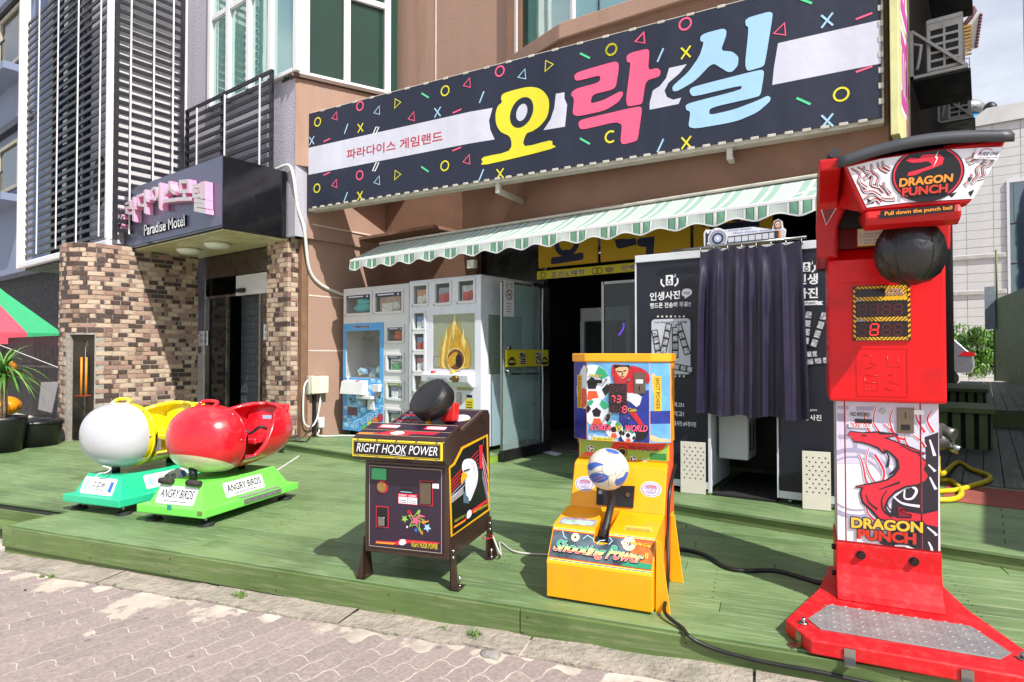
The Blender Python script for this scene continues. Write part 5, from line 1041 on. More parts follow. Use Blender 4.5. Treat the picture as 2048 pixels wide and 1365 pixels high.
pr.text('Instagram', [P2(815, 888), P2(868, 876)], WHT, 0, 0, .3); pr.text('#인생사진', [P2(*p) for p in [(763, 925), (887, 930), (887, 903), (763, 900)]], WHT, 0, .03)
pr.done('caption_print')
# curtain with pinched pleats on a rail
rail = pb.part('curtain_rail', MB().tube([(.33, -.06, BT + .005), (1.36, -.06, BT + .02)], .012, 8), STEEL)
CUR = mat('dark purple curtain', '#1a1330', .42, var=.1, sheen=.15)
nx_, nz_ = 150, 26; vs = []; x0c, x1c = .575, 1.325
for j in range(nz_ + 1):
    t = j / nz_; zt = BT - .02 + .015; z = zt + (.66 - zt) * t
    for i in range(nx_ + 1):
        s_ = i / nx_; ph = s_ * 6.4 * 2 * PI + 1.1 * math.sin(2 * PI * s_ * 1.7 + 1 + .5 * t) + .5 * math.sin(2 * PI * s_ * 3.3 + 2); pinch = math.exp(-((t - .07) / .06) ** 2)
        amp = .012 + (.03 + .016 * math.sin(9 * s_ + 1)) * min(1, t * 3.0) + .012 * math.sin(5 * s_ + 3 * t); fold = math.sin(ph + .6 * math.sin(3 * s_ * PI + t)) + .35 * math.sin(2.3 * ph + 1 + t * 1.5)
        x = x0c + (x1c - x0c) * s_ * (1 + .0 * t) + .05 * t * (s_ - .5) + .008 * math.cos(ph) + .035 * t * max(0, s_ - .8) * 5
        zz = z - (.012 * (1 - math.cos(ph * 1)) * (1 - t) * (t < .05)) + (.012 * math.sin(ph * .5) * (t > .97))
        y = -.075 - amp * (.5 + .5 * fold) * (1 - .55 * pinch) - .01 * pinch * math.cos(ph)
        vs.append((x, y, zz))
cm = MB().add(vs, [(j * (nx_ + 1) + i, j * (nx_ + 1) + i + 1, (j + 1) * (nx_ + 1) + i + 1, (j + 1) * (nx_ + 1) + i) for j in range(nz_) for i in range(nx_)], 0, True)
cur = pb.part('curtain', cm, CUR)
for k in range(8): s_ = k / 7; x = x0c + (x1c - x0c) * s_; pb.part('curtain_hook', MB().tube([(x, -.06, BT + .018), (x, -.075, BT + .0), (x + .01, -.085, BT - .04)], .004, 6), STEEL, cur)
# kiosk inside the booth
kk = pb.part('kiosk', MB().ext([(.42, .27), (.66, .27), (.66, .62), (.58, .72), (.42, .80)], 'xz', .12, .42), BW, bevel=.008)
# move the kiosk into the doorway's left side
kk.location = (.215, .1, 0); pb.part('screen', MB().add([(.655, .13, .635), (.655, .41, .635), (.585, .41, .722), (.585, .13, .722)], [(0, 1, 2, 3)]), DARKGL, kk); pb.part('paper_slot', MB().box((.661, .16, .34), (.664, .2, .56)), DARKGL, kk); pb.part('paper_slot', MB().box((.661, .28, .34), (.664, .32, .56)), DARKGL, kk)
# camera shaped board on the roof edge
cb = Thing('camera_cutout_board', 'camera shaped cutout board with film strip and a smiling woman on the booth roof', 'sign', pb.W((.5, -.02, BT)), 4.4)
zc = zm(1380, 430, 7.314)
def cbp(x, y): p = cb.px(*zc(x, y), (0, 0, 0), (0, 1, 0)); return (p.x, max(p.z, .002))
out = [cbp(*p) for p in [(205, 470), (200, 270), (230, 215), (320, 220), (370, 190), (440, 195), (500, 220), (920, 175), (1200, 215), (1215, 150), (1230, 90), (1290, 62), (1350, 95), (1360, 180), (1405, 215), (1390, 350), (1330, 365)]]
cb.part('board', MB().ext(out, 'xz', 0, .012), mat('white cutout board', '#d5d6dc', .5, var=.02))
p = Print((0, -.0005, 0), (1, 0, 0), (0, 0, 1), thing=cb); DK = mat('camera print dark', '#2a2d33', .5, var=.1)
p.poly([cbp(*q) for q in [(228, 450), (228, 265), (250, 240), (320, 245), (350, 215), (430, 210), (470, 245), (525, 240), (528, 425)]], DK, 0)
for r, m_ in ((.078, WHT), (.07, mat('lens grey', '#8f93a8', .4, var=0)), (.045, DK), (.03, mat('lens blue', '#a9b4d8', .4, var=0)), (.012, WHT)): p.disc(cbp(408, 348), r, m_, 1 + [.078, .07, .045, .03, .012].index(r), 24)
a, b = cbp(252, 435), cbp(298, 405); p.rect(a[0], a[1], b[0], b[1], WHT, 1); p.disc(cbp(265, 255), .012, WHT, 1, 10)
p.poly([cbp(*q) for q in [(540, 420), (540, 320), (1260, 235), (1260, 350)]], DK, 0)
for k in range(7): x = 560 + k * 100; y0_, y1_ = 335 - k * 11.5, 405 - k * 9.5; p.poly([cbp(*q) for q in [(x, y1_), (x + 88, y1_ - 8), (x + 88, y0_ - 10), (x, y0_)]], PALE, 1)
TB = mat('blue print text', '#3763b5', .5, var=0); p.text('Digital Sticker', [cbp(*q) for q in [(550, 250), (915, 215), (915, 185), (550, 222)]], TB, 1, .03, .3); p.text('Photo Printing System', [cbp(*q) for q in [(625, 288), (1205, 232), (1205, 205), (625, 260)]], TB, 1, .03, .3)
p.blob([cbp(*q) for q in [(1232, 200), (1235, 110), (1280, 78), (1325, 95), (1338, 180), (1325, 205), (1270, 212)]], mat('brown hair print', '#5a4034', .6, var=0), 1, 3); p.blob([cbp(*q) for q in [(1245, 150), (1262, 110), (1300, 100), (1322, 130), (1318, 175), (1290, 200), (1260, 185)]], mat('skin print', '#d9ae9c', .6, var=0), 2, 3)
for q in ((1268, 145), (1303, 140)): p.disc(cbp(*q), .004, INK, 3, 8)
p.stroke([cbp(1270, 175), cbp(1285, 182), cbp(1302, 172)], .004, RDK, 3); p.blob([cbp(*q) for q in [(1260, 225), (1300, 212), (1350, 215), (1385, 240), (1375, 340), (1300, 350), (1255, 330)]], mat('pale blouse print', '#b7bfd0', .6, var=0), 1, 3); a, b = cbp(1298, 352), cbp(1330, 228); p.rect(a[0], a[1], b[0], b[1], ORNG, 3); p.rect(a[0] - .03, a[1], a[0], b[1], DK, 3)
p.done('print')
# perforated plates leaning against the booth
def plate(u0, u1, v0, v1, label):
    a = onz(u0, v1, .094) + Vector((0, -.03, 0)); b = onz(u1, v1 + 5, .094) + Vector((0, -.03, 0)); ang = math.degrees(math.atan2(b.y - a.y, b.x - a.x)); t = Thing('perforated_plate', label, 'metal plate', a, ang, 'perforated plates against the booth')
    w_ = (b - a).length; top = t.px(u0, v0, (0, .09, 0), (0, 1, 0)).z; m_ = mat('cream perforated metal', '#c9c4b8', .5, var=.04)
    R_ = Matrix.Rotation(-.012, 4, 'X') ; sl = MB().box((0, 0, 0), (w_, .004, top * 1.01)); sl.v = [R_ @ v for v in sl.v]; t.part('sheet', sl, m_, bevel=.001)
    hb = MB(); nr, nc = 9, 4
    for i in range(nr):
        for j in range(nc): c = R_ @ Vector((w_ * (.16 + .22 * j + (.1 if i % 2 else 0)), -.0008, top * (.3 + .075 * i))); hb.add([c + R_.to_3x3() @ Vector((.006 * math.cos(k * PI / 4), 0, .006 * math.sin(k * PI / 4))) for k in range(8)], [list(range(8))])
    t.part('holes', hb, INK, kind='stuff')
plate(1364, 1414, 881, 984, 'cream perforated plate leaning below the left booth panel'); plate(1607, 1664, 900, 1016, 'cream perforated plate leaning below the right booth panel')
# ================================================================== boxing bag machine on the right (red)
RED1 = mat('glossy red enamel', '#d0000a', .34, var=.05, vs=3, coat=.12, spec=.35, dirt='#86131a', ds=5, da=.45); RED2 = mat('deep red moulded plastic', '#b0060c', .38, var=.05, coat=.12, spec=.35); RED3 = mat('scuffed red steel', '#c9141c', .42, spec=.35, var=.1, dirt='#b05a5c', ds=24, da=.35)
RUB = mat('dark grey rubber cap', '#34373d', .5, var=.12, vs=8); LAV = mat('lavender print', '#c3c1d4', .35, var=.03); LAV2 = mat('mid lavender print', '#9a97b5', .35, var=0); LAV3 = mat('white print base', '#dcdce4', .35, var=.02); CRIM = mat('crimson print', '#cf2438', .35, var=.03); PLUMK = mat('dark plum print', '#26202c', .35, var=0); BLK = mat('black print', '#111014', .35, var=0); OR1 = mat('orange stencil print', '#e08a2c', .4, var=0); OR2 = mat('red stencil print', '#c4301c', .4, var=0); YOR = mat('yellow orange print', '#e6b43a', .4, var=0); GRY = mat('grey flame print', '#a9a4a0', .4, var=.05)
dg_ = Thing('boxing_machine', 'tall red boxing machine with dragon artwork and hanging black punch ball', 'arcade machine', (-.38, 3.5, 0), 12)
dg_.part('base_plate', MB().ext([(-.442, -.452), (-.345, -.623), (.36, -.623), (.46, -.452), (.32, .02), (.26, .42), (-.24, .42), (-.30, .02)], 'xy', .004, .064), RED3, bevel=.006)
tp = dg_.part('tread_plate', MB().ext([(-.262, -.2), (.285, -.2), (.372, -.425), (.318, -.505), (-.305, -.505), (-.352, -.415)], 'xy', .0645, .069), mat('worn aluminium tread', '#8d8a8c', .5, metal=.35, var=.15, vs=10, dirt='#6c6a68', ds=14), bevel=.001)
lug = MB().ball((0, 0, 0), (.013, .004, .0016), 8).mesh(mat('tread lug', '#a09d9f', .45, metal=.4, var=.05))
for i in range(26):
    for j in range(12):
        x = -.33 + i * .0275; y = -.485 + j * .026
        if (i + j) % 2: continue
        if abs(x - .01) > .27 + (.08 * (1 - abs(y + .42) / .24) if y > -.43 else .03): continue
        o = link(bpy.data.objects.new('lug', lug)); o.parent = tp; o.location = (x, y, .0695); o.rotation_euler = (0, 0, PI / 4 if i % 2 else -PI / 4)
for x, y in ((-.37, -.47), (.40, -.46)): dg_.part('anchor_bolt', MB().cyl((x, y, .064), (x, y, .072), .02, 12).cyl((x, y, .072), (x, y, .09), .011, 6), STEEL)
for x, rz in ((-.385, -60), (-.2, 0), (.19, 0)):
    b = MB().box((-.02, -.004, 0), (.02, 0, .055)).box((-.02, -.045, 0), (.02, -.004, .004)); o = dg_.part('angle_bracket', b, STEEL); o.location = (x, -.627 if rz == 0 else -.555, .002); o.rotation_euler = (0, 0, math.radians(rz))
# foot: flared front then straight collar
prof = [(-.108, .066), (-.075, .09), (-.045, .125), (-.022, .165), (-.006, .21), (-.006, .312), (.36, .312), (.36, .066)]
dg_.part('foot', MB().ext(prof, 'yz', -.222, .216), RED3, bevel=.004)
for x in (-.115, .105): dg_.part('bolt', MB().cyl((x, -.006, .262), (x, -.026, .262), .016, 6).cyl((x, -.006, .262), (x, -.011, .262), .021, 16), mat('dark bolt', '#3c3230', .4, metal=.8))
for z in (.14, .27): dg_.part('bolt', MB().cyl((-.222, .06, z), (-.24, .06, z), .014, 6), mat('dark bolt'))
dg_.part('column', MB().box((-.214, .004, .31), (.208, .35, 1.03)), mat('white side panel', '#bcb8bd', .4), bevel=.003)
for x0, x1, nm in ((-.216, -.182, 'front_strip'), (-.176, .134, 'service_door'), (.14, .21, 'front_strip')): dg_.part(nm, MB().box((x0, -.004, .322), (x1, .003, 1.008)), LAV3, bevel=.002)
dg_.part('door_gap', MB().box((-.217, -.001, .312), (.211, .0035, 1.02)), RED2)
zd = zm(1650, 790, 4.016)
pr = Print((0, -.0045, 0), (1, 0, 0), (0, 0, 1), eps=.0007, thing=dg_); D = lambda x, y: pr.px(*zd(x, y)); DS_ = lambda L_: [D(*p) for p in L_]
X0, X1, X2, X3, X4, X5, ZB, ZT = -.2155, -.1825, -.1755, .1335, .1405, .2095, .3225, 1.0075
def clipx(pts, a, b):
    """clip a polygon to a strip of the panel so print never bridges the door gaps"""
    for lim, sg in ((a, 1), (b, -1)):
        o = []
        for i in range(len(pts)):
            p, q = pts[i - 1], pts[i]; ip, iq = (p[0] - lim) * sg >= 0, (q[0] - lim) * sg >= 0
            if ip != iq: t = (lim - p[0]) / (q[0] - p[0]); o.append((lim, p[1] + (q[1] - p[1]) * t))
            if iq: o.append(q)
        pts = o
        if not pts: return []
    return [(x, min(max(y, ZB), ZT)) for x, y in pts]
def panel_poly(pts, m, l, smooth=3):
    if smooth: pts = [tuple(p)[:2] for p in catmull([(x, y, 0) for x, y in pts], smooth, True)]
    for a, b in ((X0, X1), (X2, X3), (X4, X5)):
        q = clipx(pts, a, b)
        if len(q) > 2: pr.poly(q, m, l)
def ribbon(pts, w_, m, l, taper=(1, 1)):
    P_ = catmull([(x, y, 0) for x, y in pts], 5); N = len(P_); A_, B_ = [], []
    for i in range(N):
        d = P_[min(i + 1, N - 1)] - P_[max(i - 1, 0)]; d.normalize(); n_ = Vector((-d.y, d.x, 0)); ww = w_ * (taper[0] + (taper[1] - taper[0]) * i / (N - 1)) / 2; A_.append(tuple(P_[i] + n_ * ww)[:2]); B_.append(tuple(P_[i] - n_ * ww)[:2])
    for i in range(N - 1): panel_poly([A_[i], A_[i + 1], B_[i + 1], B_[i]], m, l, 0)
panel_poly([(X0, .7), (X5, .72), (X5, ZT), (X0, ZT)], LAV, 0, 0)
panel_poly(DS_([(800, 340), (910, 300), (910, 1290), (470, 1290), (430, 1190), (520, 1100), (540, 840), (640, 760), (780, 720), (810, 500)]), PLUMK, 1, 0)
for r, w_ in ((.163, .02), (.13, .006)): 
    c = D(235, 710); N = 40
    for k in range(N):
        a0, a1 = 2 * PI * k / N, 2 * PI * (k + 1) / N; panel_poly([(c[0] + (r - w_ / 2) * math.cos(a0), c[1] + (r - w_ / 2) * math.sin(a0)), (c[0] + (r + w_ / 2) * math.cos(a0), c[1] + (r + w_ / 2) * math.sin(a0)), (c[0] + (r + w_ / 2) * math.cos(a1), c[1] + (r + w_ / 2) * math.sin(a1)), (c[0] + (r - w_ / 2) * math.cos(a1), c[1] + (r - w_ / 2) * math.sin(a1))], LAV2, 2, 0)
for x, y, w_, h_ in [(100, 90, 90, 25), (250, 95, 150, 30), (100, 150, 60, 60), (170, 240, 40, 90), (110, 320, 80, 30), (230, 300, 30, 120)]: panel_poly(DS_([(x, y + h_), (x + w_, y + h_ + 4), (x + w_, y), (x, y)]), LAV2, 2, 0)
for pts in [[(270, 470), (305, 560), (330, 690), (380, 750)], [(410, 90), (390, 220), (460, 330), (480, 400)], [(545, 120), (520, 200), (560, 320), (640, 360)], [(470, 230), (540, 300), (600, 380)], [(310, 120), (330, 250), (390, 330)], [(710, 90), (740, 200), (800, 300)], [(860, 120), (820, 200), (870, 300)], [(350, 430), (330, 560), (400, 700), (460, 690), (470, 600), (400, 480)], [(330, 880), (345, 950), (400, 1010)], [(640, 320), (660, 400), (760, 480)], [(700, 320), (770, 370), (800, 420)]]:
    ribbon(DS_(pts), .016, LAV3, 3, (.6, 1.2)); ribbon(DS_(pts), .0085, CRIM, 4, (.4, 1.3))
for pts in [[(840, 360), (860, 420), (880, 490)], [(830, 560), (870, 600), (885, 615)], [(840, 660), (870, 720), (890, 760)], [(820, 1060), (880, 1110), (895, 1130)], [(830, 1180), (855, 1230), (860, 1270)], [(560, 1210), (650, 1215), (720, 1250)], [(640, 760), (640, 830), (700, 830), (735, 770), (700, 735)], [(545, 810), (620, 870), (760, 895)]]: ribbon(DS_(pts), .012, LAV3, 3, (.5, 1.1))
body = [(185, 318), (205, 298), (300, 310), (420, 305), (440, 320), (575, 320), (470, 345), (560, 380), (690, 430), (800, 470), (740, 480), (810, 540), (790, 600), (825, 650), (800, 690), (740, 715), (640, 730), (560, 770), (500, 830), (470, 900), (500, 960), (580, 990), (690, 995), (700, 960), (600, 930), (780, 960), (905, 930), (905, 1060), (820, 1040), (760, 1010), (640, 1015), (520, 1010), (440, 990), (380, 920), (310, 860), (290, 790), (310, 740), (245, 738), (390, 715), (500, 690), (560, 650), (600, 590), (590, 520), (540, 470), (500, 440), (460, 455), (430, 420), (350, 390), (280, 372), (240, 372)]
panel_poly([(x * 1.0, y) for x, y in DS_([(185, 308), (205, 288), (300, 300), (420, 292), (580, 312), (590, 328), (500, 345), (700, 420), (815, 470), (770, 488), (830, 545), (810, 600), (845, 650), (815, 705), (750, 730), (650, 745), (575, 785), (515, 840), (490, 900), (520, 945), (600, 975), (680, 980), (685, 970), (590, 935), (600, 915), (780, 945), (905, 920), (905, 1075), (815, 1055), (750, 1025), (640, 1030), (510, 1025), (425, 1000), (365, 935), (295, 870), (275, 790), (290, 750), (240, 745), (245, 730), (385, 702), (490, 678), (545, 640), (580, 585), (570, 525), (530, 485), (505, 460), (470, 475), (420, 435), (345, 402), (280, 385), (232, 380)])], PLUMK, 5, 0)
panel_poly(DS_(body), CRIM, 6, 0)
for pts in [[(470, 430), (510, 500), (500, 580)], [(560, 500), (575, 580), (520, 640)], [(500, 760), (455, 840), (470, 930), (540, 980)], [(430, 760), (520, 730), (600, 700)], [(600, 400), (700, 450), (780, 470)], [(490, 860), (520, 920), (570, 940)], [(330, 800), (350, 860), (420, 920)]]: ribbon(DS_(pts), .009, PLUMK, 7, (.4, 1.3))
panel_poly(DS_([(285, 320), (335, 322), (330, 334), (305, 332)]), PLUMK, 8, 0)
panel_poly(DS_([(580, 890), (700, 950), (690, 990), (590, 975)]), mat('maroon print', '#7d1428', .35, var=.1), 5, 0)
pr.text('DRAGON', [D(*p) for p in [(210, 1065), (785, 1108), (785, 1020), (210, 980)]], YOR, 9, .07, outline=(PLUMK, .07)); pr.text('PUNCH', [D(*p) for p in [(262, 1155), (730, 1200), (730, 1108), (262, 1075)]], OR2, 11, .08, outline=(PLUMK, .06))
a, b = D(190, 258), D(375, 222); pr.rect(a[0], a[1], b[0], b[1], LAV3, 9); pr.text('TICKET OUT', [D(200, 254), D(368, 228)], OR2, 10, .04)
a, b = D(205, 170), D(360, 142); pr.text('NO REFUND', [a, b], BLK, 9, .03); a, b = D(712, 158), D(795, 122); pr.rect(a[0], a[1], b[0], b[1], WHT, 9)
pr.done('dragon_print')
a, b = D(240, 225), D(375, 198); dg_.part('ticket_slot', MB().box((a[0], -.012, a[1]), (b[0], -.0045, b[1])), BLACK); a, b = D(578, 305), D(710, 108); dg_.part('coin_plate', MB().box((a[0], -.014, a[1]), (b[0], -.0115, b[1])), mat('coin mech steel', '#7a6e62', .3, metal=.9, var=.1), bevel=.002); dg_.part('coin_slot', MB().box(((a[0] + b[0]) / 2 - .002, -.0155, b[1] - .05), ((a[0] + b[0]) / 2 + .002, -.0142, b[1] - .02)), BLACK); c = D(645, 262); dg_.part('coin_return', MB().box((c[0] - .018, -.018, c[1] - .012), (c[0] + .018, -.0142, c[1] + .014)), BLACK); c = D(462, 130); dg_.part('door_lock', MB().cyl((c[0], -.004, c[1]), (c[0], -.016, c[1]), .012, 14), STEEL)
# upper cabinet
dg_.part('upper_cabinet', MB().ext([(-.06, 1.012), (-.062, 1.70), (.0, 1.76), (.36, 1.76), (.36, 1.012)], 'yz', -.248, .236), RED1, bevel=.014, seg=2)
dg_.part('upper_recess', MB().box((-.205, -.066, 1.585), (.185, -.061, 1.70)), RED1, bevel=.004)
p = Print((0, -.0625, 0), (1, 0, 0), (0, 0, 1), eps=.0008, thing=dg_); zs_ = zm(1690, 560, 9.747); S = lambda x, y: p.px(*zs_(x, y))
sc0, sc1 = S(160, 1190), S(1265, 95); HZ = mat('hazard yellow', '#d8a514', .4, var=.03)
dg_.part('score_board', MB().box((sc0[0], -.072, sc0[1]), (sc1[0], -.0625, sc1[1])), BLK); p.o = Vector((0, -.0725, 0))
W_ = sc1[0] - sc0[0]; H_ = sc1[1] - sc0[1]
def hz(x0, z0, x1, z1, dirn):
    k = x0 - (z1 - z0); st = .016
    while k < x1 + (z1 - z0):
        if dirn > 0: q = [(k, z0), (k + st * .6, z0), (k + st * .6 + (z1 - z0), z1), (k + (z1 - z0), z1)]
        else: q = [(k + (z1 - z0), z0), (k + st * .6 + (z1 - z0), z0), (k + st * .6, z1), (k, z1)]
        o = q
        for lim, sg in ((x0, 1), (x1, -1)):
            r = []
            for i in range(len(o)):
                P_, Q_ = o[i - 1], o[i]; ip, iq = (P_[0] - lim) * sg >= 0, (Q_[0] - lim) * sg >= 0
                if ip != iq: t = (lim - P_[0]) / (Q_[0] - P_[0]); r.append((lim, P_[1] + (Q_[1] - P_[1]) * t))
                if iq: r.append(Q_)
            o = r
            if not o: break
        if o and len(o) > 2: p.poly(o, HZ, 1)
        k += st
cx_m = (sc0[0] + sc1[0]) / 2
for z0, z1_ in ((sc0[1] + .002, sc0[1] + .017), (S(0, 820)[1], S(0, 740)[1]), (S(0, 430)[1], S(0, 345)[1]), (sc1[1] - .016, sc1[1] - .002)): hz(sc0[0] + .012, z0, cx_m, z1_, -1); hz(cx_m, z0, sc1[0] - .012, z1_, 1)
a = S(760, 420); b = S(1200, 110); hz(a[0], a[1] + .006, b[0], b[1] - .012, 1)
for zz in range(10): z0 = sc0[1] + .02 + zz * .024; p.poly([(sc0[0] + .001, z0), (sc0[0] + .011, z0 - .008), (sc0[0] + .011, z0 + .004), (sc0[0] + .001, z0 + .012)], HZ, 1); p.poly([(sc1[0] - .011, z0 - .008), (sc1[0] - .001, z0), (sc1[0] - .001, z0 + .012), (sc1[0] - .011, z0 + .004)], HZ, 1)
DKR = mat('dark display window', '#1a0709', .2, var=0); SEGO = mat('unlit segment', '#5c1218', .3, var=0); SEGN = mat('lit segment', '#ff1a14', .4, var=0, emit=1.6)
for r in ((200, 345, 780, 165), (215, 715, 1185, 445), (215, 1105, 1190, 835)): a, b = S(r[0], r[1]), S(r[2], r[3]); p.rect(a[0], a[1], b[0], b[1], DKR, 2)
for row, (yb, yt) in enumerate(((690, 475), (1080, 865))):
    for k in range(4): a = S(250 + k * 232, yb); b = S(250 + k * 232 + 150, yt); p.seg7(a[0], a[1], b[0] - a[0], b[1] - a[1], SEGN if (row, k) == (1, 1) else SEGO, SEGO, '8', 3)
p.text('HIGH', [S(*q) for q in [(850, 218), (1085, 215), (1085, 170), (850, 180)]], RDK, 4, .04, outline=(WHT, .04)); p.text('SCORE', [S(*q) for q in [(805, 302), (1130, 290), (1130, 235), (805, 245)]], RDK, 4, .04, outline=(WHT, .04)); p.text('1st', [S(240, 415), S(310, 380)], TB, 4, .04, outline=(WHT, .05)); p.text('2nd', [S(240, 808), S(375, 770)], TB, 4, .04, outline=(WHT, .05))
p.done('score_display')
# raised maker's characters on the lower half
emb = MB()
q0 = dg_.px(1560 + 360 / 2.3525, 240 + 1300 / 2.3525, (0, -.062, 0), (0, 1, 0)); q1 = dg_.px(1560 + 605 / 2.3525, 240 + 1070 / 2.3525, (0, -.062, 0), (0, 1, 0))
dg_.part('emblem_frame', holed(q1.x - q0.x, q1.z - q0.z, [(.008, .008, q1.x - q0.x - .008, q1.z - q0.z - .008)], -.0015, .0), RED1, bevel=.001).location = (q0.x, -.0612, q0.z)
for pts in [[(.03, .2), (.07, .19), (.06, .16), (.09, .15), (.04, .13)], [(.035, .1), (.035, .03), (.09, .03), (.09, .1), (.035, .1)], [(.035, .065), (.09, .065)], [(.13, .2), (.13, .15), (.18, .14), (.17, .19)], [(.13, .1), (.16, .11), (.14, .07), (.18, .06), (.15, .03), (.12, .04)]]:
    emb.tube([(q0.x + x, -.0602, q0.z + z) for x, z in pts], .0024, 6)
dg_.part('raised_characters', emb, RED1)
# arched head
HX = .035
def arm(x0, x1): return MB().ext([(-.09, 1.71), (-.115, 1.80), (-.105, 1.9), (-.16, 1.97), (-.3, 2.02), (-.44, 2.05), (-.44, 2.10), (-.1, 2.15), (.12, 2.15), (.28, 2.09), (.36, 1.97), (.37, 1.71)], 'yz', x0, x1)
dg_.part('side_arm', arm(-.292, -.205), RED2, bevel=.01, seg=2); dg_.part('side_arm', arm(.17, .238), RED2, bevel=.01, seg=2)
dg_.part('arm_edging', MB().tube([(-.27, .375, 1.70), (-.272, .37, 1.97), (-.272, .29, 2.1), (-.268, .12, 2.163), (-.25, -.1, 2.165), (-.23, -.43, 2.125)], .022, 10), RUB)
dg_.part('head_back', MB().ext([(-.02, 1.76), (.03, 2.02), (.33, 2.04), (.34, 1.76)], 'yz', -.243, .249), mat('dark red recess', '#6d0a0d', .5, var=.1))
dg_.part('shadow_slot', MB().box((-.2, -.03, 1.86), (.2, 0.0, 1.97)), BLACK)
p = Print((0, -.034, 0), (1, 0, 0), (0, 0, 1), thing=dg_); zi = zm(1620, 260, 4.014); a, b = p.px(*zi(380, 935)), p.px(*zi(650, 770)); p.rect(a[0], 1.765, a[0] + .17, 1.852, HZ, 0); p.rect(a[0] + .005, 1.77, a[0] + .165, 1.847, mat('cream instruction sheet', '#d0c4b4', .6, var=.03), 1)
for k, s_ in enumerate(['1. Insert Coin.', '2. Pull down the punch ball.', '3. Game will be over', "4. Don't push it too hard"]): p.text(s_, [(a[0] + .012, 1.819 - k * .015), (a[0] + .045 + .012 * len(s_) * .38, 1.829 - k * .015)], BLK if k != 2 else RDK, 2, .0)
p.done('instructions')
# front board: flared trapezoid, flame print, round dragon emblem
FY = -.455
board_ = [(-.168 + HX - .04, 2.078), (.385, 2.085), (.258, 1.862), (-.118, 1.862)]
bd_ = [(-.195, 2.055), (.372, 2.078), (.248, 1.86), (-.123, 1.862)]
dg_.part('head_board', MB().ext([(-.20, 2.075), (.378, 2.098), (.252, 1.852), (-.128, 1.853)], 'xz', FY + .006, FY + .09), RED2, bevel=.008)
dg_.part('head_shell', MB().add([(-.19, FY + .08, 2.07), (.365, FY + .08, 2.09), (.25, FY + .08, 1.865), (-.126, FY + .08, 1.865), (-.245, -.03, 2.11), (.25, -.03, 2.12), (.25, -.03, 1.985), (-.245, -.03, 1.98)], [(0, 4, 5, 1), (1, 5, 6, 2), (2, 6, 7, 3), (3, 7, 4, 0)]), RED2)
zh = zm(1620, 260, 4.014); p = Print((0, FY + .004, 0), (1, 0, 0), (0, 0, 1), eps=.0008, thing=dg_); Hh = lambda x, y: p.px(*zh(x, y))
quad_ = [Hh(*q) for q in [(300, 300), (560, 235), (800, 200), (1100, 160), (1560, 135), (1310, 552), (1000, 570), (760, 585), (455, 625)]]
p.poly(quad_, LAV3, 0)
def inside_board(pt):
    c = False; n = len(quad_)
    for i in range(n):
        (x0, y0), (x1, y1) = quad_[i - 1], quad_[i]
        if (y0 > pt[1]) != (y1 > pt[1]) and pt[0] < (x1 - x0) * (pt[1] - y0) / (y1 - y0) + x0: c = not c
    return c
def flame(pts, w_, cols, l):
    q = [Hh(*k) for k in pts]
    if all(inside_board(k) for k in q):
        p.stroke(q, w_ * 1.9, cols[0], l, taper=(.5, 1.3)); p.stroke(q, w_, cols[1], l + 1, taper=(.3, 1.3))
for sx in (1, -1):
    for pts in [[(330, 310), (400, 360), (390, 420), (450, 470)], [(380, 300), (440, 330), (480, 350), (430, 400)], [(430, 290), (440, 340), (500, 370), (490, 440), (550, 460)], [(490, 275), (500, 330), (550, 380), (540, 440), (590, 500)], [(540, 262), (560, 310), (620, 340)], [(580, 250), (590, 290), (640, 320)], [(400, 440), (430, 500), (500, 500), (560, 540)], [(430, 560), (500, 520), (590, 560), (680, 560)], [(590, 420), (600, 470), (640, 520)], [(450, 600), (520, 560), (560, 590)]]:
        if sx < 0: pts = [(1890 - x * 1.0 + (y - 350) * -.05, y - 62 + (x - 480) * -.04) for x, y in pts]
        flame(pts, .0075, (RED2, GRY), 1)
        flame([(x + 9, y + 6) for x, y in pts], .003, (BLK, LAV3), 3)
for tri in [[(445, 370), (500, 362), (480, 400)], [(1365, 270), (1420, 262), (1380, 305)], [(1265, 385), (1310, 380), (1275, 430)], [(1270, 500), (1320, 480), (1290, 540)], [(455, 545), (520, 590), (470, 600)], [(540, 455), (580, 445), (570, 480)], [(1105, 520), (1180, 500), (1140, 545)]]: p.poly([Hh(*k) for k in tri], BLK, 2)
ec = Hh(940, 355); er = Hh(1240, 355)[0] - ec[0]
circ = [(ec[0] + er * math.cos(2 * PI * k / 40), ec[1] + er * .92 * math.sin(2 * PI * k / 40)) for k in range(40)]
zt_ = lambda x: min(2.0, 9)
topz = lambda x: Hh(940, 178)[1] + (x - ec[0]) * .04; botz = lambda x: Hh(940, 578)[1] + (x - ec[0]) * .02
p.poly([(x, min(max(z, botz(x)), topz(x))) for x, z in circ], BLK, 5)
p.ring(ec, er * .93, .006, CRIM, 6, 14, ry=er * .86, a0=-.95, a1=.95); p.ring(ec, er * .93, .006, CRIM, 6, 14, ry=er * .86, a0=PI - .95, a1=PI + .95)
p.poly([Hh(*k) for k in [(765, 250), (800, 228), (870, 235), (905, 205), (960, 200), (1040, 200), (1075, 230), (1060, 280), (990, 310), (900, 340), (850, 365), (780, 375), (790, 345), (900, 315), (985, 285), (945, 255), (880, 265), (820, 268)]], CRIM, 6); p.poly([Hh(*k) for k in [(1030, 170), (1000, 225), (1015, 235), (985, 305), (1010, 265), (1025, 225), (1012, 218)]], WHT, 8)
p.text('DRAGON', [Hh(*k) for k in [(712, 465), (1140, 420), (1148, 355), (718, 395)]], OR1, 9, .07, outline=(BLK, .06)); p.text('PUNCH', [Hh(*k) for k in [(735, 540), (1100, 505), (1105, 435), (738, 470)]], OR2, 11, .07, outline=(BLK, .06))
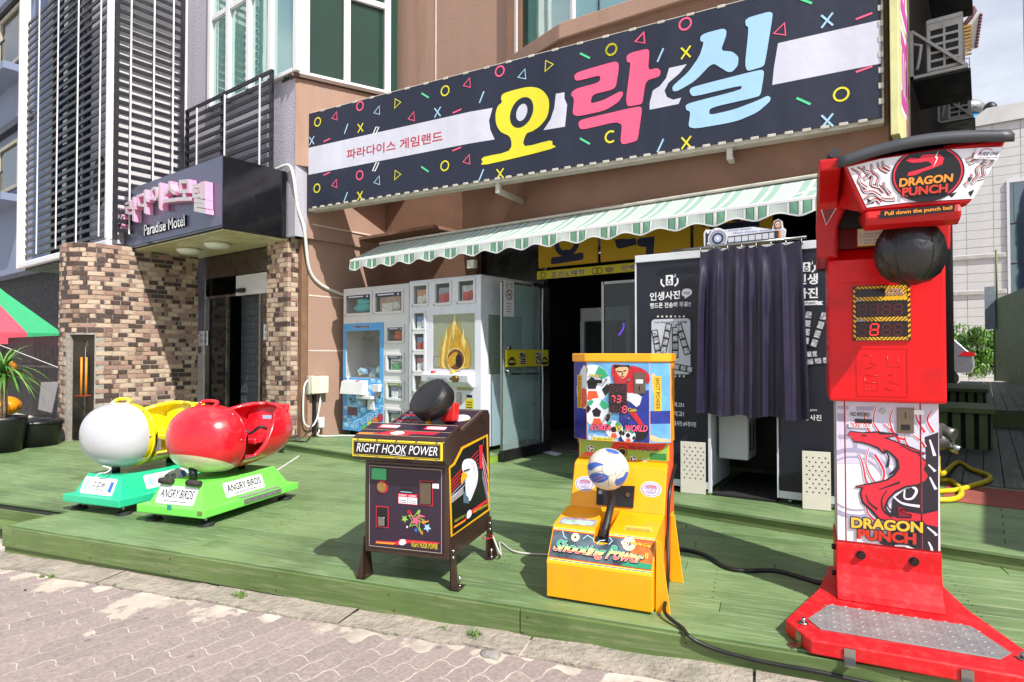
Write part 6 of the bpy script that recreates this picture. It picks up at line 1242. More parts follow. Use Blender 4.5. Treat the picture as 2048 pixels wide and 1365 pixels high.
p.poly([Hh(*k) for k in [(1308, 235), (1335, 150), (1545, 143), (1500, 245)]], LAV3, 9); p.text('PURSE ONE', [Hh(*k) for k in [(1345, 215), (1505, 210), (1515, 180), (1355, 185)]], PLUMK, 10, .03, .2); p.text('WWW.PURSE1.COM', [Hh(*k) for k in [(1348, 235), (1495, 232), (1497, 222), (1350, 225)]], PLUMK, 10, .02); p.stroke([Hh(1345, 210), Hh(1380, 165), Hh(1430, 158), Hh(1460, 170)], .004, MAG, 10)
p.done('flame_print')
# arched front of the hood on both sides of the recess, with its own decal on the left
for sg, nm in ((-1, -.012), (1, 0)):
    f_ = lambda x: x if sg < 0 else -x * .79 + .008
    dg_.part('hood_arch', MB().ext([(f_(x), z) for x, z in [(-.296, 1.71), (-.302, 1.86), (-.288, 1.97), (-.255, 2.06), (-.2, 2.1), (-.10, 2.08), (-.13, 1.985), (-.175, 1.93), (-.205, 1.86), (-.214, 1.71)]], 'xz', -.135, -.085), RED2, bevel=.012, seg=2)
p = Print((0, -.1355, 0), (1, 0, 0), (0, 0, 1), eps=.0008, thing=dg_); DV = lambda x, y: p.px(*zm(1620, 260, 4.014)(x, y))
p.poly([DV(*k) for k in [(130, 760), (82, 610), (110, 480), (180, 390), (280, 350), (300, 460), (270, 520), (215, 620)]], mat('maroon decal', '#7a2418', .4, var=.15, vs=30), 0); p.stroke([DV(*k) for k in [(82, 610), (130, 765), (215, 620)]], .004, LAV3, 1, False)
p.blob([DV(*k) for k in [(150, 420), (220, 370), (290, 350), (295, 400), (230, 430), (190, 470)]], LAV3, 1, 3); p.blob([DV(*k) for k in [(150, 470), (200, 430), (215, 470), (260, 500), (225, 560), (190, 520)]], HZ, 2, 3); p.done('side_decal')
# side decal
p = Print((-.2925, 0, 0), (0, -1, 0), (0, 0, 1), thing=dg_); p.poly([(-.12, 2.12), (.1, 2.12), (.28, 2.06), (.1, 1.98), (.08, 1.9), (.09, 1.76), (-.1, 1.95)], mat('maroon decal', '#7a2418', .4, var=.1), 0); p.blob([(-.05, 2.08), (.05, 2.1), (.15, 2.06), (.08, 2.03), (0, 2.02)], LAV3, 1); p.blob([(-.08, 2.0), (.0, 2.02), (.04, 1.97), (-.03, 1.95)], HZ, 1); p.done('side_decal')
# lip with the lettering strip
dg_.part('lip', MB().ext([(-.455, 1.85), (-.47, 1.82), (-.455, 1.79), (-.4, 1.775), (-.12, 1.86), (-.1, 1.9), (-.36, 1.87)], 'yz', -.118, .222), RED2, bevel=.012, seg=2)
p = Print((0, -.472, 0), (1, 0, 0), (0, 0, 1), thing=dg_); a, b, c, d = [p.px(*zh(*k)) for k in [(560, 715), (1160, 655), (1165, 598), (565, 650)]]; p.poly([a, b, c, d], BLK, 0)
p.text('Pull down the punch ball', [p.px(*zh(*k)) for k in [(598, 700), (1140, 648), (1142, 610), (600, 658)]], OR1, 1, .05); p.done('lettering')
# dark rubber roof with arched front edge
rf = MB(); n = 16; L0 = []
for j, (y, dz, ex) in enumerate([(-.478, -.022, .0), (-.485, .006, .0), (-.47, .03, -.01), (-.3, .055, -.02), (-.05, .055, -.05), (.2, .01, -.06), (.34, -.1, -.05)]):
    for i in range(n + 1):
        t = i / n; xl, xr = -.218 + ex * .6 if j > 3 else -.218, .392 + ex if j < 3 else .34 + ex * 1.6
        x = xl + (xr - xl) * t; L0.append((x, y, 2.064 + .03 * t + .038 * math.sin(PI * min(1, t * 1.02)) + dz))
rf.add(L0, [(j * (n + 1) + i, j * (n + 1) + i + 1, (j + 1) * (n + 1) + i + 1, (j + 1) * (n + 1) + i) for j in range(6) for i in range(n)], 0, True)
o = dg_.part('roof_cap', rf, RUB); sm = o.modifiers.new('s', 'SOLIDIFY'); sm.thickness = .022; sm.offset = -1
# punch ball on its stem
bp_ = [(.022, .19), (.03, .165), (.062, .14), (.1, .105), (.126, .06), (.137, 0.0), (.131, -.05), (.11, -.093), (.072, -.124), (.03, -.138), (1e-4, -.141)]
bc = dg_.px(1820, 506, (0, -.3, 0), (0, 1, 0))
bl = dg_.part('punch_ball', MB().lathe([(r, z) for r, z in bp_], 36, 0, Matrix.Translation(bc)), mat('black leather ball', '#141416', .32, var=.2, vs=12, bump=.25, bs=35, coat=.2))
for k in range(6):
    a = k * PI / 3; dg_.part('seam', MB().tube([Vector(bc) + Vector(((r + .0008) * math.cos(a), (r + .0008) * math.sin(a), z)) for r, z in bp_[1:]], .0016, 5), mat('black leather seam', '#0b0b0c', .5, var=0), bl)
dg_.part('stem', MB().cyl(bc + Vector((0, 0, .15)), bc + Vector((0, .06, .26)), .02, 10), BLACK)
# ================================================================== kick game (yellow)
YE = mat('orange yellow enamel', '#eda008', .34, var=.05, vs=3, coat=.15, dirt='#b98420', ds=7, da=.4); YE2 = mat('orange red side panel', '#d8542a', .4, var=.05)
kg = Thing('kick_machine', 'bright yellow soccer kick machine with a ball on a black lever', 'arcade machine', (-1.26, 2.752, 0), 14)
KX0, KX1 = -.535, .0; zy = zm(1060, 690, 2.439)
lowp = [(.035, .012), (.035, .18), (.145, .347), (.38, .392), (.38, .012)]
# lower console in two halves so that the lever slot stays open
SX0, SX1 = -.31, -.235
kg.part('console', MB().ext([(.035, .012), (.035, .1795), (.38, .1795), (.38, .012)], 'yz', KX0, KX1), YE, bevel=.004)
for a, b in ((KX0, SX0), (SX1, KX1)): kg.part('console_top', MB().ext([(.0352, .18), (.145, .347), (.38, .392), (.38, .18)], 'yz', a, b), YE)
kg.part('console_top', MB().ext([(.0354, .18), (.11, .2935), (.38, .2), (.38, .18)], 'yz', SX0 + .0002, SX1 - .0002), YE); kg.part('slot_liner', MB().ext([(.12, .29), (.15, .31), (.38, .25), (.38, .21)], 'yz', SX0 + .001, SX1 - .001), BLACK)
kg.part('kick_panel', MB().ext([(.384, .012), (.384, .393), (.47, .62), (.53, .64), (.66, .64), (.66, .012)], 'yz', KX0 + .012, KX1 - .002), YE, bevel=.006); kg.part('tower', MB().box((KX0 + .02, .535, .64), (KX1 + .0, .67, 1.195)), YE, bevel=.004)
kg.part('side_panel', MB().ext([(.39, .02), (.39, .39), (.475, .6), (.54, .66), (.56, 1.18), (.66, 1.18), (.66, .02)], 'yz', KX1 - .0015, KX1 + .006), YE2)
# bowed upper box and cap
bow = [(KX0 - .005, .52), (KX0 + .09, .455), (KX1 - .09, .455), (KX1 + .012, .52), (KX1 + .012, .66), (KX0 - .005, .66)]
kg.part('display_box', MB().ext(bow, 'xy', .752, 1.197), YE, bevel=.003); kg.part('cap', MB().ext([(x + (-.008 if x < -.2 else .008), y - .008) for x, y in bow[:4]] + [(KX1 + .02, .67), (KX0 - .013, .67)], 'xy', 1.197, 1.243), YE, bevel=.004)
pr = Print((0, .4545, 0), (1, 0, 0), (0, 0, 1), eps=.0006, thing=kg); zk = zm(1130, 700, 5.933); K = lambda x, y: pr.px(*zk(x, y)); KS = lambda L_: [K(*q) for q in L_]
SKY = mat('sky blue print', '#5f9fd2', .3, var=.25, vs=9); DBL = mat('deep blue print', '#1d2f86', .3, var=.3, vs=8); SW_ = mat('soccer white print', '#cfd3dd', .3, var=.06); SG = mat('soccer green print', '#2b9a70', .3, var=.1); SO = mat('soccer orange print', '#d8502a', .3, var=.12); SKN = mat('skin tone print', '#d9a87e', .35, var=.15, vs=20); CR2 = mat('shirt red print', '#b3202c', .3, var=.25, vs=18); YL2 = mat('yellow print', '#e4d23a', .35, var=0)
fx0, fx1, fz0, fz1 = KX0 + .092, KX1 - .092, .755, 1.194
def fr_(pts): return [(min(max(x, fx0), fx1), min(max(z, fz0), fz1)) for x, z in pts]
pr.poly([(fx0, fz0), (fx1, fz0), (fx1, fz1), (fx0, fz1)], SKY, 0)
pr.poly(fr_(KS([(640, 500), (1005, 480), (1005, 1110), (640, 1110)])), DBL, 1); pr.poly(fr_(KS([(270, 990), (620, 1040), (620, 1100), (280, 1090)])), mat('pale crowd print', '#a8bcd8', .3, var=.4, vs=40), 2)
# big balls
def kball(cx, cy, R_, l):
    c = K(cx, cy); r = (K(cx + R_, cy)[0] - c[0]); rz_ = r * 1.02
    def cl(pts): return fr_(pts)
    pr.poly(cl([(c[0] + r * math.cos(2 * PI * k / 26), c[1] + rz_ * math.sin(2 * PI * k / 26)) for k in range(26)]), SW_, l)
    def pent(dx, dz, s_, rot, m): 
        pts = []
        for k in range(5):
            a = rot + k * 2 * PI / 5; x, z = dx + s_ * math.cos(a), dz + s_ * math.sin(a); h = math.hypot(x, z)
            if h > .99: x, z = x / h * .99, z / h * .99
            pts.append((c[0] + r * x, c[1] + rz_ * z))
        pr.poly(cl(pts), m, l + 1)
    pent(-.05, .0, .36, PI / 2, BLK); pent(-.02, -.72, .4, -PI / 2, SO); pent(.55, .62, .42, .8, SG); pent(-.8, .25, .35, 0, BLK); pent(.85, -.35, .35, .5, BLK); pent(-.55, .75, .3, 1.2, SG)
kball(330, 400, 215, 2); kball(385, 745, 165, 4); kball(585, 945, 105, 6); kball(755, 1015, 85, 8)
# kicking player
pr.blob(fr_(KS([(560, 180), (640, 175), (760, 185), (900, 215), (1003, 290), (1003, 400), (940, 380), (880, 420), (820, 520), (740, 560), (640, 520), (590, 400), (560, 300)])), CR2, 6, 2); pr.blob(fr_(KS([(588, 185), (600, 235), (640, 300), (690, 340), (740, 290), (760, 210), (740, 182)])), SKN, 8, 3); pr.poly(fr_(KS([(580, 180), (590, 230), (640, 205), (700, 200), (745, 205), (765, 240), (768, 182)])), BLK, 9)
pr.stroke(KS([(620, 250), (660, 262), (680, 255)]), .006, BLK, 10); pr.stroke(KS([(695, 255), (730, 245)]), .006, BLK, 10); pr.stroke(KS([(680, 262), (690, 290), (670, 298)]), .004, BLK, 10); pr.stroke(KS([(665, 315), (690, 318), (705, 310)]), .005, RDK, 10)
pr.poly(fr_(KS([(740, 510), (860, 520), (915, 560), (890, 650), (850, 680), (780, 620), (735, 600)])), SW_, 8); pr.poly(fr_(KS([(780, 690), (830, 720), (940, 890), (900, 920), (820, 820), (760, 740)])), CR2, 8); pr.blob(fr_(KS([(850, 980), (930, 920), (985, 930), (980, 1010), (920, 1070), (850, 1060)])), BLK, 9, 2)
pr.text('KOREA', [K(*q) for q in [(300, 950), (550, 955), (550, 885), (305, 880)]], PNK, 12, .04, .25, outline=(BLK, .05)); pr.text('VS', [K(*q) for q in [(605, 960), (672, 960), (672, 895), (605, 892)]], YL2, 12, .02, .2, outline=(BLK, .05)); pr.text('WORLD', [K(*q) for q in [(720, 970), (985, 970), (985, 895), (722, 888)]], PNK, 12, .04, .25, outline=(BLK, .05))
a, b = K(328, 1068), K(580, 1045); pr.rect(a[0], a[1], b[0], b[1], YL2, 10); pr.text('제 2004-A0543호', [K(335, 1064), K(570, 1048)], BLK, 11, .01)
pr.text('지폐투입구', [K(283, 322), K(445, 292)], YL2, 12, .02, outline=(BLK, .05)); pr.text('Coin', [K(750, 730), K(852, 690)], YL2, 12, .02, .2, outline=(BLK, .05))
pr.done('front_print')
for sgn, nm in ((-1, 'left'), (1, 'right')):
    a = Vector((bow[0][0], bow[0][1], 0)) if sgn < 0 else Vector((bow[2][0], bow[2][1], 0)); b = Vector((bow[1][0], bow[1][1], 0)) if sgn < 0 else Vector((bow[3][0], bow[3][1], 0)); d = b - a; L_ = d.length
    p = Print((a.x, a.y, 0), d, (0, 0, 1), eps=.0007, thing=kg); p.rect(.003, .755, L_ - .002, 1.194, SKY if sgn > 0 else DBL, 0)
    if sgn < 0: p.blob([(.03, 1.0), (.05, 1.12), (L_ - .004, 1.17), (L_ - .004, .93)], SW_, 1, 3); p.blob([(.05, .94), (.06, 1.03), (L_ - .004, 1.04), (L_ - .004, .95)], SO, 2, 3)
    else: p.blob([(.01, 1.12), (.03, 1.13), (.05, 1.06), (.04, 1.0), (.02, 1.03)], SKN, 1, 3); p.blob([(.005, .80), (.06, .78), (L_ - .01, .775), (L_ - .01, .762), (.01, .765)], SKN, 2, 2); p.rect(.003, .86, L_ - .003, .93, DBL, 1)
    x0 = .035 if sgn < 0 else .025; p.rect(x0, .93, x0 + .04, 1.12, HZ, 4)
    vs, fs = glyphs('SHOOTING' if sgn < 0 else 'SHOT POWER', .01, .0); xa = min(v[0] for v in vs); xb = max(v[0] for v in vs); ya = min(v[1] for v in vs); yb = max(v[1] for v in vs)
    p.mb.add([p.P((x0 + .008 + (v[1] - ya) / (yb - ya) * .024, 1.112 - (v[0] - xa) / (xb - xa) * .174), 5) for v in vs], fs, p.mi(BLK)); p.done('corner_print')
a, b = K(527, 742), K(735, 405); dsp = kg.part('score_display', MB().box((a[0], .447, a[1]), (b[0], .4535, b[1])), DKR)
p = Print((0, .4465, 0), (1, 0, 0), (0, 0, 1), eps=.0006, thing=kg)
PNKS = mat('dim pink segment', '#5c2240', .4, var=0); PNKL = mat('lit pink segment', '#ff4a6a', .4, var=0, emit=1.0)
for r, row in enumerate(('   ', '731', '  8')):
    for k, ch in enumerate('888'):
        a = K(545 + k * 70, 498 + r * 122); b = K(545 + k * 70 + 46, 425 + r * 122); lit = (r, k) in ((1, 1), (2, 2), (1, 0)); p.seg7(a[0], a[1], b[0] - a[0], b[1] - a[1], PNKL if lit else PNKS, PNKS, {(1, 1): '3', (2, 2): '8', (1, 0): '7'}.get((r, k), '8'), 0, .2)
p.done('digits', dsp)
a, b = K(482, 815), K(778, 340); kg.part('clear_cover', MB().box((a[0], .436, a[1]), (b[0], .439, b[1])), glass('acrylic cover', '#f8fafa', .7, .0))
for x, z in ((a[0] + .006, a[1] + .008), (b[0] - .006, a[1] + .008), (a[0] + .006, b[1] - .008), (b[0] - .006, b[1] - .008)): kg.part('cover_screw', MB().cyl((x, .434, z), (x, .454, z), .006, 8), STEEL)
a, b = K(820, 518), K(955, 272); kg.part('coin_plate', MB().box((a[0], .446, a[1]), (b[0], .4535, b[1])), mat('coin mech steel'), bevel=.002); p = Print((0, .4455, 0), (1, 0, 0), (0, 0, 1), thing=kg); a, b = K(845, 398), K(930, 352); p.rect(a[0], a[1], b[0], b[1], PAPER, 0); c = K(885, 460); p.rect(c[0] - .003, c[1] - .014, c[0] + .003, c[1] + .014, BLK, 0); p.done('coin_label')
a, b = K(288, 392), K(443, 355); kg.part('bill_slot', MB().box((a[0], .444, a[1]), (b[0], .4535, b[1])), BLACK, bevel=.002)
# green strip under the box
p = Print((0, .534, 0), (1, 0, 0), (0, 0, 1), eps=.0006, thing=kg); G_ = mat('lime print', '#86b347', .35, var=.05); p.rect(KX0 + .03, .648, KX1 - .01, .75, G_, 0)
g = lambda x, y: p.px(*zk(x, y))
p.poly([(-.33, .7), (-.3, .75), (KX1 - .012, .75), (KX1 - .03, .715), (-.06, .705)], OR2, 1); p.text('FIFA WORLD CUP', [g(765, 1188), g(1110, 1158)], PLUMK, 2, .03); p.poly([(KX0 + .032, .65), (KX0 + .06, .675), (-.4, .675), (-.42, .65)], SO, 1)
for x, y, r in [(305, 1172, .02), (812, 1297, .019), (940, 1322, .014)]: c = g(x, y); p.disc(c, r, WHT, 2, 18); p.ring(c, r * .62, r * .4, PLUMK, 3, 14, a0=.3, a1=1.9); p.ring(c, r * .62, r * .4, PLUMK, 3, 14, a0=2.4, a1=4.0); p.ring(c, r * .62, r * .4, PLUMK, 3, 14, a0=4.5, a1=6.1)
p.rect(-.105, .655, KX1 - .015, .69, mat('dark green sticker', '#2f7a3c', .4, var=0), 2); c = g(680, 1215); p.disc(c, .03, BLK, 2, 20); p.ring(c, .022, .006, GOLD, 3); p.done('strip_print')
# kick panel: plate, stickers, lever and ball
kn = Vector((0, -.227, .086)).normalized()
def kp(u, v): q = kg.px(u, v, (0, .384, .393), (0, -.227, .086)); return q
p = Print((0, .384, .393), (1, 0, 0), (0, .086, .227), eps=.0008, thing=kg)
for x, y in ((268, 678), (590, 705)): c = p.px(*zy(x, y)); p.disc(c, .056, WHT, 0, 26, ry=.042); p.disc(c, .053, LAV2, 1, 26, ry=.039); p.ring(c, .04, .004, LAV3, 2, 20, ry=.03); p.text('POWER', [(c[0] - .03, c[1] + .006), (c[0] + .03, c[1] + .02)], CRIM, 2, .02, .2); p.text('2010 슈팅', [(c[0] - .044, c[1] - .016), (c[0] + .044, c[1] + .001)], LAV3, 2, .04, .2, outline=(CRIM, .03)); p.cut('sticker')
mp_ = kg.part('mount_plate', MB().add([p.P(q, l) for l in (1, 14) for q in [p.px(*zy(325, 780)), p.px(*zy(505, 797)), p.px(*zy(513, 690)), p.px(*zy(330, 685))]], [(0, 1, 2, 3), (4, 5, 6, 7), (0, 1, 5, 4), (1, 2, 6, 5), (2, 3, 7, 6), (3, 0, 4, 7)]), BLACK, bevel=.002)
for x, y in ((347, 722), (480, 735)): c = p.P(p.px(*zy(x, y)), 15); kg.part('bolt', MB().cyl(c, c + p.n * .008, .012, 10), STEEL, mp_)
bc = kg.px(*zy(380, 606), (0, .22, 0), (0, 1, 0)); sl_ = Vector((-.275, .15, .30)); el = Vector((-.262, .3, .46))
kg.part('lever', MB().tube([sl_, Vector((-.27, .22, .36)), el, Vector((bc.x + .0, .25, bc.z - .1)), bc], [.02, .02, .02, .017, .014], 12), mat('black rubber sleeve', '#17171a', .55, bump=.2, bs=40))
kb = kg.part('ball', MB().ball(bc, .108, 32), mat('scuffed white ball', '#cfcabb', .38, var=.1, vs=14, coat=.2, dirt='#9b927c', ds=12))
BB = mat('ball blue print', '#3a5fb0', .4, var=.12, vs=20); BO = mat('ball orange print', '#cf6a48', .4, var=0); BS = mat('ball seam', '#8a8473', .6, var=0)
cv = (kg.I @ _C - bc).normalized(); ex_ = cv.cross(Vector((0, 0, 1))).normalized() * -1; ez_ = ex_.cross(cv).normalized() * -1
if ez_.z < 0: ez_ = -ez_
def sph(x, y, r=.1085): zz = math.sqrt(max(0, 1 - x * x - y * y)); return bc + (ex_ * x + ez_ * y + cv * zz) * r
def ballpatch(pts, m, nm='panel_print', r=.1086):
    P_ = [tuple(q)[:2] for q in catmull([(x, y, 0) for x, y in pts], 5, True)]; c = (sum(q[0] for q in P_) / len(P_), sum(q[1] for q in P_) / len(P_)); b = MB(); R3 = [0, .4, .7, 1]
    vs = [sph(*c, r)] + [sph(c[0] + (q[0] - c[0]) * k, c[1] + (q[1] - c[1]) * k, r) for k in R3[1:] for q in P_]; n_ = len(P_)
    fs = [(0, 1 + i, 1 + (i + 1) % n_) for i in range(n_)] + [(1 + k * n_ + i, 1 + k * n_ + (i + 1) % n_, 1 + (k + 1) * n_ + (i + 1) % n_, 1 + (k + 1) * n_ + i) for k in range(2) for i in range(n_)]
    kg.part(nm, b.add(vs, fs, 0, True), m, kb)
for pts in [[(-.95, .15), (-.6, .3), (-.2, .2), (-.5, .1), (-.85, -.1)], [(-.1, .95), (.3, .9), (.55, .75), (.35, .7), (.0, .8)], [(-.75, -.25), (-.35, -.2), (.05, -.35), (-.2, -.6), (-.6, -.65), (-.85, -.45)], [(.35, -.5), (.75, -.3), (.85, -.1), (.95, -.2), (.7, -.65), (.4, -.75)]]: ballpatch(pts, BB)
for a, b in [((-.7, -.5), (-.25, -.3)), ((-.6, -.6), (-.15, -.4)), ((.05, .75), (.3, .4)), ((.15, .8), (.38, .5)), ((.45, -.35), (.8, .05))]: kg.part('panel_print', MB().tube([sph(a[0] + (b[0] - a[0]) * k / 6, a[1] + (b[1] - a[1]) * k / 6, .1078) for k in range(7)], .0018, 6), BO, kb)
for pts in [[(-.2, .2), (.1, .35), (.4, .2), (.35, -.15), (.0, -.3), (-.25, -.1)], [(.4, .2), (.7, .35)], [(.1, .35), (.0, .8)], [(.35, -.15), (.4, -.5)], [(-.25, -.1), (-.7, -.2)], [(-.2, .2), (-.6, .3)], [(.0, -.3), (.05, -.8)]]:
    q = catmull([(x, y, 0) for x, y in pts], 6, len(pts) > 3); kg.part('ball_seam', MB().tube([sph(k.x, k.y, .108) for k in q], .0012, 5, closed=len(pts) > 3), BS, kb)
# front sticker
fn = Vector((0, .11, .167)); p = Print((0, .035, .18), (1, 0, 0), fn, eps=.0007, thing=kg); zs5 = zm(1070, 1020, 6.827); S5 = lambda x, y: p.px(*zs5(x, y))
SLATEB = mat('stormy blue print', '#46545c', .35, var=.6, vs=14); FL = fn.length

def nrect(x0, z0, x1, z1, m, l):
    p.poly([(x0, z0), (x1, z0), (x1, z1), (SX1, z1), (SX1, .132), ((SX0 + SX1) / 2, .122), (SX0, .132), (SX0, z1), (x0, z1)], m, l)
nrect(KX0 + .006, .015, KX1 - .008, FL - .012, YL2, 0); nrect(KX0 + .006, .02, KX1 - .008, FL - .017, mat('blue rule', '#3f55a8', .4, var=0), 1); nrect(KX0 + .006, .024, KX1 - .008, FL - .021, YL2, 2); nrect(KX0 + .006, .029, KX1 - .008, FL - .026, OR2, 3); nrect(KX0 + .008, .034, KX1 - .01, FL - .032, SLATEB, 4)
p.poly([(-.14, .034), (KX1 - .011, .034), (KX1 - .011, FL - .033), (-.1, FL - .033)], mat('amber print', '#a85a24', .35, var=.5, vs=16), 5); p.poly([(-.16, .034), (KX1 - .011, .034), (KX1 - .011, .06), (-.12, .062)], mat('teal green print', '#2c8f66', .35, var=.3), 6)
for x, y, r in [(555, 380, .022), (1285, 470, .034)]: c = S5(x, y); p.disc(c, r, mat('ball cream print', '#d9c8a8', .35, var=.2, vs=30), 7, 22); p.disc(c, r * .3, BLK, 8, 5); 
for pts in [[(380, 290), (400, 370), (440, 400)], [(660, 400), (720, 355), (800, 400), (810, 440)], [(850, 480), (880, 430), (960, 420)], [(1020, 380), (1060, 430), (1010, 480)]]: p.stroke([S5(*q) for q in pts], .004, mat('lightning print', '#a9cfe0', .35, var=0), 7, False)
TQ = [S5(*q) for q in [(235, 690), (1490, 735), (1500, 560), (270, 400)]]
sp_q = [S5(*q) for q in [(232, 605), (945, 700), (985, 520), (290, 405)]]; pw_q = [S5(*q) for q in [(960, 670), (1470, 745), (1500, 600), (1020, 480)]]
G1 = mat('letter green', '#2f9a78', .35, var=0); Y1 = mat('letter yellow', '#e2d070', .35, var=0); R1 = mat('letter coral', '#d9604e', .35, var=0)
def tri_text(body, quad):
    bq = [Vector(q) for q in quad]; vs, fs = glyphs(body, .03, .35); x0 = min(v[0] for v in vs); x1 = max(v[0] for v in vs); y0 = min(v[1] for v in vs); y1 = max(v[1] for v in vs)
    def mp(v): t = (v[0] - x0) / (x1 - x0); r = (v[1] - y0) / (y1 - y0); return bq[0].lerp(bq[1], t).lerp(bq[3].lerp(bq[2], t), r)
    for m_, off, l in ((BLK, .05, 9), (WHT, .014, 10)):
        v2, f2 = glyphs(body, .03 + off, .35); p.mb.add([p.P(mp((v[0] + (.03 if m_ is BLK else 0), v[1] - (.03 if m_ is BLK else 0))), l) for v in v2], f2, p.mi(m_))
    for f in fs:
        c = sum(vs[i][1] for i in f) / len(f); h = (c - y0) / (y1 - y0); m_ = G1 if h > .6 else Y1 if h > .38 else R1; o = len(p.mb.v); p.mb.v += [p.P(mp(vs[i]), 11) for i in f]; p.mb.f.append(list(range(o, o + len(f)))); p.mb.m.append(p.mi(m_)); p.mb.s.append(False)
tri_text('Shooting', sp_q); tri_text('Power', pw_q)
p.text('II', [S5(1505, 668), S5(1550, 600)], YL2, 9, .02); p.text('GO', [S5(*q) for q in [(1180, 480), (1290, 495), (1290, 435), (1182, 420)]], WHT, 9, .03, .2, outline=(OR2, .06)); p.text('World Cup', [S5(*q) for q in [(1305, 490), (1580, 530), (1585, 480), (1308, 435)]], YL2, 9, .03, outline=(OR2, .06)); p.done('front_sticker')
dn_ = Vector((0, .235, .045)); p = Print((0, .145, .347), (1, 0, 0), dn_, eps=.0008, thing=kg); S6 = lambda x, y: p.px(*zs5(x, y)); p.poly([S6(*q) for q in [(315, 188), (375, 98), (855, 145), (800, 230)]], mat('violet print', '#8d7f9a', .35, var=.5, vs=22), 0); p.poly([S6(*q) for q in [(350, 190), (395, 130), (830, 165), (780, 220)]], mat('pale aqua print', '#9db8ac', .35, var=.3, vs=30), 1); p.cut('deck_label'); p.poly([S6(*q) for q in [(1215, 275), (1240, 212), (1605, 245), (1590, 310)]], mat('khaki label', '#bfae4c', .45, var=.1), 0)
for k in range(3): p.stroke([S6(1240 + k * 4, 245 + k * 14), S6(1570, 275 + k * 14)], .003, OR2 if k == 0 else BLK, 1, False)
p.done('deck_label')
# bracket feet on the right side
for y0, y1, zt in ((.08, .2, .34), (.52, .66, .36)): kg.part('leg', MB().ext([(y0, .0), (y1, .0), (y0 + .07, zt), (y0 + .04, zt)], 'yz', KX1 + .007, KX1 + .06) if False else MB().ext([(KX1 + .004, 0), (KX1 + .075, 0), (KX1 + .03, zt), (KX1 + .008, zt)], 'xz', y0, y0 + .012).ext([(KX1 + .004, 0), (KX1 + .012, 0), (KX1 + .012, zt), (KX1 + .004, zt)], 'xz', y0 + .012, y0 + .1), YE, bevel=.002)
for y0 in (.1, .55): kg.part('leg', MB().ext([(KX0 - .075, 0), (KX0 - .004, 0), (KX0 - .008, .34), (KX0 - .03, .34)], 'xz', y0, y0 + .012) if y0 > .3 else MB().box((KX0 + .02, y0, 0), (KX0 + .06, y0 + .06, .012)), YE)
# ================================================================== boxing pad game (dark brown)
BRW = mat('dark brown enamel', '#33211a', .3, var=.06, coat=.35); PUR = mat('dark purple vinyl', '#2b1d30', .35, var=.06); CREAM = mat('cream pinstripe', '#c9b58a', .4, var=0); YFR = mat('yellow sign frame', '#d8c22a', .4, var=.04)
rh = Thing('punch_pad_machine', 'dark brown boxing pad machine with bald eagle side art', 'arcade machine', (-2.28, 2.518, 0), 19)
zr = zm(700, 740, 3.103); RX0, RX1 = -.505, 0.0
rh.part('cabinet', MB().ext([(-.095, .158), (-.095, .66), (-.1, .69), (.07, .812), (.435, .90), (.505, .895), (.53, .86), (.53, .158)], 'yz', RX0, RX1), BRW, bevel=.006)
rh.part('front_box', MB().ext([(-.1, .652), (-.165, .672), (-.185, .69), (-.185, .79), (-.158, .806), (.012, .852), (.065, .815), (-.09, .69)], 'yz', RX0 - .022, RX1 + .012), BRW, bevel=.005)
# marquee
mq0 = rh.px(*zr(92, 538), (0, -.187, 0), (0, 1, 0)); 
mq = rh.part('marquee', MB().box((RX0 - .016, -.196, .694), (RX1 + .006, -.186, .788)), YFR, bevel=.002)
p = Print((0, -.1965, 0), (1, 0, 0), (0, 0, 1), eps=.0008, thing=rh); p.rect(RX0 - .006, .702, RX1 - .004, .780, BLK, 0); p.stroke([(RX0 - .001, .706), (RX1 - .009, .706), (RX1 - .009, .776), (RX0 - .001, .776)], .0022, YFR, 1, False, True); p.text('RIGHT HOOK POWER', [(RX0 + .012, .72), (RX1 - .02, .766)], WHT, 1, .0, .28); p.stroke([(-.29, .716), (-.2, .714)], .003, WHT, 1); p.done('lettering', mq)
for k in range(5):
    for z in (.698, .784): rh.part('screw', MB().cyl((RX0 + .02 + k * .115, -.2, z), (RX0 + .02 + k * .115, -.195, z), .006, 8), STEEL, mq)
# slanted fascia and top deck prints
def slant(a, b): return Vector((0, b[0] - a[0], b[1] - a[1]))
s1 = slant((-.158, .806), (.012, .852)); p = Print((0, -.158, .806), (1, 0, 0), s1, eps=.0007, thing=rh); L1 = s1.length
p.rect(RX0 - .015, .006, RX1 + .004, .07, PUR, 0); p.poly([(-.42, .01), (-.34, .065), (-.05, .065), (-.08, .035), (-.2, .035), (-.23, .01)], CRIM, 1); p.poly([(RX0 - .01, .01), (-.44, .01), (-.4, .03), (RX0 - .01, .025)], OR1, 1); p.blob([(-.33, .03), (-.3, .06), (-.26, .055), (-.25, .03), (-.29, .015)], WHT, 2, 3); p.rect(RX0 - .015, .08, RX1 + .004, L1 - .008, PUR, 0)
for a, b in ((-.45, -.33), (-.17, -.05)): p.rect(a, .1, b, .15, CRIM, 1); p.rect(a + .015, .11, b + .005, .143, WHT, 2); p.text('POINT 100', [(a + .02, .117), (b, .136)], RDK, 3, .02)
for z in (.004, .074, L1 - .004): p.stroke([(RX0 - .017, z), (RX1 + .006, z)], .003, CREAM, 1, False)
p.done('deck_print')
s2 = slant((.07, .812), (.435, .90)); p = Print((0, .07, .812), (1, 0, 0), s2, eps=.0007, thing=rh); L2 = s2.length
p.rect(RX0 + .01, .01, RX1 - .012, L2 - .01, PUR, 0); p.stroke([(RX0 + .015, .014), (RX1 - .017, .014), (RX1 - .017, L2 - .015), (RX0 + .015, L2 - .015)], .003, CREAM, 1, False, True)
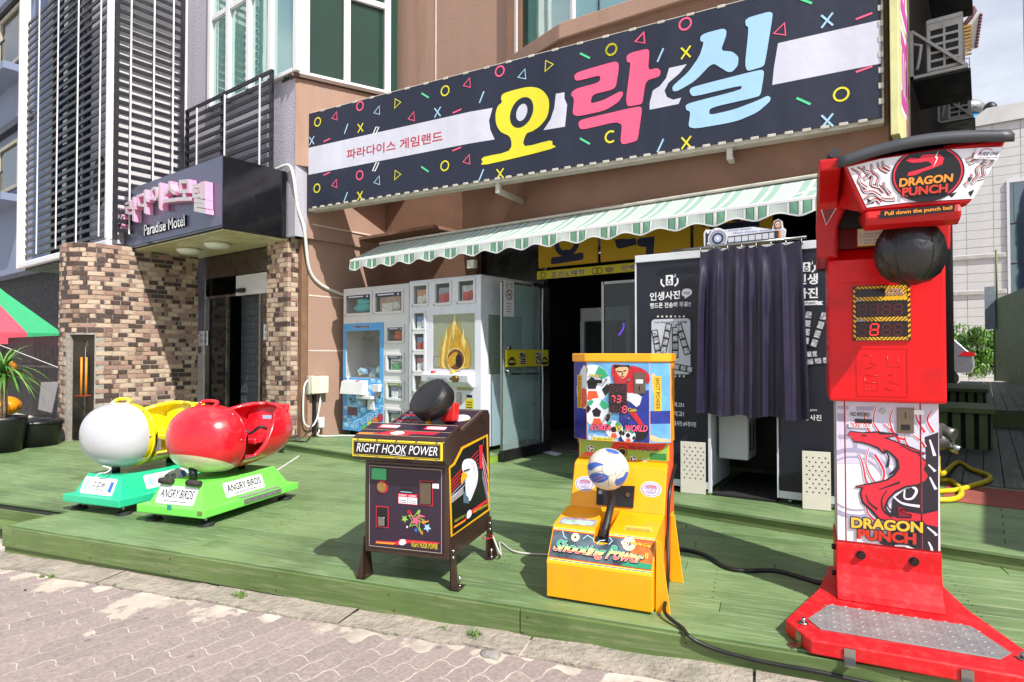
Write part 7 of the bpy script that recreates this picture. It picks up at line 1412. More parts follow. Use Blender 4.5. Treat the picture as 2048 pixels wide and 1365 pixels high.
for k in range(3):
    z = .06 + k * .1; p.rect(RX0 + .03, z, RX0 + .2, z + .07, BLK, 1); p.rect(RX0 + .03, z + .072, RX0 + .2, z + .085, CRIM, 1)
    for j in range(3): p.seg7(RX0 + .05 + j * .05, z + .012, .028, .046, LAV2, LAV2, '8', 2, .2)
p.blob([(-.19, .2), (-.12, .27), (-.06, .26), (-.03, .2), (-.08, .16), (-.15, .17)], LAV3, 1); p.poly([(-.05, .2), (-.025, .19), (-.05, .165)], HZ, 2); p.done('top_print')
# front door
rh.part('coin_door', MB().box((RX0 + .025, -.101, .185), (RX1 - .03, -.0955, .64)), PUR, bevel=.002)
p = Print((0, -.1015, 0), (1, 0, 0), (0, 0, 1), eps=.0007, thing=rh); Q = lambda x, y: p.px(*zr(x, y))
bx = [RX0 + .035, .195, RX1 - .04, .63]; p.stroke([(bx[0], bx[1]), (bx[2], bx[1]), (bx[2], bx[3]), (bx[0], bx[3])], .003, CREAM, 0, False, True)
a, b = Q(135, 678), Q(228, 615); p.rect(a[0], a[1], b[0], b[1], mat('green tape', '#3fa86a', .5, var=.1, vs=20), 3)
c = Q(202, 727); p.disc(c, .034, CRIM, 1, 24)
for a, b in ((Q(162, 975), Q(240, 850)), (Q(432, 840), Q(515, 692))): p.rect(a[0], a[1], b[0], b[1], CRIM, 1); p.rect(a[0] + .004, a[1] + .004, b[0] - .004, b[1] - .004, BLK, 2)
a, b = Q(300, 830), Q(420, 775); p.rect(a[0], a[1], b[0], b[1], CRIM, 1); m_ = (a[0] + b[0]) / 2
for x0, x1 in ((a[0] + .003, m_ - .002), (m_ + .002, b[0] - .003)): p.rect(x0, a[1] + .003, x1, b[1] - .018, WHT, 2); [p.stroke([(x0 + .006, a[1] + .01 + k * .01), (x1 - .006, a[1] + .01 + k * .01)], .003, BLK, 3, False) for k in range(2)]
p.text('POINT', [(a[0] + .005, b[1] - .014), (m_ - .006, b[1] - .005)], WHT, 2, .03); p.text('COIN', [(m_ + .006, b[1] - .014), (b[0] - .01, b[1] - .005)], WHT, 2, .03); a, b = Q(315, 758), Q(385, 740); p.rect(a[0], a[1], b[0], b[1], BLK, 1); p.rect(a[0], a[1], b[0], a[1] + .004, LBL, 2)
def star(c, r, m, l, rot=0, inn=.45): p.poly([(c[0] + (r if k % 2 == 0 else r * inn) * math.sin(rot + k * PI / 5), c[1] + (r if k % 2 == 0 else r * inn) * math.cos(rot + k * PI / 5)) for k in range(10)], m, l)
c = Q(410, 935); star(c, .055, G_, 1, .2); star(c, .043, PUR, 2, .2); star(c, .03, PNK, 3, .3)
for x, y, r, m_ in [(340, 925, .022, G_), (480, 980, .024, LBL), (368, 880, .013, CRIM), (445, 1010, .012, OR1), (355, 975, .008, WHT), (410, 995, .014, TB)]: star(Q(x, y), r, m_, 1, .5)
for a, b, m_ in [((430, 905), (465, 912), PNK), ((450, 950), (490, 938), OR1), ((432, 870), (425, 905), G_), ((360, 875), (395, 912), CRIM), ((430, 985), (450, 1025), G_)]: p.stroke([Q(*a), Q(*b)], .01, m_, 1, False, taper=(1.4, .4))
p.poly([Q(*k) for k in [(160, 1075), (165, 1060), (290, 1068), (310, 1050), (560, 1072), (545, 1082), (360, 1075), (330, 1088)]], CRIM, 1); p.poly([Q(*k) for k in [(160, 1075), (162, 1066), (285, 1073), (270, 1085)]], OR1, 2); p.blob([Q(*k) for k in [(305, 1080), (315, 1055), (340, 1052), (350, 1072), (330, 1088)]], WHT, 3, 2); p.text('RIGHT HOOK POWER', [Q(383, 1098), Q(545, 1080)], YFR, 1, .02); a, b = Q(512, 735), Q(553, 708); p.rect(a[0], a[1], b[0], b[1], PAPER, 3)
p.done('door_print')
c = rh.px(*zr(202, 727), (0, -.1, 0), (0, 1, 0)); rh.part('speaker_button', MB().cyl((c.x, -.104, c.z), (c.x, -.112, c.z), .027, 20), mat('brass grille', '#a88a56', .35, metal=.8, var=.2, vs=60)); a = rh.px(*zr(440, 830), (0, -.1, 0), (0, 1, 0)); b = rh.px(*zr(507, 700), (0, -.1, 0), (0, 1, 0)); rh.part('coin_plate', MB().box((a.x, -.112, a.z), (b.x, -.105, b.z)), mat('coin mech steel'), bevel=.002); a = rh.px(*zr(180, 965), (0, -.1, 0), (0, 1, 0)); rh.part('coin_return', MB().box((a.x, -.115, a.z), (a.x + .04, -.105, a.z + .05)), STEEL, bevel=.003)
# eagle side art
p = Print((RX1 + .0005, 0, 0), (0, 1, 0), (0, 0, 1), eps=.0007, thing=rh); E_ = lambda x, y: p.px(*zr(x, y)); ES = lambda L_: [E_(*k) for k in L_]
p.poly(ES([(612, 605), (628, 590), (640, 580), (690, 480), (855, 398), (868, 870), (625, 1040)]), HZ, 0); p.poly(ES([(622, 612), (650, 590), (700, 492), (845, 415), (858, 862), (635, 1025)]), BLK, 1)
for k in range(6): p.stroke(ES([(625, 690 + k * 22), (795, 500 + k * 26)]), .006, CRIM if k < 4 else LAV2, 2, False); p.stroke(ES([(815, 500 + k * 10), (857, 640 + k * 38)]), .005, CRIM if k % 2 else LAV3, 2, False)
for k in range(5): p.stroke(ES([(625, 790 + k * 9), (700, 730 + k * 9)]), .003, LAV3, 3, False); p.stroke(ES([(818, 620 + k * 12), (857, 800 + k * 14)]), .003, LAV2, 3, False)
p.poly(ES([(798, 468), (820, 465), (818, 610), (800, 615)]), CRIM, 4); p.stroke(ES([(825, 420), (825, 470)]), .004, LAV2, 3, False)
p.blob(ES([(690, 600), (705, 560), (745, 552), (775, 575), (790, 640), (785, 700), (765, 760), (740, 815), (728, 790), (715, 770), (712, 700), (715, 660), (700, 640)]), LAV3, 5, 4); p.poly(ES([(700, 740), (712, 770), (735, 812), (735, 830), (700, 825)]), mat('slate blue print', '#4d6a82', .4, var=.2), 4)
for pts in [[(740, 560), (765, 640), (745, 790)], [(760, 580), (778, 680), (755, 770)], [(725, 700), (735, 760), (738, 800)]]: p.stroke(ES(pts), .003, LAV2, 6)
p.blob(ES([(684, 680), (692, 642), (715, 640), (725, 660), (710, 680), (695, 695), (688, 715)]), HZ, 6, 3); p.stroke(ES([(700, 630), (722, 622), (738, 618)]), .009, BLK, 7); p.disc(E_(722, 632), .006, YFR, 8, 10); p.disc(E_(722, 632), .003, BLK, 9, 8)
p.poly(ES([(637, 985), (645, 970), (720, 915), (735, 880), (850, 800), (852, 815), (745, 900), (725, 925)]), CRIM, 5); p.poly(ES([(637, 985), (642, 968), (715, 928), (710, 940)]), OR1, 6); p.blob(ES([(718, 915), (725, 878), (745, 870), (748, 900), (730, 922)]), WHT, 7, 2); p.text('RIGHT HOOK POWER', ES([(765, 890), (848, 845), (848, 828), (765, 872)]), YFR, 6, .02); p.text('FIGHT 2011', ES([(645, 950), (710, 910), (710, 895), (645, 932)]), LIMEH, 6, .02); p.done('eagle_art')
# legs: bolted angle plates
def leg(x, y, sx, sy):
    b = MB().ext([(0, 0), (.095, 0), (.055, .21), (0, .24)], 'yz', 0, .008); b.ext([(.0, 0), (.05, 0), (.0, .21)], 'xz', 0, .008); b.box((0, 0, 0), (.05, .095, .006))
    b.v = [Vector((v.x * sx, v.y * sy, v.z)) for v in b.v]; o = rh.part('leg', b, BRW); o.location = (x, y, 0)
    for z in (.2, .165): rh.part('leg_bolt', MB().cyl((0, .025 * sy, z), (.016 * sx, .025 * sy, z), .01, 8), STEEL, o)
    rh.part('anchor_bolt', MB().cyl((.03 * sx, .06 * sy, .006), (.03 * sx, .06 * sy, .06), .006, 8).cyl((.03 * sx, .06 * sy, .006), (.03 * sx, .06 * sy, .014), .012, 6), STEEL, o)
for x, sx in ((RX1 + .003, 1), (RX0 - .003, -1)): leg(x, -.09, sx, 1); leg(x, .525, sx, -1)
# swinging pad and its stop
pc = rh.px(*zr(512, 190), (0, .1, 0), (0, 1, 0)); nrm = Vector((-.35, -.62, .62)).normalized(); ax = nrm.to_track_quat('Z', 'Y').to_matrix().to_4x4()
pad = rh.part('pad', MB().lathe([(1e-4, -.062), (.07, -.062), (.108, -.052), (.122, -.03), (.124, .02), (.115, .05), (.09, .06), (.05, .064), (1e-4, .066)], 36, 0, Matrix.Translation(pc) @ ax @ Matrix.Scale(1.12, 4, (1, 0, 0))), mat('black vinyl pad', '#18181a', .4, var=.15, vs=10, bump=.15, bs=30, coat=.15))
rh.part('piping', MB().tube([Matrix.Translation(pc) @ ax @ Matrix.Scale(1.12, 4, (1, 0, 0)) @ Vector((.119 * math.cos(k * PI / 16), .119 * math.sin(k * PI / 16), .044)) for k in range(32)], .0022, 5, closed=True), BLACK, pad)
rh.part('pad_arm', MB().tube([pc, Vector((pc.x - .01, .06, .84)), Vector((pc.x - .012, .02, .80))], .016, 8), mat('orange arm', '#d28a1e', .4)); rq = rh.px(*zr(625, 262), (0, .2, 0), (0, 1, 0)); rh.part('stop_block', MB().box(rq - Vector((.05, .04, .055)), rq + Vector((.04, .04, .055))), mat('red foam block', '#c01c1e', .5), bevel=.02, seg=3)
# ================================================================== coin rides
def paint2(name, cols, planes):
    """glossy shell paint: first colour everywhere, further colours on the far side of planes a*y+b*z>c"""
    m = mat(name, cols[0], .22, var=0, coat=.5); n = m.node_tree; L = n.links.new; b = n.nodes['Principled BSDF']; t = n.nodes.new('ShaderNodeTexCoord'); sx = n.nodes.new('ShaderNodeSeparateXYZ'); L(t.outputs['Object'], sx.inputs[0]); prev = None
    for c, (ay, bz_, cc) in zip(cols[1:], planes):
        u = n.nodes.new('ShaderNodeMath'); u.operation = 'MULTIPLY_ADD'; u.inputs[1].default_value = ay; u.inputs[2].default_value = -cc; L(sx.outputs['Y'], u.inputs[0]); v = n.nodes.new('ShaderNodeMath'); v.operation = 'MULTIPLY_ADD'; v.inputs[1].default_value = bz_; L(sx.outputs['Z'], v.inputs[0]); L(u.outputs[0], v.inputs[2])
        r = n.nodes.new('ShaderNodeMapRange'); r.inputs[1].default_value = -.003; r.inputs[2].default_value = .003; L(v.outputs[0], r.inputs[0]); x = n.nodes.new('ShaderNodeMixRGB'); x.inputs[2].default_value = (*lin(c), 1); L(r.outputs[0], x.inputs[0])
        if prev: L(prev, x.inputs[1])
        else: x.inputs[1].default_value = (*lin(cols[0]), 1)
        prev = x.outputs[0]
    no = n.nodes.new('ShaderNodeTexNoise'); no.inputs['Scale'].default_value = 9; no.inputs['Detail'].default_value = 9; no.inputs['Roughness'].default_value = .7; L(t.outputs['Object'], no.inputs[0]); k = n.nodes.new('ShaderNodeMapRange'); k.inputs[1].default_value = .56; k.inputs[2].default_value = .74; k.inputs[3].default_value = 0; k.inputs[4].default_value = .28; L(no.outputs[0], k.inputs[0]); gx = n.nodes.new('ShaderNodeMixRGB'); gx.inputs[2].default_value = (.28, .25, .2, 1); L(k.outputs[0], gx.inputs[0]); L(prev, gx.inputs[1]); prev = gx.outputs[0]
    k2 = n.nodes.new('ShaderNodeMapRange'); k2.inputs[1].default_value = .35; k2.inputs[2].default_value = .7; k2.inputs[3].default_value = .16; k2.inputs[4].default_value = .42; L(no.outputs[0], k2.inputs[0]); L(k2.outputs[0], b.inputs['Roughness'])
    L(prev, b.inputs['Base Color']); return m
def ride(name, label, loc, rz, base_col, body_cols, zone, len_=1.24, plate=None, belly=None, rimz=None, yoff=0):
    t = Thing(name, label, 'kiddie ride', loc, rz, 'coin rides on the deck')
    BM_ = mat('ride base ' + base_col, base_col, .35, var=.05, coat=.2)
    HWd = .315
    # base slab, pedestal, feet
    t.part('base_slab', MB().box((-HWd, -.09, .072), (HWd, .95, .132)), BM_, bevel=.008, seg=2)
    P0_ = [(-.25, -.045, .132), (.25, -.045, .132), (.25, .9, .132), (-.25, .9, .132), (-.185, .02, .285), (.185, .02, .285), (.185, .8, .285), (-.185, .8, .285)]
    t.part('pedestal', MB().add(P0_, [(4, 5, 6, 7), (0, 1, 5, 4), (1, 2, 6, 5), (2, 3, 7, 6), (3, 0, 4, 7)]), BM_, bevel=.012, seg=2)
    for x, y in ((-.245, 0), (.245, 0), (-.245, .86), (.245, .86)):
        f = t.part('foot', MB().cyl((x, y, .01), (x, y, .075), .011, 8), STEEL); t.part('foot_pad', MB().lathe([(.058, 0), (.06, .008), (.05, .02), (.02, .026)], 18, 0, Matrix.Translation((x, y, 0))), mat('black rubber foot', '#1d1d1f', .7), f)
    t.part('step_strip', MB().box((.255, .3, .134), (.31, .72, .139)), mat('worn step strip', '#8f948c', .5, metal=.3, var=.2, vs=20)); t.part('step_edge', MB().box((HWd + .001, .3, .09), (HWd + .006, .72, .125)), mat('grey tread strip', '#6d716c', .6, var=.3, vs=60))
    [t.part('column', MB().cyl((0, y, .28), (0, y, .38), .03, 14), BLACK) for y in (.12, .62)]
    # body shell
    y0, y1 = .0 + yoff, .0 + yoff + len_; N = 44; K_ = 56; ymid = y0 + .31
    def sec(y):
        yf, yr = y0 + .265, y1 - .42
        if y < yf: e = max(0., 1 - ((yf - y) / .265) ** 2.05) ** .5
        elif y > yr: e = max(0., 1 - ((y - yr) / .42) ** 2.3) ** .5
        else: e = 1.
        s_ = (y - y0) / len_; lift = .05 * max(0, s_ - .45); zc = .585 + lift; return max(.322 * e * (1 - .08 * max(0, s_ - .5)), .0005), zc - (.26 - .03 * max(0, s_ - .4)) * e, zc + .255 * e - .02 * max(0, s_ - .4) + .0005
    def rim(y):
        s_ = (y - ymid) / (y1 - ymid)
        if s_ < .0: return 9
        if s_ < .05: return .85 - 8.6 * s_
        if s_ < .2: return .42
        if s_ < .5: q = (s_ - .2) / .3; return .42 + .34 * (.6 * q + .4 * (3 * q * q - 2 * q ** 3))
        if s_ < .86: return .76 + .24 * (s_ - .5)
        return 9
    def ringpts(y, a0, a1, n, k=1.0):
        w_, zb, zt = sec(y); zc = (zb + zt) / 2; h = (zt - zb) / 2; o = []
        for i in range(n + 1):
            a = a0 + (a1 - a0) * i / n; ca, sa = math.cos(a), math.sin(a); q = 2.35; r = (abs(ca) ** q + abs(sa) ** q) ** (-1 / q); o.append((w_ * k * r * sa, y, zc - h * k * r * ca))
        return o
    def body(ya, yb, n, k=1.0, closed=True):
        b = MB(); rows = []
        for j in range(n + 1):
            u = j / n; y = ya + (yb - ya) * (u if not closed else u); w_, zb, zt = sec(y); rz_ = rim(y); am = PI
            if not closed and rz_ < zt:
                zc = (zb + zt) / 2; h = (zt - zb) / 2; lo, hi = .2, PI
                for _ in range(24):
                    m_ = (lo + hi) / 2; ca, sa = math.cos(m_), math.sin(m_); r = (abs(ca) ** 2.35 + abs(sa) ** 2.35) ** (-1 / 2.35)
                    if zc - h * r * ca < rz_: lo = m_
                    else: hi = m_
                am = lo
            rows.append(ringpts(y, -am, am, K_, k))
        vs = [p for r in rows for p in r]; n_ = K_ + 1
        for j in range(n):
            for i in range(K_):
                c = Vector(vs[j * n_ + i]); m_ = zone(c.y - yoff, c.z, c.x)
                b.add([], []); b.f.append([j * n_ + i, j * n_ + i + 1, (j + 1) * n_ + i + 1, (j + 1) * n_ + i]); b.m.append(m_); b.s.append(True)
        b.v = [Vector(p) for p in vs]; return b
    mats = [paint2('ride shell ' + name, body_cols, belly)]; zone = lambda y, z, x: 0
    ys = [y0 + .0005 + (ymid - y0) * (k / 22) ** 1.6 for k in range(23)]
    # front hood: rings spaced towards the nose
    fb = MB(); n_ = K_ + 1; vs = []
    for y in ys: vs += ringpts(y, -PI, PI, K_)
    fb.v = [Vector(p) for p in vs]
    for j in range(22):
        for i in range(K_): c = (fb.v[j * n_ + i] + fb.v[(j + 1) * n_ + i + 1]) / 2; fb.f.append([j * n_ + i, j * n_ + i + 1, (j + 1) * n_ + i + 1, (j + 1) * n_ + i]); fb.m.append(zone(c.y - yoff, c.z, c.x)); fb.s.append(True)
    o = len(fb.v) - n_; fb.f.append([o + i for i in range(K_)]); fb.m.append(0); fb.s.append(False); fb.f.append(list(range(K_))[::-1]); fb.m.append(0); fb.s.append(True)
    hood = t.part('hood', fb, mats)
    tb = body(ymid + .001, y1 - .0005, 40, 1.0, False); tub = t.part('tub', tb, mats); sd = tub.modifiers.new('s', 'SOLIDIFY'); sd.thickness = .03; sd.offset = -1; sd.use_rim = True
    SE = mats[zone(.6, .7, 0)]
    t.part('seat', MB().box((-.2, ymid + .24, .50), (.2, y1 - .17, .55)), SE, bevel=.012); t.part('seat_back', MB().ext([(y1 - .23, .54), (y1 - .15, .56), (y1 - .12, .8), (y1 - .16, .8)], 'yz', -.2, .2), SE, bevel=.012); t.part('floor_tray', MB().box((-.2, ymid + .02, .4), (.2, ymid + .24, .415)), mat('tread aluminium', '#8c8c8c', .4, metal=.8, var=.2, vs=40)); t.part('door_sill', MB().box((.18, ymid + .05, .415), (.275, ymid + .2, .428)), mat('tread aluminium')); t.part('coin_box', MB().box((-.1, ymid + .22, .41), (.1, ymid + .235, .52)), mat('dull grey box', '#7c7f82', .5))
    hb = MB().tube(catmull([(-.08, ymid - .1, .81), (-.08, ymid - .04, .855), (-.04, ymid - .02, .868), (.04, ymid - .02, .868), (.08, ymid - .04, .855), (.08, ymid - .1, .81)], 4), .014, 10); t.part('grab_handle', hb, mats[zone(ymid - yoff, .8, 0)])
    # moulding seam between hood and tub, and fixing bolts along it
    t.part('seam_strip', MB().tube([Vector(q) for q in ringpts(ymid - .012, -PI * .8, PI * .8, 40, 1.006)], .006, 6), mats[0])
    for a in (-.75, -.5, .5, .75):
        q = Vector(ringpts(ymid - .05, a * PI, a * PI + .01, 1, 1.0)[0]); t.part('bolt', MB().ball(q, .009, 8), STEEL)
    return t
Y_RIDE, G_RIDE = '#e2cf1c', '#b3b6bc'
t = ride('cloud_ride', 'grey and yellow egg shaped coin ride on a jade green base', (-5.55, 1.99, 0), 16.5, '#27b88a', [Y_RIDE, G_RIDE], None, 1.04, belly=[(-1, 0, -.15)], yoff=-.1)
STK = mat('white base sticker', '#dcdfdf', .4, var=.02)
def base_sticker(t, word, scale, hand):
    p = Print((0, -.045, .132), (1, 0, 0), (0, .065, .153), eps=.001, thing=t); H_ = .166
    def card(x0, z0, x1, z1, l=0):
        pts = []; r = .014
        for cx2, cz2, a0 in ((x1 - r, z1 - r, 0), (x0 + r, z1 - r, 90), (x0 + r, z0 + r, 180), (x1 - r, z0 + r, 270)): pts += [(cx2 + r * math.cos(math.radians(a0 + k * 30)), cz2 + r * math.sin(math.radians(a0 + k * 30))) for k in range(4)]
        p.poly(pts, STK, l)
    def art(x0, z0, x1, z1):
        w_, h_ = x1 - x0, z1 - z0
        if hand:
            p.text(word, [(x0 + w_ * .3, z0 + h_ * .25), (x0 + w_ * .7, z0 + h_ * .75)], INK, 1, .0)
            for k, c in ((.12, LBL), (.88, TB)): p.rect(x0 + w_ * (k - .05), z0 + h_ * .2, x0 + w_ * (k + .05), z0 + h_ * .8, c, 1)
            p.disc((x0 + w_ * .78, z0 + h_ * .35), h_ * .12, LBL, 1, 14)
        else:
            p.text(word, [(x0 + w_ * .07, z0 + h_ * .34), (x0 + w_ * .93, z0 + h_ * .82)], INK, 1, .03, .1); p.stroke([(x0 + w_ * .2, z0 + h_ * .16), (x0 + w_ * .8, z0 + h_ * .16)], .006, mat('grey lettering'), 1, False)
    card(-.19, .008, .17, .14); art(-.19, .008, .17, .14); p.done('front_sticker')
    p = Print((.25, 0, .132), (0, 1, 0), (-.065, 0, .153), eps=.001, thing=t); card(.2, .02, .62, .135)
    q0 = p
    art(.2, .02, .62, .135); p.done('side_sticker')
base_sticker(t, '구름빵', 1, True)
p = Print((-.02, 0, 0), (1, 0, 0), (0, 0, 1)); 
t.part('price_card', MB().box((-.08, .855, .6), (.05, .86, .72)), TB)
p = Print((0, .8545, 0), (1, 0, 0), (0, 0, 1), thing=t); p.text('1회 이용', [(-.07, .67), (.04, .705)], WHT, 0, .02); p.text('500원', [(-.06, .615), (.03, .65)], WHT, 0, .02); p.done('price_text')
t.part('tie_cord', MB().tube(catmull([(-.02, .02, .34), (.05, -.02, .36), (.1, 0, .34), (.07, -.02, .31), (.0, -.02, .30), (-.03, -.03, .27)], 5), .005, 6), WHITE)
def bz_unused(y, z, x): return 1 if z < .47 - .30 * (y - .02) and y < .3 else (2 if z < .405 and y > .3 else 0)
t = ride('bird_ride', 'glossy red egg shaped coin ride with cream belly on a light green base', (-4.733, 2.21, 0), 18.5, '#6fcf52', ['#cf1626', '#c9562c', '#d9d3b4'], None, 1.1, belly=[(.06, -1, -.385), (-.42, -1, -.5)], yoff=.0)
base_sticker(t, 'ANGRY BIRDS', 1, False)
for x, sg in ((-.13, 1), (.13, 1)): t.part('foam_pad', MB().tube([(x - .06, -.0, .295), (x + .06, .0, .295)], .022, 10), mat('dark grey foam', '#34322f', .9, bump=.5, bs=60))
t.part('notice_card', MB().box((-.03, .905, .62), (.06, .91, .70)), LBL); t.part('seat_belt', MB().tube(catmull([(-.1, .7, .56), (-.04, .68, .60), (.02, .7, .57), (.08, .74, .62), (.12, .78, .6)], 5), .014, 6), BLACK)
t.part('corner_tape', MB().box((-.02, -.093, .115), (.02, -.0905, .15)), mat('teal tape', '#1f8f80', .5)); t.part('hasp', MB().box((.26, -.096, .1), (.3, -.0905, .125)), mat('rusty hasp', '#8a8a5c', .5, metal=.5))
# ================================================================== cables, boxes and small things by the pillar
CBW = mat('white cable', '#cfcfcb', .45, var=.05); CBK = mat('black cable', '#121213', .45, var=.05)
def cable(name, label, pts, r, m, grp=None, n=6): return solo(name, label, 'cable', MB().tube(catmull(pts, n), r, 8), m, grp)
cable('conduit', 'thick white conduit hanging down the tan wall from the louvred rail', [(-7.62, 4.78, 3.72), (-7.4, 4.83, 3.75), (-7.33, 4.86, 3.6), (-7.29, 4.9, 3.2), (-7.28, 5.0, 2.9), (-7.34, 5.12, 2.4), (-7.35, 5.3, 2.2), (-7.35, 5.6, 2.1), (-7.3, 5.75, 2.06)], .022, CBW)
def wl(u, v, o=.02): q = onx(u, v, -7.36); return (q.x + o, q.y, q.z)
a = wl(612, 788); b = wl(648, 752)
eb = Thing('meter_box', 'cream electrical box on the tan wall beside the brick pillar', 'electrical box', (-7.36, a[1], a[2])); eb.part('cover', MB().box((0, .02, 0), (.11, b[1] - a[1], b[2] - a[2])), mat('cream plastic', '#cfcbb5', .45), bevel=.012, seg=2); eb.part('back_box', MB().box((0, .0, -.01), (.06, .1, b[2] - a[2] + .01)), mat('grey plastic', '#a5a599', .5), bevel=.006); eb.part('stand_post', MB().box((.0, .1, -a[2] + .09), (.04, .14, -.01)), BLACK)
cable('white_cable', 'loop of white cable below the cream electrical box', [wl(616, 758, .03), wl(604, 775, .05), wl(602, 830, .05), wl(606, 850, .06), wl(620, 852, .05), wl(630, 835, .05), wl(637, 800, .05)], .012, CBW)
cable('white_cable', 'white cable dropping from the electrical box to the deck', [wl(638, 790, .04), wl(632, 830, .05), wl(634, 860, .05), (-7.2, 5.2, .12), (-7.0, 5.5, .105), (-6.7, 5.7, .1), (-6.3, 5.75, .1)], .01, CBW)
solo('plug_adapter', 'small white plug adapter hanging beside the brick pillar', 'plug', MB().box(Vector(wl(632, 856, .03)), Vector(wl(642, 834, .09))), CBW, bevel=.01)
for k, (lab, pts) in enumerate([('black cable tangle at the foot of the brick pillar, nearest strand', [(-7.4, 4.86, .4), (-7.36, 4.84, .12), (-7.3, 4.7, .02), (-7.15, 4.62, .012), (-7.1, 4.5, .012), (-6.95, 4.5, .012)]), ('black cable tangle at the foot of the brick pillar, looping strand', [(-7.2, 5.1, .3), (-7.22, 4.95, .12), (-7.3, 4.8, .11), (-7.38, 4.7, .05), (-7.3, 4.58, .012), (-7.2, 4.5, .012), (-7.3, 4.42, .012)]), ('thin black cable running along the platform edge from the pillar', [(-7.2, 5.15, .2), (-7.1, 4.95, .1), (-7.0, 4.85, .098), (-7.15, 4.78, .1), (-7.3, 4.7, .1)])]): cable('black_cable', lab, pts, .009, CBK, 'cables by the pillar')
solo('green_mat', 'small teal green mat on the deck by the brick pillar', 'mat', MB().box((-7.55, 4.35, .002), (-7.15, 4.62, .008)), mat('teal mat', '#2f8a6c', .8, bump=.4))
q = [onz(600, 912, .004), onz(560, 938, .004), onz(522, 962, .004)]; cable('grey_cable', 'pale flat cable crossing the deck from the red ride to the pillar', [(p.x, p.y, .006) for p in q], .012, mat('pale tape', '#b9bdb2', .6))
p0 = rh.W((.02, .52, .12)); cable('grey_cable', 'thin grey cable from the boxing pad machine to the kick machine', [p0, rh.W((.1, .45, .03)), onz(1000, 1085, .008), onz(1025, 1102, .008), onz(1060, 1108, .008), onz(1110, 1110, .008)], .006, mat('grey cable sheath', '#b5b5ad', .5))
solo('cable_tie', 'red cable tie round the rear leg of the boxing pad machine', 'cable tie', MB().tube([rh.W((.006 + .03 * math.cos(k * PI / 5), .47 + .04 * math.sin(k * PI / 5), .125)) for k in range(10)], .003, 6, closed=True), mat('red tie', '#b3222a', .5))
cable('black_cable', 'black cable snaking across the deck between kick machine and red boxing machine', [onz(1335, 1100, .02), onz(1370, 1100, .012), onz(1412, 1112, .01), onz(1450, 1135, .01), onz(1490, 1142, .01), onz(1550, 1142, .01), onz(1600, 1155, .01), onz(1640, 1166, .012), onz(1662, 1160, .03)], .013, CBK)
kw = kg.W
cable('black_cable', 'black cable running down the side of the kick machine and over the deck edge', [kw((.02, .66, .62)), kw((.015, .45, .5)), kw((.012, .4, .3)), kw((.03, .3, .15)), kw((.05, .12, .07)), kw((.06, .02, .03)), dk(*dinv(onz(1365, 1262, 0)), .012), *[hit(u, v, dk(0, -.047), E2) for u, v in ((1375, 1270), (1395, 1284), (1440, 1302), (1530, 1325), (1640, 1345), (1760, 1372))]], .009, CBK)
# ================================================================== left: planter, tub, palm-like plant, tent
POT = mat('black plastic pot', '#141416', .4, var=.1); LEAF = mat('yucca leaf', '#3f6b2c', .45, var=.35, vs=8); LEAF2 = mat('light yucca leaf', '#6f9a48', .45, var=.3, vs=8)
pt = Thing('potted_yucca', 'yucca plant with drooping leaves in a tall black pot at the left edge', 'plant', (-9.88, 2.42, 0)); pt.part('pot', MB().lathe([(.2, 0), (.26, .4), (.265, .44), (.24, .44), (.23, .40), (1e-4, .39)], 28), POT); pt.part('trunk', MB().tube([(0, 0, .38), (.02, .02, .6), (-.01, 0, .8), (.0, .01, .98)], [.045, .04, .05, .055], 10), mat('yucca bark', '#8a7458', .9, var=.3, vs=20, bump=.6))
rl = random.Random(11); lv = [MB(), MB()]
for k in range(120):
    a = rl.uniform(0, 2 * PI); e = rl.uniform(.1, 1.35); L_ = rl.uniform(.35, .62); w_ = rl.uniform(.012, .02); d = Vector((math.cos(a), math.sin(a), 0)); c = Vector((0, 0, rl.uniform(.9, 1.05))); P_ = []
    for j in range(7): s_ = j / 6; P_.append(c + d * (L_ * s_ * math.cos(e * (1 - .3 * s_))) + Vector((0, 0, L_ * (s_ * math.sin(e) * 1.0 - .85 * s_ ** 2.2 * (1.1 - e * .45)))))
    sd_ = Vector((-d.y, d.x, 0)); vs = []
    for j, q in enumerate(P_): ww = w_ * (1 - (j / 6) ** 2.5) + .001; vs += [q + sd_ * ww, q - sd_ * ww]
    lv[k % 2].add(vs, [(2 * j, 2 * j + 1, 2 * j + 3, 2 * j + 2) for j in range(6)], 0, True)
pt.part('leaves', lv[0], LEAF, kind='stuff'); pt.part('leaves', lv[1], LEAF2, kind='stuff')
tub = Thing('storage_tub', 'low round black tub with a lid behind the potted yucca', 'tub', (-10.2, 2.86, 0)); tub.part('tub', MB().lathe([(.27, .0), (.3, .28), (.31, .3), (.29, .3)], 32), POT); tub.part('lid', MB().lathe([(.315, .3), (.32, .315), (.29, .345), (.15, .36), (1e-4, .362)], 32), mat('black tub lid', '#1b1b1e', .3))
for k, (u, v, r, lab) in enumerate([(14, 812, .17, 'orange inflatable ball behind the yucca, lower one'), (10, 735, .14, 'yellow orange inflatable ball behind the yucca, upper one')]):
    c = ony(u, v, 2.75); solo('inflatable_ball', lab, 'ball', MB().ball(c, (r * 1.2, r, r * .8), 24), mat('orange vinyl', '#d88a12', .3, coat=.3), 'inflatable balls', origin=(c.x, c.y, c.z - r))
solo('rope', 'white rope stretched from the left edge to the service door handle', 'rope', MB().tube(catmull([ony(-60, 668, 3.2), ony(40, 706, 3.25), ony(110, 733, 3.3), p0 if False else ony(152, 748, 3.36)], 6), .006, 6).ball(ony(156, 750, 3.38), (.03, .02, .04), 10), mat('white rope', '#cfcdc6', .8))
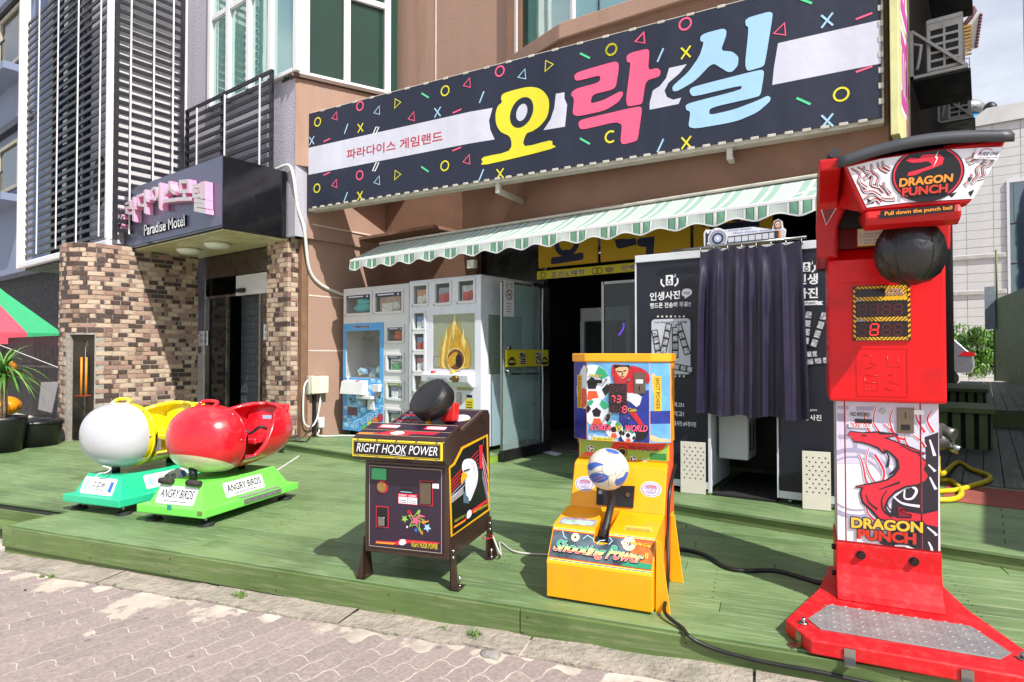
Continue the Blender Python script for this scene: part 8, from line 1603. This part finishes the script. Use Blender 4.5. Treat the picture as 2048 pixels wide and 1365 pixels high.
solo('red_strap', 'red strap looped through the orange door handles', 'strap', MB().tube(catmull([ony(136, 800, 3.36), ony(150, 793, 3.34), ony(168, 792, 3.36), ony(182, 791, 3.42)], 6), .008, 6), mat('red strap', '#a8352a', .6))
# gazebo tent
tx, ty, tz, hs = -22, 4.2, 1.46, 2.0
tn = Thing('gazebo_tent', 'red and green gazebo tent roof at the left edge behind the brick corner', 'tent', (tx, ty, 0)); TR = mat('tent red', '#c0485a', .7, var=.05); TG = mat('tent green', '#2f9a66', .7, var=.05)
def tri(a, b, c, d, m1, m2, nm):
    b_ = MB(); top = Vector((0, 0, tz + 2.6)); N = 10; A_, B_ = Vector(a), Vector(b)
    for k in range(N):
        p, q = A_.lerp(B_, k / N), A_.lerp(B_, (k + 1) / N); pm, qm = p.lerp(top, .5) - Vector((0, 0, .07)), q.lerp(top, .5) - Vector((0, 0, .07)); m_ = 0 if k < N * .8 else 1
        b_.quad(p, q, qm, pm, m_); b_.add([pm, qm, top], [(0, 1, 2)], m_); b_.quad(p - Vector((0, 0, .3)), q - Vector((0, 0, .3)), q, p, m_)
    tn.part(nm, b_, [m1, m2])
C4 = [(-hs, -hs, tz + .3), (hs, -hs, tz + .3), (hs, hs, tz + .3), (-hs, hs, tz + .3)]
for i in range(4): tri(C4[i], C4[(i + 1) % 4], 0, 0, TR, TG, 'canopy_side')
for x, y, _ in C4: tn.part('leg', MB().box((x * .97 - .02, y * .97 - .02, -.25), (x * .97 + .02, y * .97 + .02, tz + .28)), mat('tan tent pole', '#9a8468', .5))
dsw = Thing('shade_backdrop', 'near black backdrop added for the shade below the tent at the left edge', 'wall', (-15, 5, 0)); dsw.part('backdrop', MB().box((-30, 5.0, -.3), (-11.1, 5.1, 1.62)), mat('near black shutter', '#191a1f', .6, var=.2), world=True); dsw.part('rail', MB().box((-30, 4.95, .9), (-11.1, 4.99, .95)), CHAR, world=True)  # added sheet gives the dark, shaded stretch under the tent
# neighbouring blue-grey block at far left
NB = mat('blue grey render', '#77829c', .85, var=.08, vs=1.5, streak=True); NBD = mat('dark blue render', '#4a5878', .85, var=.08, vs=1.5)
lb = Thing('blue_building', 'blue grey apartment block with dark windows behind the louvred tower', 'building', (-25, 9, 0))
lb.part('wall', MB().box((-48, 8.6, 4.7), (-31.2, 20, 24)), NB, world=True); lb.part('dark_wall', MB().box((-31.19, 8.55, 4.7), (-13.0, 20, 24)), NBD, world=True); lb.part('lower_wall', MB().box((-48, 9.2, -.25), (-13, 20, 4.7)), mat('dark recess wall', '#1b1d24', .7, var=.2), world=True)
for i, (z0, z1_) in enumerate(((8.5, 10.3), (14.0, 16.2))):
    for x0, x1 in ((-39.5, -36.4), (-35.6, -33.0)):
        wn = lb.part('window', MB().box((x0, 8.55, z0), (x1, 8.6, z1_)), DARKGL, world=True); lb.part('frame', holed(x1 - x0 + .3, z1_ - z0 + .3, [(.15, .15, x1 - x0 + .15, z1_ - z0 + .15)], 0, .08), mat('aged window trim', '#a9a596', .6), wn).location = lb.L((x0 - .15, 8.46, z0 - .15))
    bl_ = lb.part('balcony', MB().box((-41, 7.8, z0 - .9), (-32.4, 8.6, z0 - .6)), NB, world=True); lb.part('railing', MB().box((-41, 7.8, z0 + .2), (-32.4, 7.85, z0 + .27)), CHAR, bl_, world=True); lb.part('ledge', MB().box((-48, 8.3, z0 + 2.4), (-31.2, 8.6, z0 + 2.7)), CHAR, world=True)
    for k in range(26): lb.part('baluster', MB().box((-41 + k * .33, 7.8, z0 - .6), (-41 + k * .33 + .05, 7.84, z0 + .2)), CHAR, bl_, world=True)
ac = Thing('outdoor_unit', 'pale air conditioner unit under the red and green tent', 'air conditioner', (-16.9, 8.0, -.2)); ac.part('case', MB().box((0, 0, 0), (1.0, .4, 1.9)), mat('dim grey case', '#6f6a66', .6), bevel=.03); ac.part('grille', MB().box((.15, -.01, 1.45), (.85, 0, 1.6)), BLACK)
for k, x in enumerate((-12.6, -11.6)): solo('plastic_chair_back', ['grey plastic sheet hanging behind the black tub', 'grey plastic sheet between the tub and the brick corner'][k], 'sheet', MB().add([(x, 3.6 + k * .1, .75), (x + .75, 3.62 + k * .1, .78), (x + .7, 3.55 + k * .1, .28), (x + .05, 3.55 + k * .1, .3)], [(0, 1, 2, 3)]), mat('grey sheet', '#8f8a8c', .7, var=.1), 'hanging sheets')
# ================================================================== alley and far background on the right
nbw = Thing('neighbour_building', 'tall plain neighbouring building shading the alley on the right', 'building', (4, 12, 0)); nbw.part('wall', MB().box((2.15, 5.72, -.2), (8, 20, 12)), mat('neighbour render', '#8a8680', .85), world=True); nbw.part('porch_wall', MB().box((2.45, 3.9, -.2), (2.6, 5.7, 2.95)), FASC, world=True)
fn_ = Thing('green_fence', 'dark green board fence along the right of the alley', 'fence', (1, 20, .35)); GF = mat('green fence paint', '#46592f', .6, var=.12)
fa, fbv = Vector((.28, 26, 0)), Vector((2.05, 12.6, 0))
for k in range(40):
    a, b = fa.lerp(fbv, k / 40), fa.lerp(fbv, (k + .96) / 40); q = MB().ext([(a.x, a.y), (b.x, b.y), (b.x + .04, b.y), (a.x + .04, a.y)], 'xy', .352, 2.98); fn_.part('board', q, GF, world=True)
fn_.part('end_post', MB().box((.24, 26.0, .3), (.62, 26.12, 3.0)), mat('sunlit green post', '#5a7040', .6), world=True); fn_.part('sign_box', MB().box((.02, 25.7, 2.0), (.3, 25.9, 3.4)), mat('blue grey box', '#8b99a6', .5), world=True); fn_.part('pole', MB().cyl((.34, 25.8, 3), (.34, 25.8, 4.6), .03, 8), FASC, world=True)  # end post in a lighter green, its sunlight put into the colour
def planter(x0, x1, y0, y1, z0, z1_, lab):
    t = Thing('planter_box', lab, 'planter', ((x0 + x1) / 2, y0, z0), 0, 'green planter boxes in the alley'); o = Vector(((x0 + x1) / 2, y0, z0)); L_ = lambda a: Vector(a) - o
    t.part('top', MB().box(L_((x0 - .03, y0 - .04, z1_ - .06)), L_((x1 + .03, y1 + .03, z1_))), FASC, bevel=.005); t.part('core', MB().box(L_((x0 + .02, y0 + .03, z0)), L_((x1 - .02, y1, z1_ - .06))), DARKDECK)
    n = int((x1 - x0) / .11)
    for k in range(n): t.part('slat', MB().box(L_((x0 + k * (x1 - x0) / n, y0, z0)), L_((x0 + (k + .62) * (x1 - x0) / n, y0 + .02, z1_ - .06))), FASC)
    for k in range(5): t.part('slat', MB().box(L_((x1 - .018, y0 + .05 + k * (y1 - y0) / 5.2, z0)), L_((x1, y0 + .05 + (k + .62) * (y1 - y0) / 5.2, z1_ - .06))), FASC)
a = onz(1880, 893, .09)
planter(-.58, .07, 9.3, 10.3, .09, .58, 'green slatted planter box in the alley, the nearer one'); planter(-.58, .02, 12.6, 14.6, .34, .66, 'green slatted planter box in the alley, the farther one')
# valve assembly with bottle, yellow hose
hy = Thing('hose_valve', 'grey metal hose valve assembly with caps behind the red boxing machine', 'valve', (-.42, 6.3, .5)); GM = mat('dirty grey casting', '#6f6f6a', .45, metal=.7, var=.2, vs=12, dirt='#3d3c38', ds=8)
hy.part('body', MB().tube([(-.1, .0, 0), (.1, -.05, .02), (.2, -.08, .03)], [.09, .085, .06], 16), GM); hy.part('cap', MB().cyl((.18, -.07, -.02), (.26, -.1, -.04), .035, 14), STEEL); hy.part('cap', MB().cyl((.14, -.06, .1), (.22, -.1, .08), .05, 14), GM); hy.part('flange', MB().cyl((.06, -.04, .08), (.15, -.08, .1), .07, 16), GM); hy.part('stand', MB().cyl((-.06, 0, -.41), (-.06, 0, 0), .03, 12), GM)
solo('spray_bottle', 'small white bottle with a blue band beside the hose valve', 'bottle', MB().lathe([(.03, 0), (.045, .03), (.04, .1), (.02, .13), (.022, .16)], 16, 0, Matrix.Translation((-.42, 6.2, .58))), mat('white bottle', '#c9ccd4', .4), origin=(-.42, 6.2, .58))
def gz(u, v): q = onz(u, v, .115); return (q.x, q.y, .115)
hp = [(-.32, 6.25, .42), (-.3, 6.22, .25), gz(1915, 925), gz(1945, 940), gz(1975, 950), gz(1978, 960), gz(1950, 970), gz(1915, 980), gz(1880, 983), gz(1850, 984), gz(1840, 975), gz(1870, 962), gz(1900, 962), gz(1918, 975), gz(1922, 990), gz(1905, 999), gz(1870, 1000), gz(1830, 998)]
solo('garden_hose', 'coiled yellow garden hose on the boards right of the red boxing machine', 'hose', MB().tube(catmull(hp, 7), .021, 10), mat('yellow hose', '#d0bd1c', .4, coat=.2))
solo('wall_lamp', 'translucent plastic dome on the alley wall beside the red boxing machine', 'lamp', MB().ball((-.56, 7.9, 1.32), (.1, .1, .13), 16), mat('clear plastic', '#b5bbc0', .2))
AC_ = mat('aircon case', '#c9c9c6', .45, var=.04, dirt='#8f8a80', ds=5)
def aircon(y, z, label, shade=False):
    t = Thing('wall_aircon', label, 'air conditioner', (-.6, y, z), 0, 'air conditioners on the alley wall')
    t.part('bracket', MB().box((.0, 0, 0), (.03, .03, .52)).box((.0, 0, 0), (.5, .03, .03)), AC_); d = Vector((.48, 0, .02)) - Vector((0, 0, .5)); t.part('brace', MB().add([(0, -.004, .52), (.03, -.004, .52), (.5, -.004, .035), (.47, -.004, .02), (0, .026, .52), (.03, .026, .52), (.5, .026, .035), (.47, .026, .02)], [(0, 1, 2, 3), (4, 5, 6, 7), (0, 1, 5, 4), (1, 2, 6, 5), (2, 3, 7, 6), (3, 0, 4, 7)]), AC_)
    t.part('case', MB().box((.14, .06, .035), (.46, .95, .62)), AC_, bevel=.01); g = t.part('grille', holed(.3, .5, [(.03 + .13 * i, .03 + .085 * j, .03 + .13 * i + .11, .03 + .085 * j + .06) for i in range(2) for j in range(5)], 0, .012), AC_); g.location = (.15, .046, .06); t.part('coil', MB().box((.15, .0585, .06), (.45, .0595, .57)), BLACK); t.part('pipe', MB().tube([(.0, .04, .4), (.1, .03, .35), (.08, .03, .2), (.06, .03, .1)], .016, 8), AC_)
    t.part('drip_tray', MB().box((.02, .03, -.02), (.52, 1.0, 0)), CHAR)
aircon(7.85, 4.16, 'air conditioner on a white bracket high on the alley wall, middle one'); aircon(10.4, 6.25, 'air conditioner on a white bracket on the alley wall, topmost one'); aircon(13.0, 5.2, 'air conditioner on the alley wall, farthest and lowest one')
gb_ = Thing('tiled_building', 'grey stone tiled building with a tall blue window at the end of the alley', 'building', (0, 36, 0)); TL = mat('pale grey stone tile', '#cfcdcc', .55, var=.06, vs=1.2, dirt='#8f8c8c', ds=.8, da=.3); GJ = mat('dark tile joint', '#767474', .9)
gb_.part('wall', MB().box((-6, .0, -1), (9, 10, 12.0)), GJ); tl = MB().box((0, -.02, 0), (.985, 0, .385)).mesh(TL, .006)
for j in range(31):
    for i in range(7):
        x = -2.6 + i * 1.0; z = -.3 + j * .4
        if x > .85 and z + .3 < 9.0: continue
        o = link(bpy.data.objects.new('tile', tl)); o.parent = gb_.o; o.location = (x, rr.uniform(-.004, .004), z)
for z in (1.9, 3.9, 5.55): gb_.part('rough_band', MB().box((-2.6, -.1, z), (.85, -.022, z + .22)), mat('rough stone band', '#b8b5b2', .8, bump=1, bs=12), bevel=.03)
bw_ = gb_.part('window', MB().box((.98, -.06, .3), (4, -.02, 8.9)), BLUEGL); gb_.part('frame', MB().box((.88, -.1, .0), (.98, -.01, 9.0)).box((.98, -.1, 8.9), (4, -.01, 9.0)), WHITE, bw_)
for z in (3.0, 5.2, 7.0): gb_.part('mullion', MB().box((.98, -.08, z), (4, -.03, z + .06)), CHAR, bw_)
gb_.part('parapet', MB().add([(-2.6, -.15, 11.9), (-.25, -.15, 12.1), (.2, -.15, 12.45), (6, -.15, 12.4), (6, .1, 12.4), (.2, .1, 12.45), (-.25, .1, 12.1), (-2.6, .1, 11.9), (-2.6, -.15, 11.7), (6, -.15, 11.7)], [(0, 8, 9, 3, 2, 1), (0, 1, 6, 7), (1, 2, 5, 6), (2, 3, 4, 5)]), TL)
rv = Thing('roof_ventilator', 'blue roof ventilator with a steel turbine head', 'ventilator', (-.55, 38, 12.1)); rv.part('pipe', MB().lathe([(.62, -.3), (.45, .3), (.5, .75), (.48, .8)], 20), mat('bright blue paint', '#2f8fd0', .4)); rv.part('turbine', MB().lathe([(.45, .8), (.7, .95), (.72, 1.2), (.55, 1.42), (1e-4, 1.5)], 24), mat('ribbed steel', '#a5a5a8', .35, metal=.8, var=.3, vs=30))
solo('roof_lamp', 'small dark domed fitting on the roof edge of the tiled building', 'lamp', MB().ball((.35, 37, 12.75), (.28, .28, .32), 16), BLACK, origin=(.35, 37, 12.5))
# temple eave and steel box beyond the alley wall
tm = Thing('temple_eave', 'corner of a tiled temple roof with golden rafters beyond the alley wall', 'roof', (-.9, 49, 20)); RT = mat('maroon roof tile', '#5c3a3a', .7, var=.2, vs=6); GO = mat('golden rafter', '#a8813a', .6, var=.2)
tm.part('eave_board', MB().ext([(-.6, 1.2), (.5, 2.4), (.95, 2.8), (1.0, 2.5), (.75, .6), (.4, .55), (-.6, .0)], 'xz', 0, .3), mat('white eave', '#c4bfb8', .7)); 
for k in range(9): tm.part('rafter', MB().box((-.6 + .02 * k, -.02 - .02 * k, .15 + k * .22), (.45 - .0 * k, -.001, .15 + k * .22 + .13)), GO)
for k in range(11): tm.part('roof_tile', MB().ball((.95 - .025 * k, -.02, 2.5 - k * .19), (.11, .2, .1), 10), RT)
tm.part('ridge_tile', MB().tube([(-.6, .1, 1.35), (.4, .1, 2.55), (.62, .1, 2.95), (.6, .1, 3.25)], [.14, .15, .16, .06], 10), RT)
bx_ = Thing('rooftop_tank', 'beige rooftop box with a steel railing behind the alley wall', 'tank', (-1.0, 36.8, 12)); bx_.part('panel', MB().box((-.4, 0, 1.0), (.62, .6, 2.7)), mat('beige steel', '#a8a090', .5), bevel=.03); bx_.part('railing', MB().box((-.2, 0, 3.3), (.6, .03, 3.34)).box((.56, 0, 2.7), (.6, .03, 3.3)).box((.2, 0, 2.7), (.23, .03, 3.3)).box((-.2, 0, 2.98), (.6, .03, 3.0)), STEEL); bx_.part('strut', MB().box((.0, .1, 2.6), (.06, .15, 5.0)), CHAR)
# shrubs
def shrub(x, y, z, rx, rz_, n, label, cols, seed):
    t = Thing('shrub', label, 'shrub', (x, y, z), 0, 'shrubs at the end of the alley'); r = random.Random(seed); t.part('stem', MB().tube([(0, 0, 0), (.05, 0, rz_ * .7), (.0, .05, rz_ * 1.2)], [.06, .04, .02], 8).tube([(0, 0, rz_ * .4), (rx * .5, 0, rz_ * 1.1)], [.03, .01], 6).tube([(0, 0, rz_ * .4), (-rx * .5, -.1, rz_ * 1.0)], [.03, .01], 6), mat('shrub bark', '#4f3d2c', .9)); lv = [MB() for _ in cols]
    cl = [(r.uniform(-.6, .6) * rx, r.uniform(-.6, .6) * rx, rz_ * (.55 + r.uniform(-.25, .8)), r.uniform(.25, .45)) for _ in range(16)]
    for k in range(n):
        c = cl[r.randrange(16)]; v = Vector((r.gauss(0, 1), r.gauss(0, 1), r.gauss(0, 1))).normalized() * (c[3] * rx * r.uniform(.6, 1.05)); q = Vector(c[:3]) + v; s_ = r.uniform(.03, .06) * 1.3; d = (v.normalized() + Vector((r.uniform(-.7, .7), r.uniform(-.7, .7), r.uniform(-.6, .4)))).normalized(); a, b = cross_frame(d)
        lv[k % len(cols)].add([q - a * s_ * .5, q + b * s_, q + a * s_ * .5, q - b * s_], [(0, 1, 2, 3)])
    for l, c in zip(lv, cols): t.part('leaves', l, c, kind='stuff')
SH1, SH2 = mat('bright leaf', '#5f8a2a', .5, var=.3, vs=3), mat('mid leaf', '#42701f', .5, var=.3, vs=3)
shrub(-.45, 29.5, .3, 1.05, 1.25, 5200, 'bright green rounded shrub in front of the tiled building, the taller one', (SH1, SH2), 5); shrub(.75, 30.5, .3, .85, .95, 4200, 'dense shrub beside the green fence, the lower one', (SH2, mat('dark leaf', '#2f5218', .5, var=.3)), 9)
# car tail
car = Thing('parked_car', 'silver hatchback parked beyond the alley, only its tail showing', 'car', (-2.3, 27.2, .3)); SIL = mat('silver car paint', '#9a9ca4', .3, metal=.6, var=.03, coat=.6)
side = [(-2.2, .25), (1.95, .22), (2.02, .5), (1.98, .85), (1.78, 1.05), (1.45, 1.42), (1.1, 1.5), (-.4, 1.5), (-1.1, 1.05), (-2.1, .9)]
car.part('body', MB().ext(side, 'xz', 0, 1.65), SIL, bevel=.06, seg=3)
car.part('side_window', MB().ext([(-.9, 1.06), (-.35, 1.42), (1.05, 1.42), (1.28, 1.3), (1.2, 1.06)], 'xz', -.008, .0), DARKGL); car.part('rear_window', MB().add([(1.80, .15, 1.06), (1.80, 1.5, 1.06), (1.50, 1.45, 1.40), (1.50, .2, 1.40)], [(0, 1, 2, 3)]), DARKGL)
for y in (-.012, 1.5): car.part('tail_light', MB().ext([(1.55, .84), (1.98, .80), (2.03, .92), (1.75, 1.0)], 'xz', y, y + .16), mat('red tail lamp', '#b3141c', .2, emit=.25))
for x in (1.25, -1.45):
    w_ = car.part('wheel', MB().cyl((x, -.02, .0), (x, .18, .0), .32, 24), mat('tyre', '#141414', .8)); w_.location = (0, 0, .02); car.part('rim', MB().cyl((x, -.03, 0), (x, -.021, 0), .2, 18), STEEL, w_)
# overhead wires
WIRE = mat('overhead wire', '#2a2a2c', .6, var=0)
for lab, pts in [('overhead wire crossing the sky to the right of the temple eave', [(-.2, 40, 21.5), (.6, 35, 20.5), (1.6, 30, 21.8)]), ('overhead wire running up from the alley wall', [(-.7, 30, 17), (.1, 30, 19)]), ('thin vertical cable hanging at the right edge of the sky', [(1.28, 30, 22), (1.32, 30, 8)])]: solo('overhead_wire', lab, 'wire', MB().tube(catmull(pts, 8), .012, 5), WIRE, 'overhead wires')
# weeds along the kerb and litter
GW = mat('weed green', '#5d7d33', .6, var=.3, vs=20)
def weed(u, v, n, h, label, seed):
    q = onz(u, v, -.15); q.z = zst(q.x) + .002; r = random.Random(seed); b = MB()
    for k in range(n):
        a = r.uniform(0, 2 * PI); L_ = h * r.uniform(.4, 1); d = Vector((math.cos(a), math.sin(a), 0)); ln = r.uniform(.2, 1.0); o = Vector((r.uniform(-.03, .03), r.uniform(-.02, .02), 0)) * (h / .05); w_ = .0022; sd_ = Vector((-d.y, d.x, 0)) * w_
        P_ = [o, o + d * L_ * .35 * ln + Vector((0, 0, L_ * .55)), o + d * L_ * .9 * ln + Vector((0, 0, L_ * (1 - .45 * ln)))]; b.add([P_[0] + sd_, P_[0] - sd_, P_[1] - sd_, P_[1] + sd_, P_[2]], [(0, 1, 2, 3), (3, 2, 4)])
    me = b.mesh(GW); o = link(bpy.data.objects.new('weed', me)); o.location = q; props(o, label, 'weed', 'weeds along the kerb')
for i, (u, v, n, h, lab) in enumerate([(482, 1192, 70, .07, 'tall grass tuft at the kerb below the boxing pad machine, leftmost large one'), (505, 1200, 40, .03, 'low grass patch just right of the tall kerb tuft'), (948, 1280, 90, .06, 'widest grass tuft, on the pavers below the kick machine'), (886, 1262, 40, .035, 'small grass tuft left of the widest tuft'), (85, 1140, 24, .03, 'tiny weed at the far left of the kerb, first'), (103, 1141, 24, .03, 'tiny weed at the far left of the kerb, second'), (230, 1161, 30, .02, 'low strip of weeds by the kerb left of the sand patch'), (370, 1182, 30, .02, 'low strip of weeds by the kerb right of the sand patch'), (785, 1237, 26, .025, 'small weed where two kerb stones meet'), (1010, 1276, 22, .02, 'tiny weed right of the widest tuft'), (1075, 1293, 24, .02, 'tiny weed by the kerb below the yellow console'), (1110, 1299, 22, .02, 'tiny weed by the kerb right of the yellow console'), (1470, 1357, 24, .025, 'tiny weed at the bottom edge near the right')]): weed(u, v, n, h, lab, 40 + i)
for u, v, c, lab in [(563, 1043, '#b5701c', 'small dry orange leaf on the deck right of the rides'), (293, 1171, '#c9a01c', 'tiny yellow leaf at the kerb'), (50, 1180, '#5c2a1c', 'tiny dark red leaf on the pavers at left')]:
    z = .004 if v < 1100 else zst(onz(u, v, -.17).x) + .006; q = onz(u, v, z); solo('fallen_leaf', lab, 'leaf', MB().add([q + Vector((-.016, 0, 0)), q + Vector((0, -.009, .003)), q + Vector((.016, 0, .002)), q + Vector((0, .009, .004))], [(0, 1, 2, 3)]), mat('leaf ' + c, c, .7), 'fallen leaves', origin=q)
st = onz(985, 1292, -.1); st.z = zst(st.x); rs = MB().ball((0, 0, 0), (.055, .04, .02), 10); rs.v = [st + v * (1 + .25 * math.sin(v.x * 90 + v.y * 70)) for v in rs.v]; solo('loose_stone', 'flat grey stone lying beside the widest grass tuft', 'stone', rs, mat('grey stone', '#8d8782', .9, bump=.6, bs=40), origin=st)
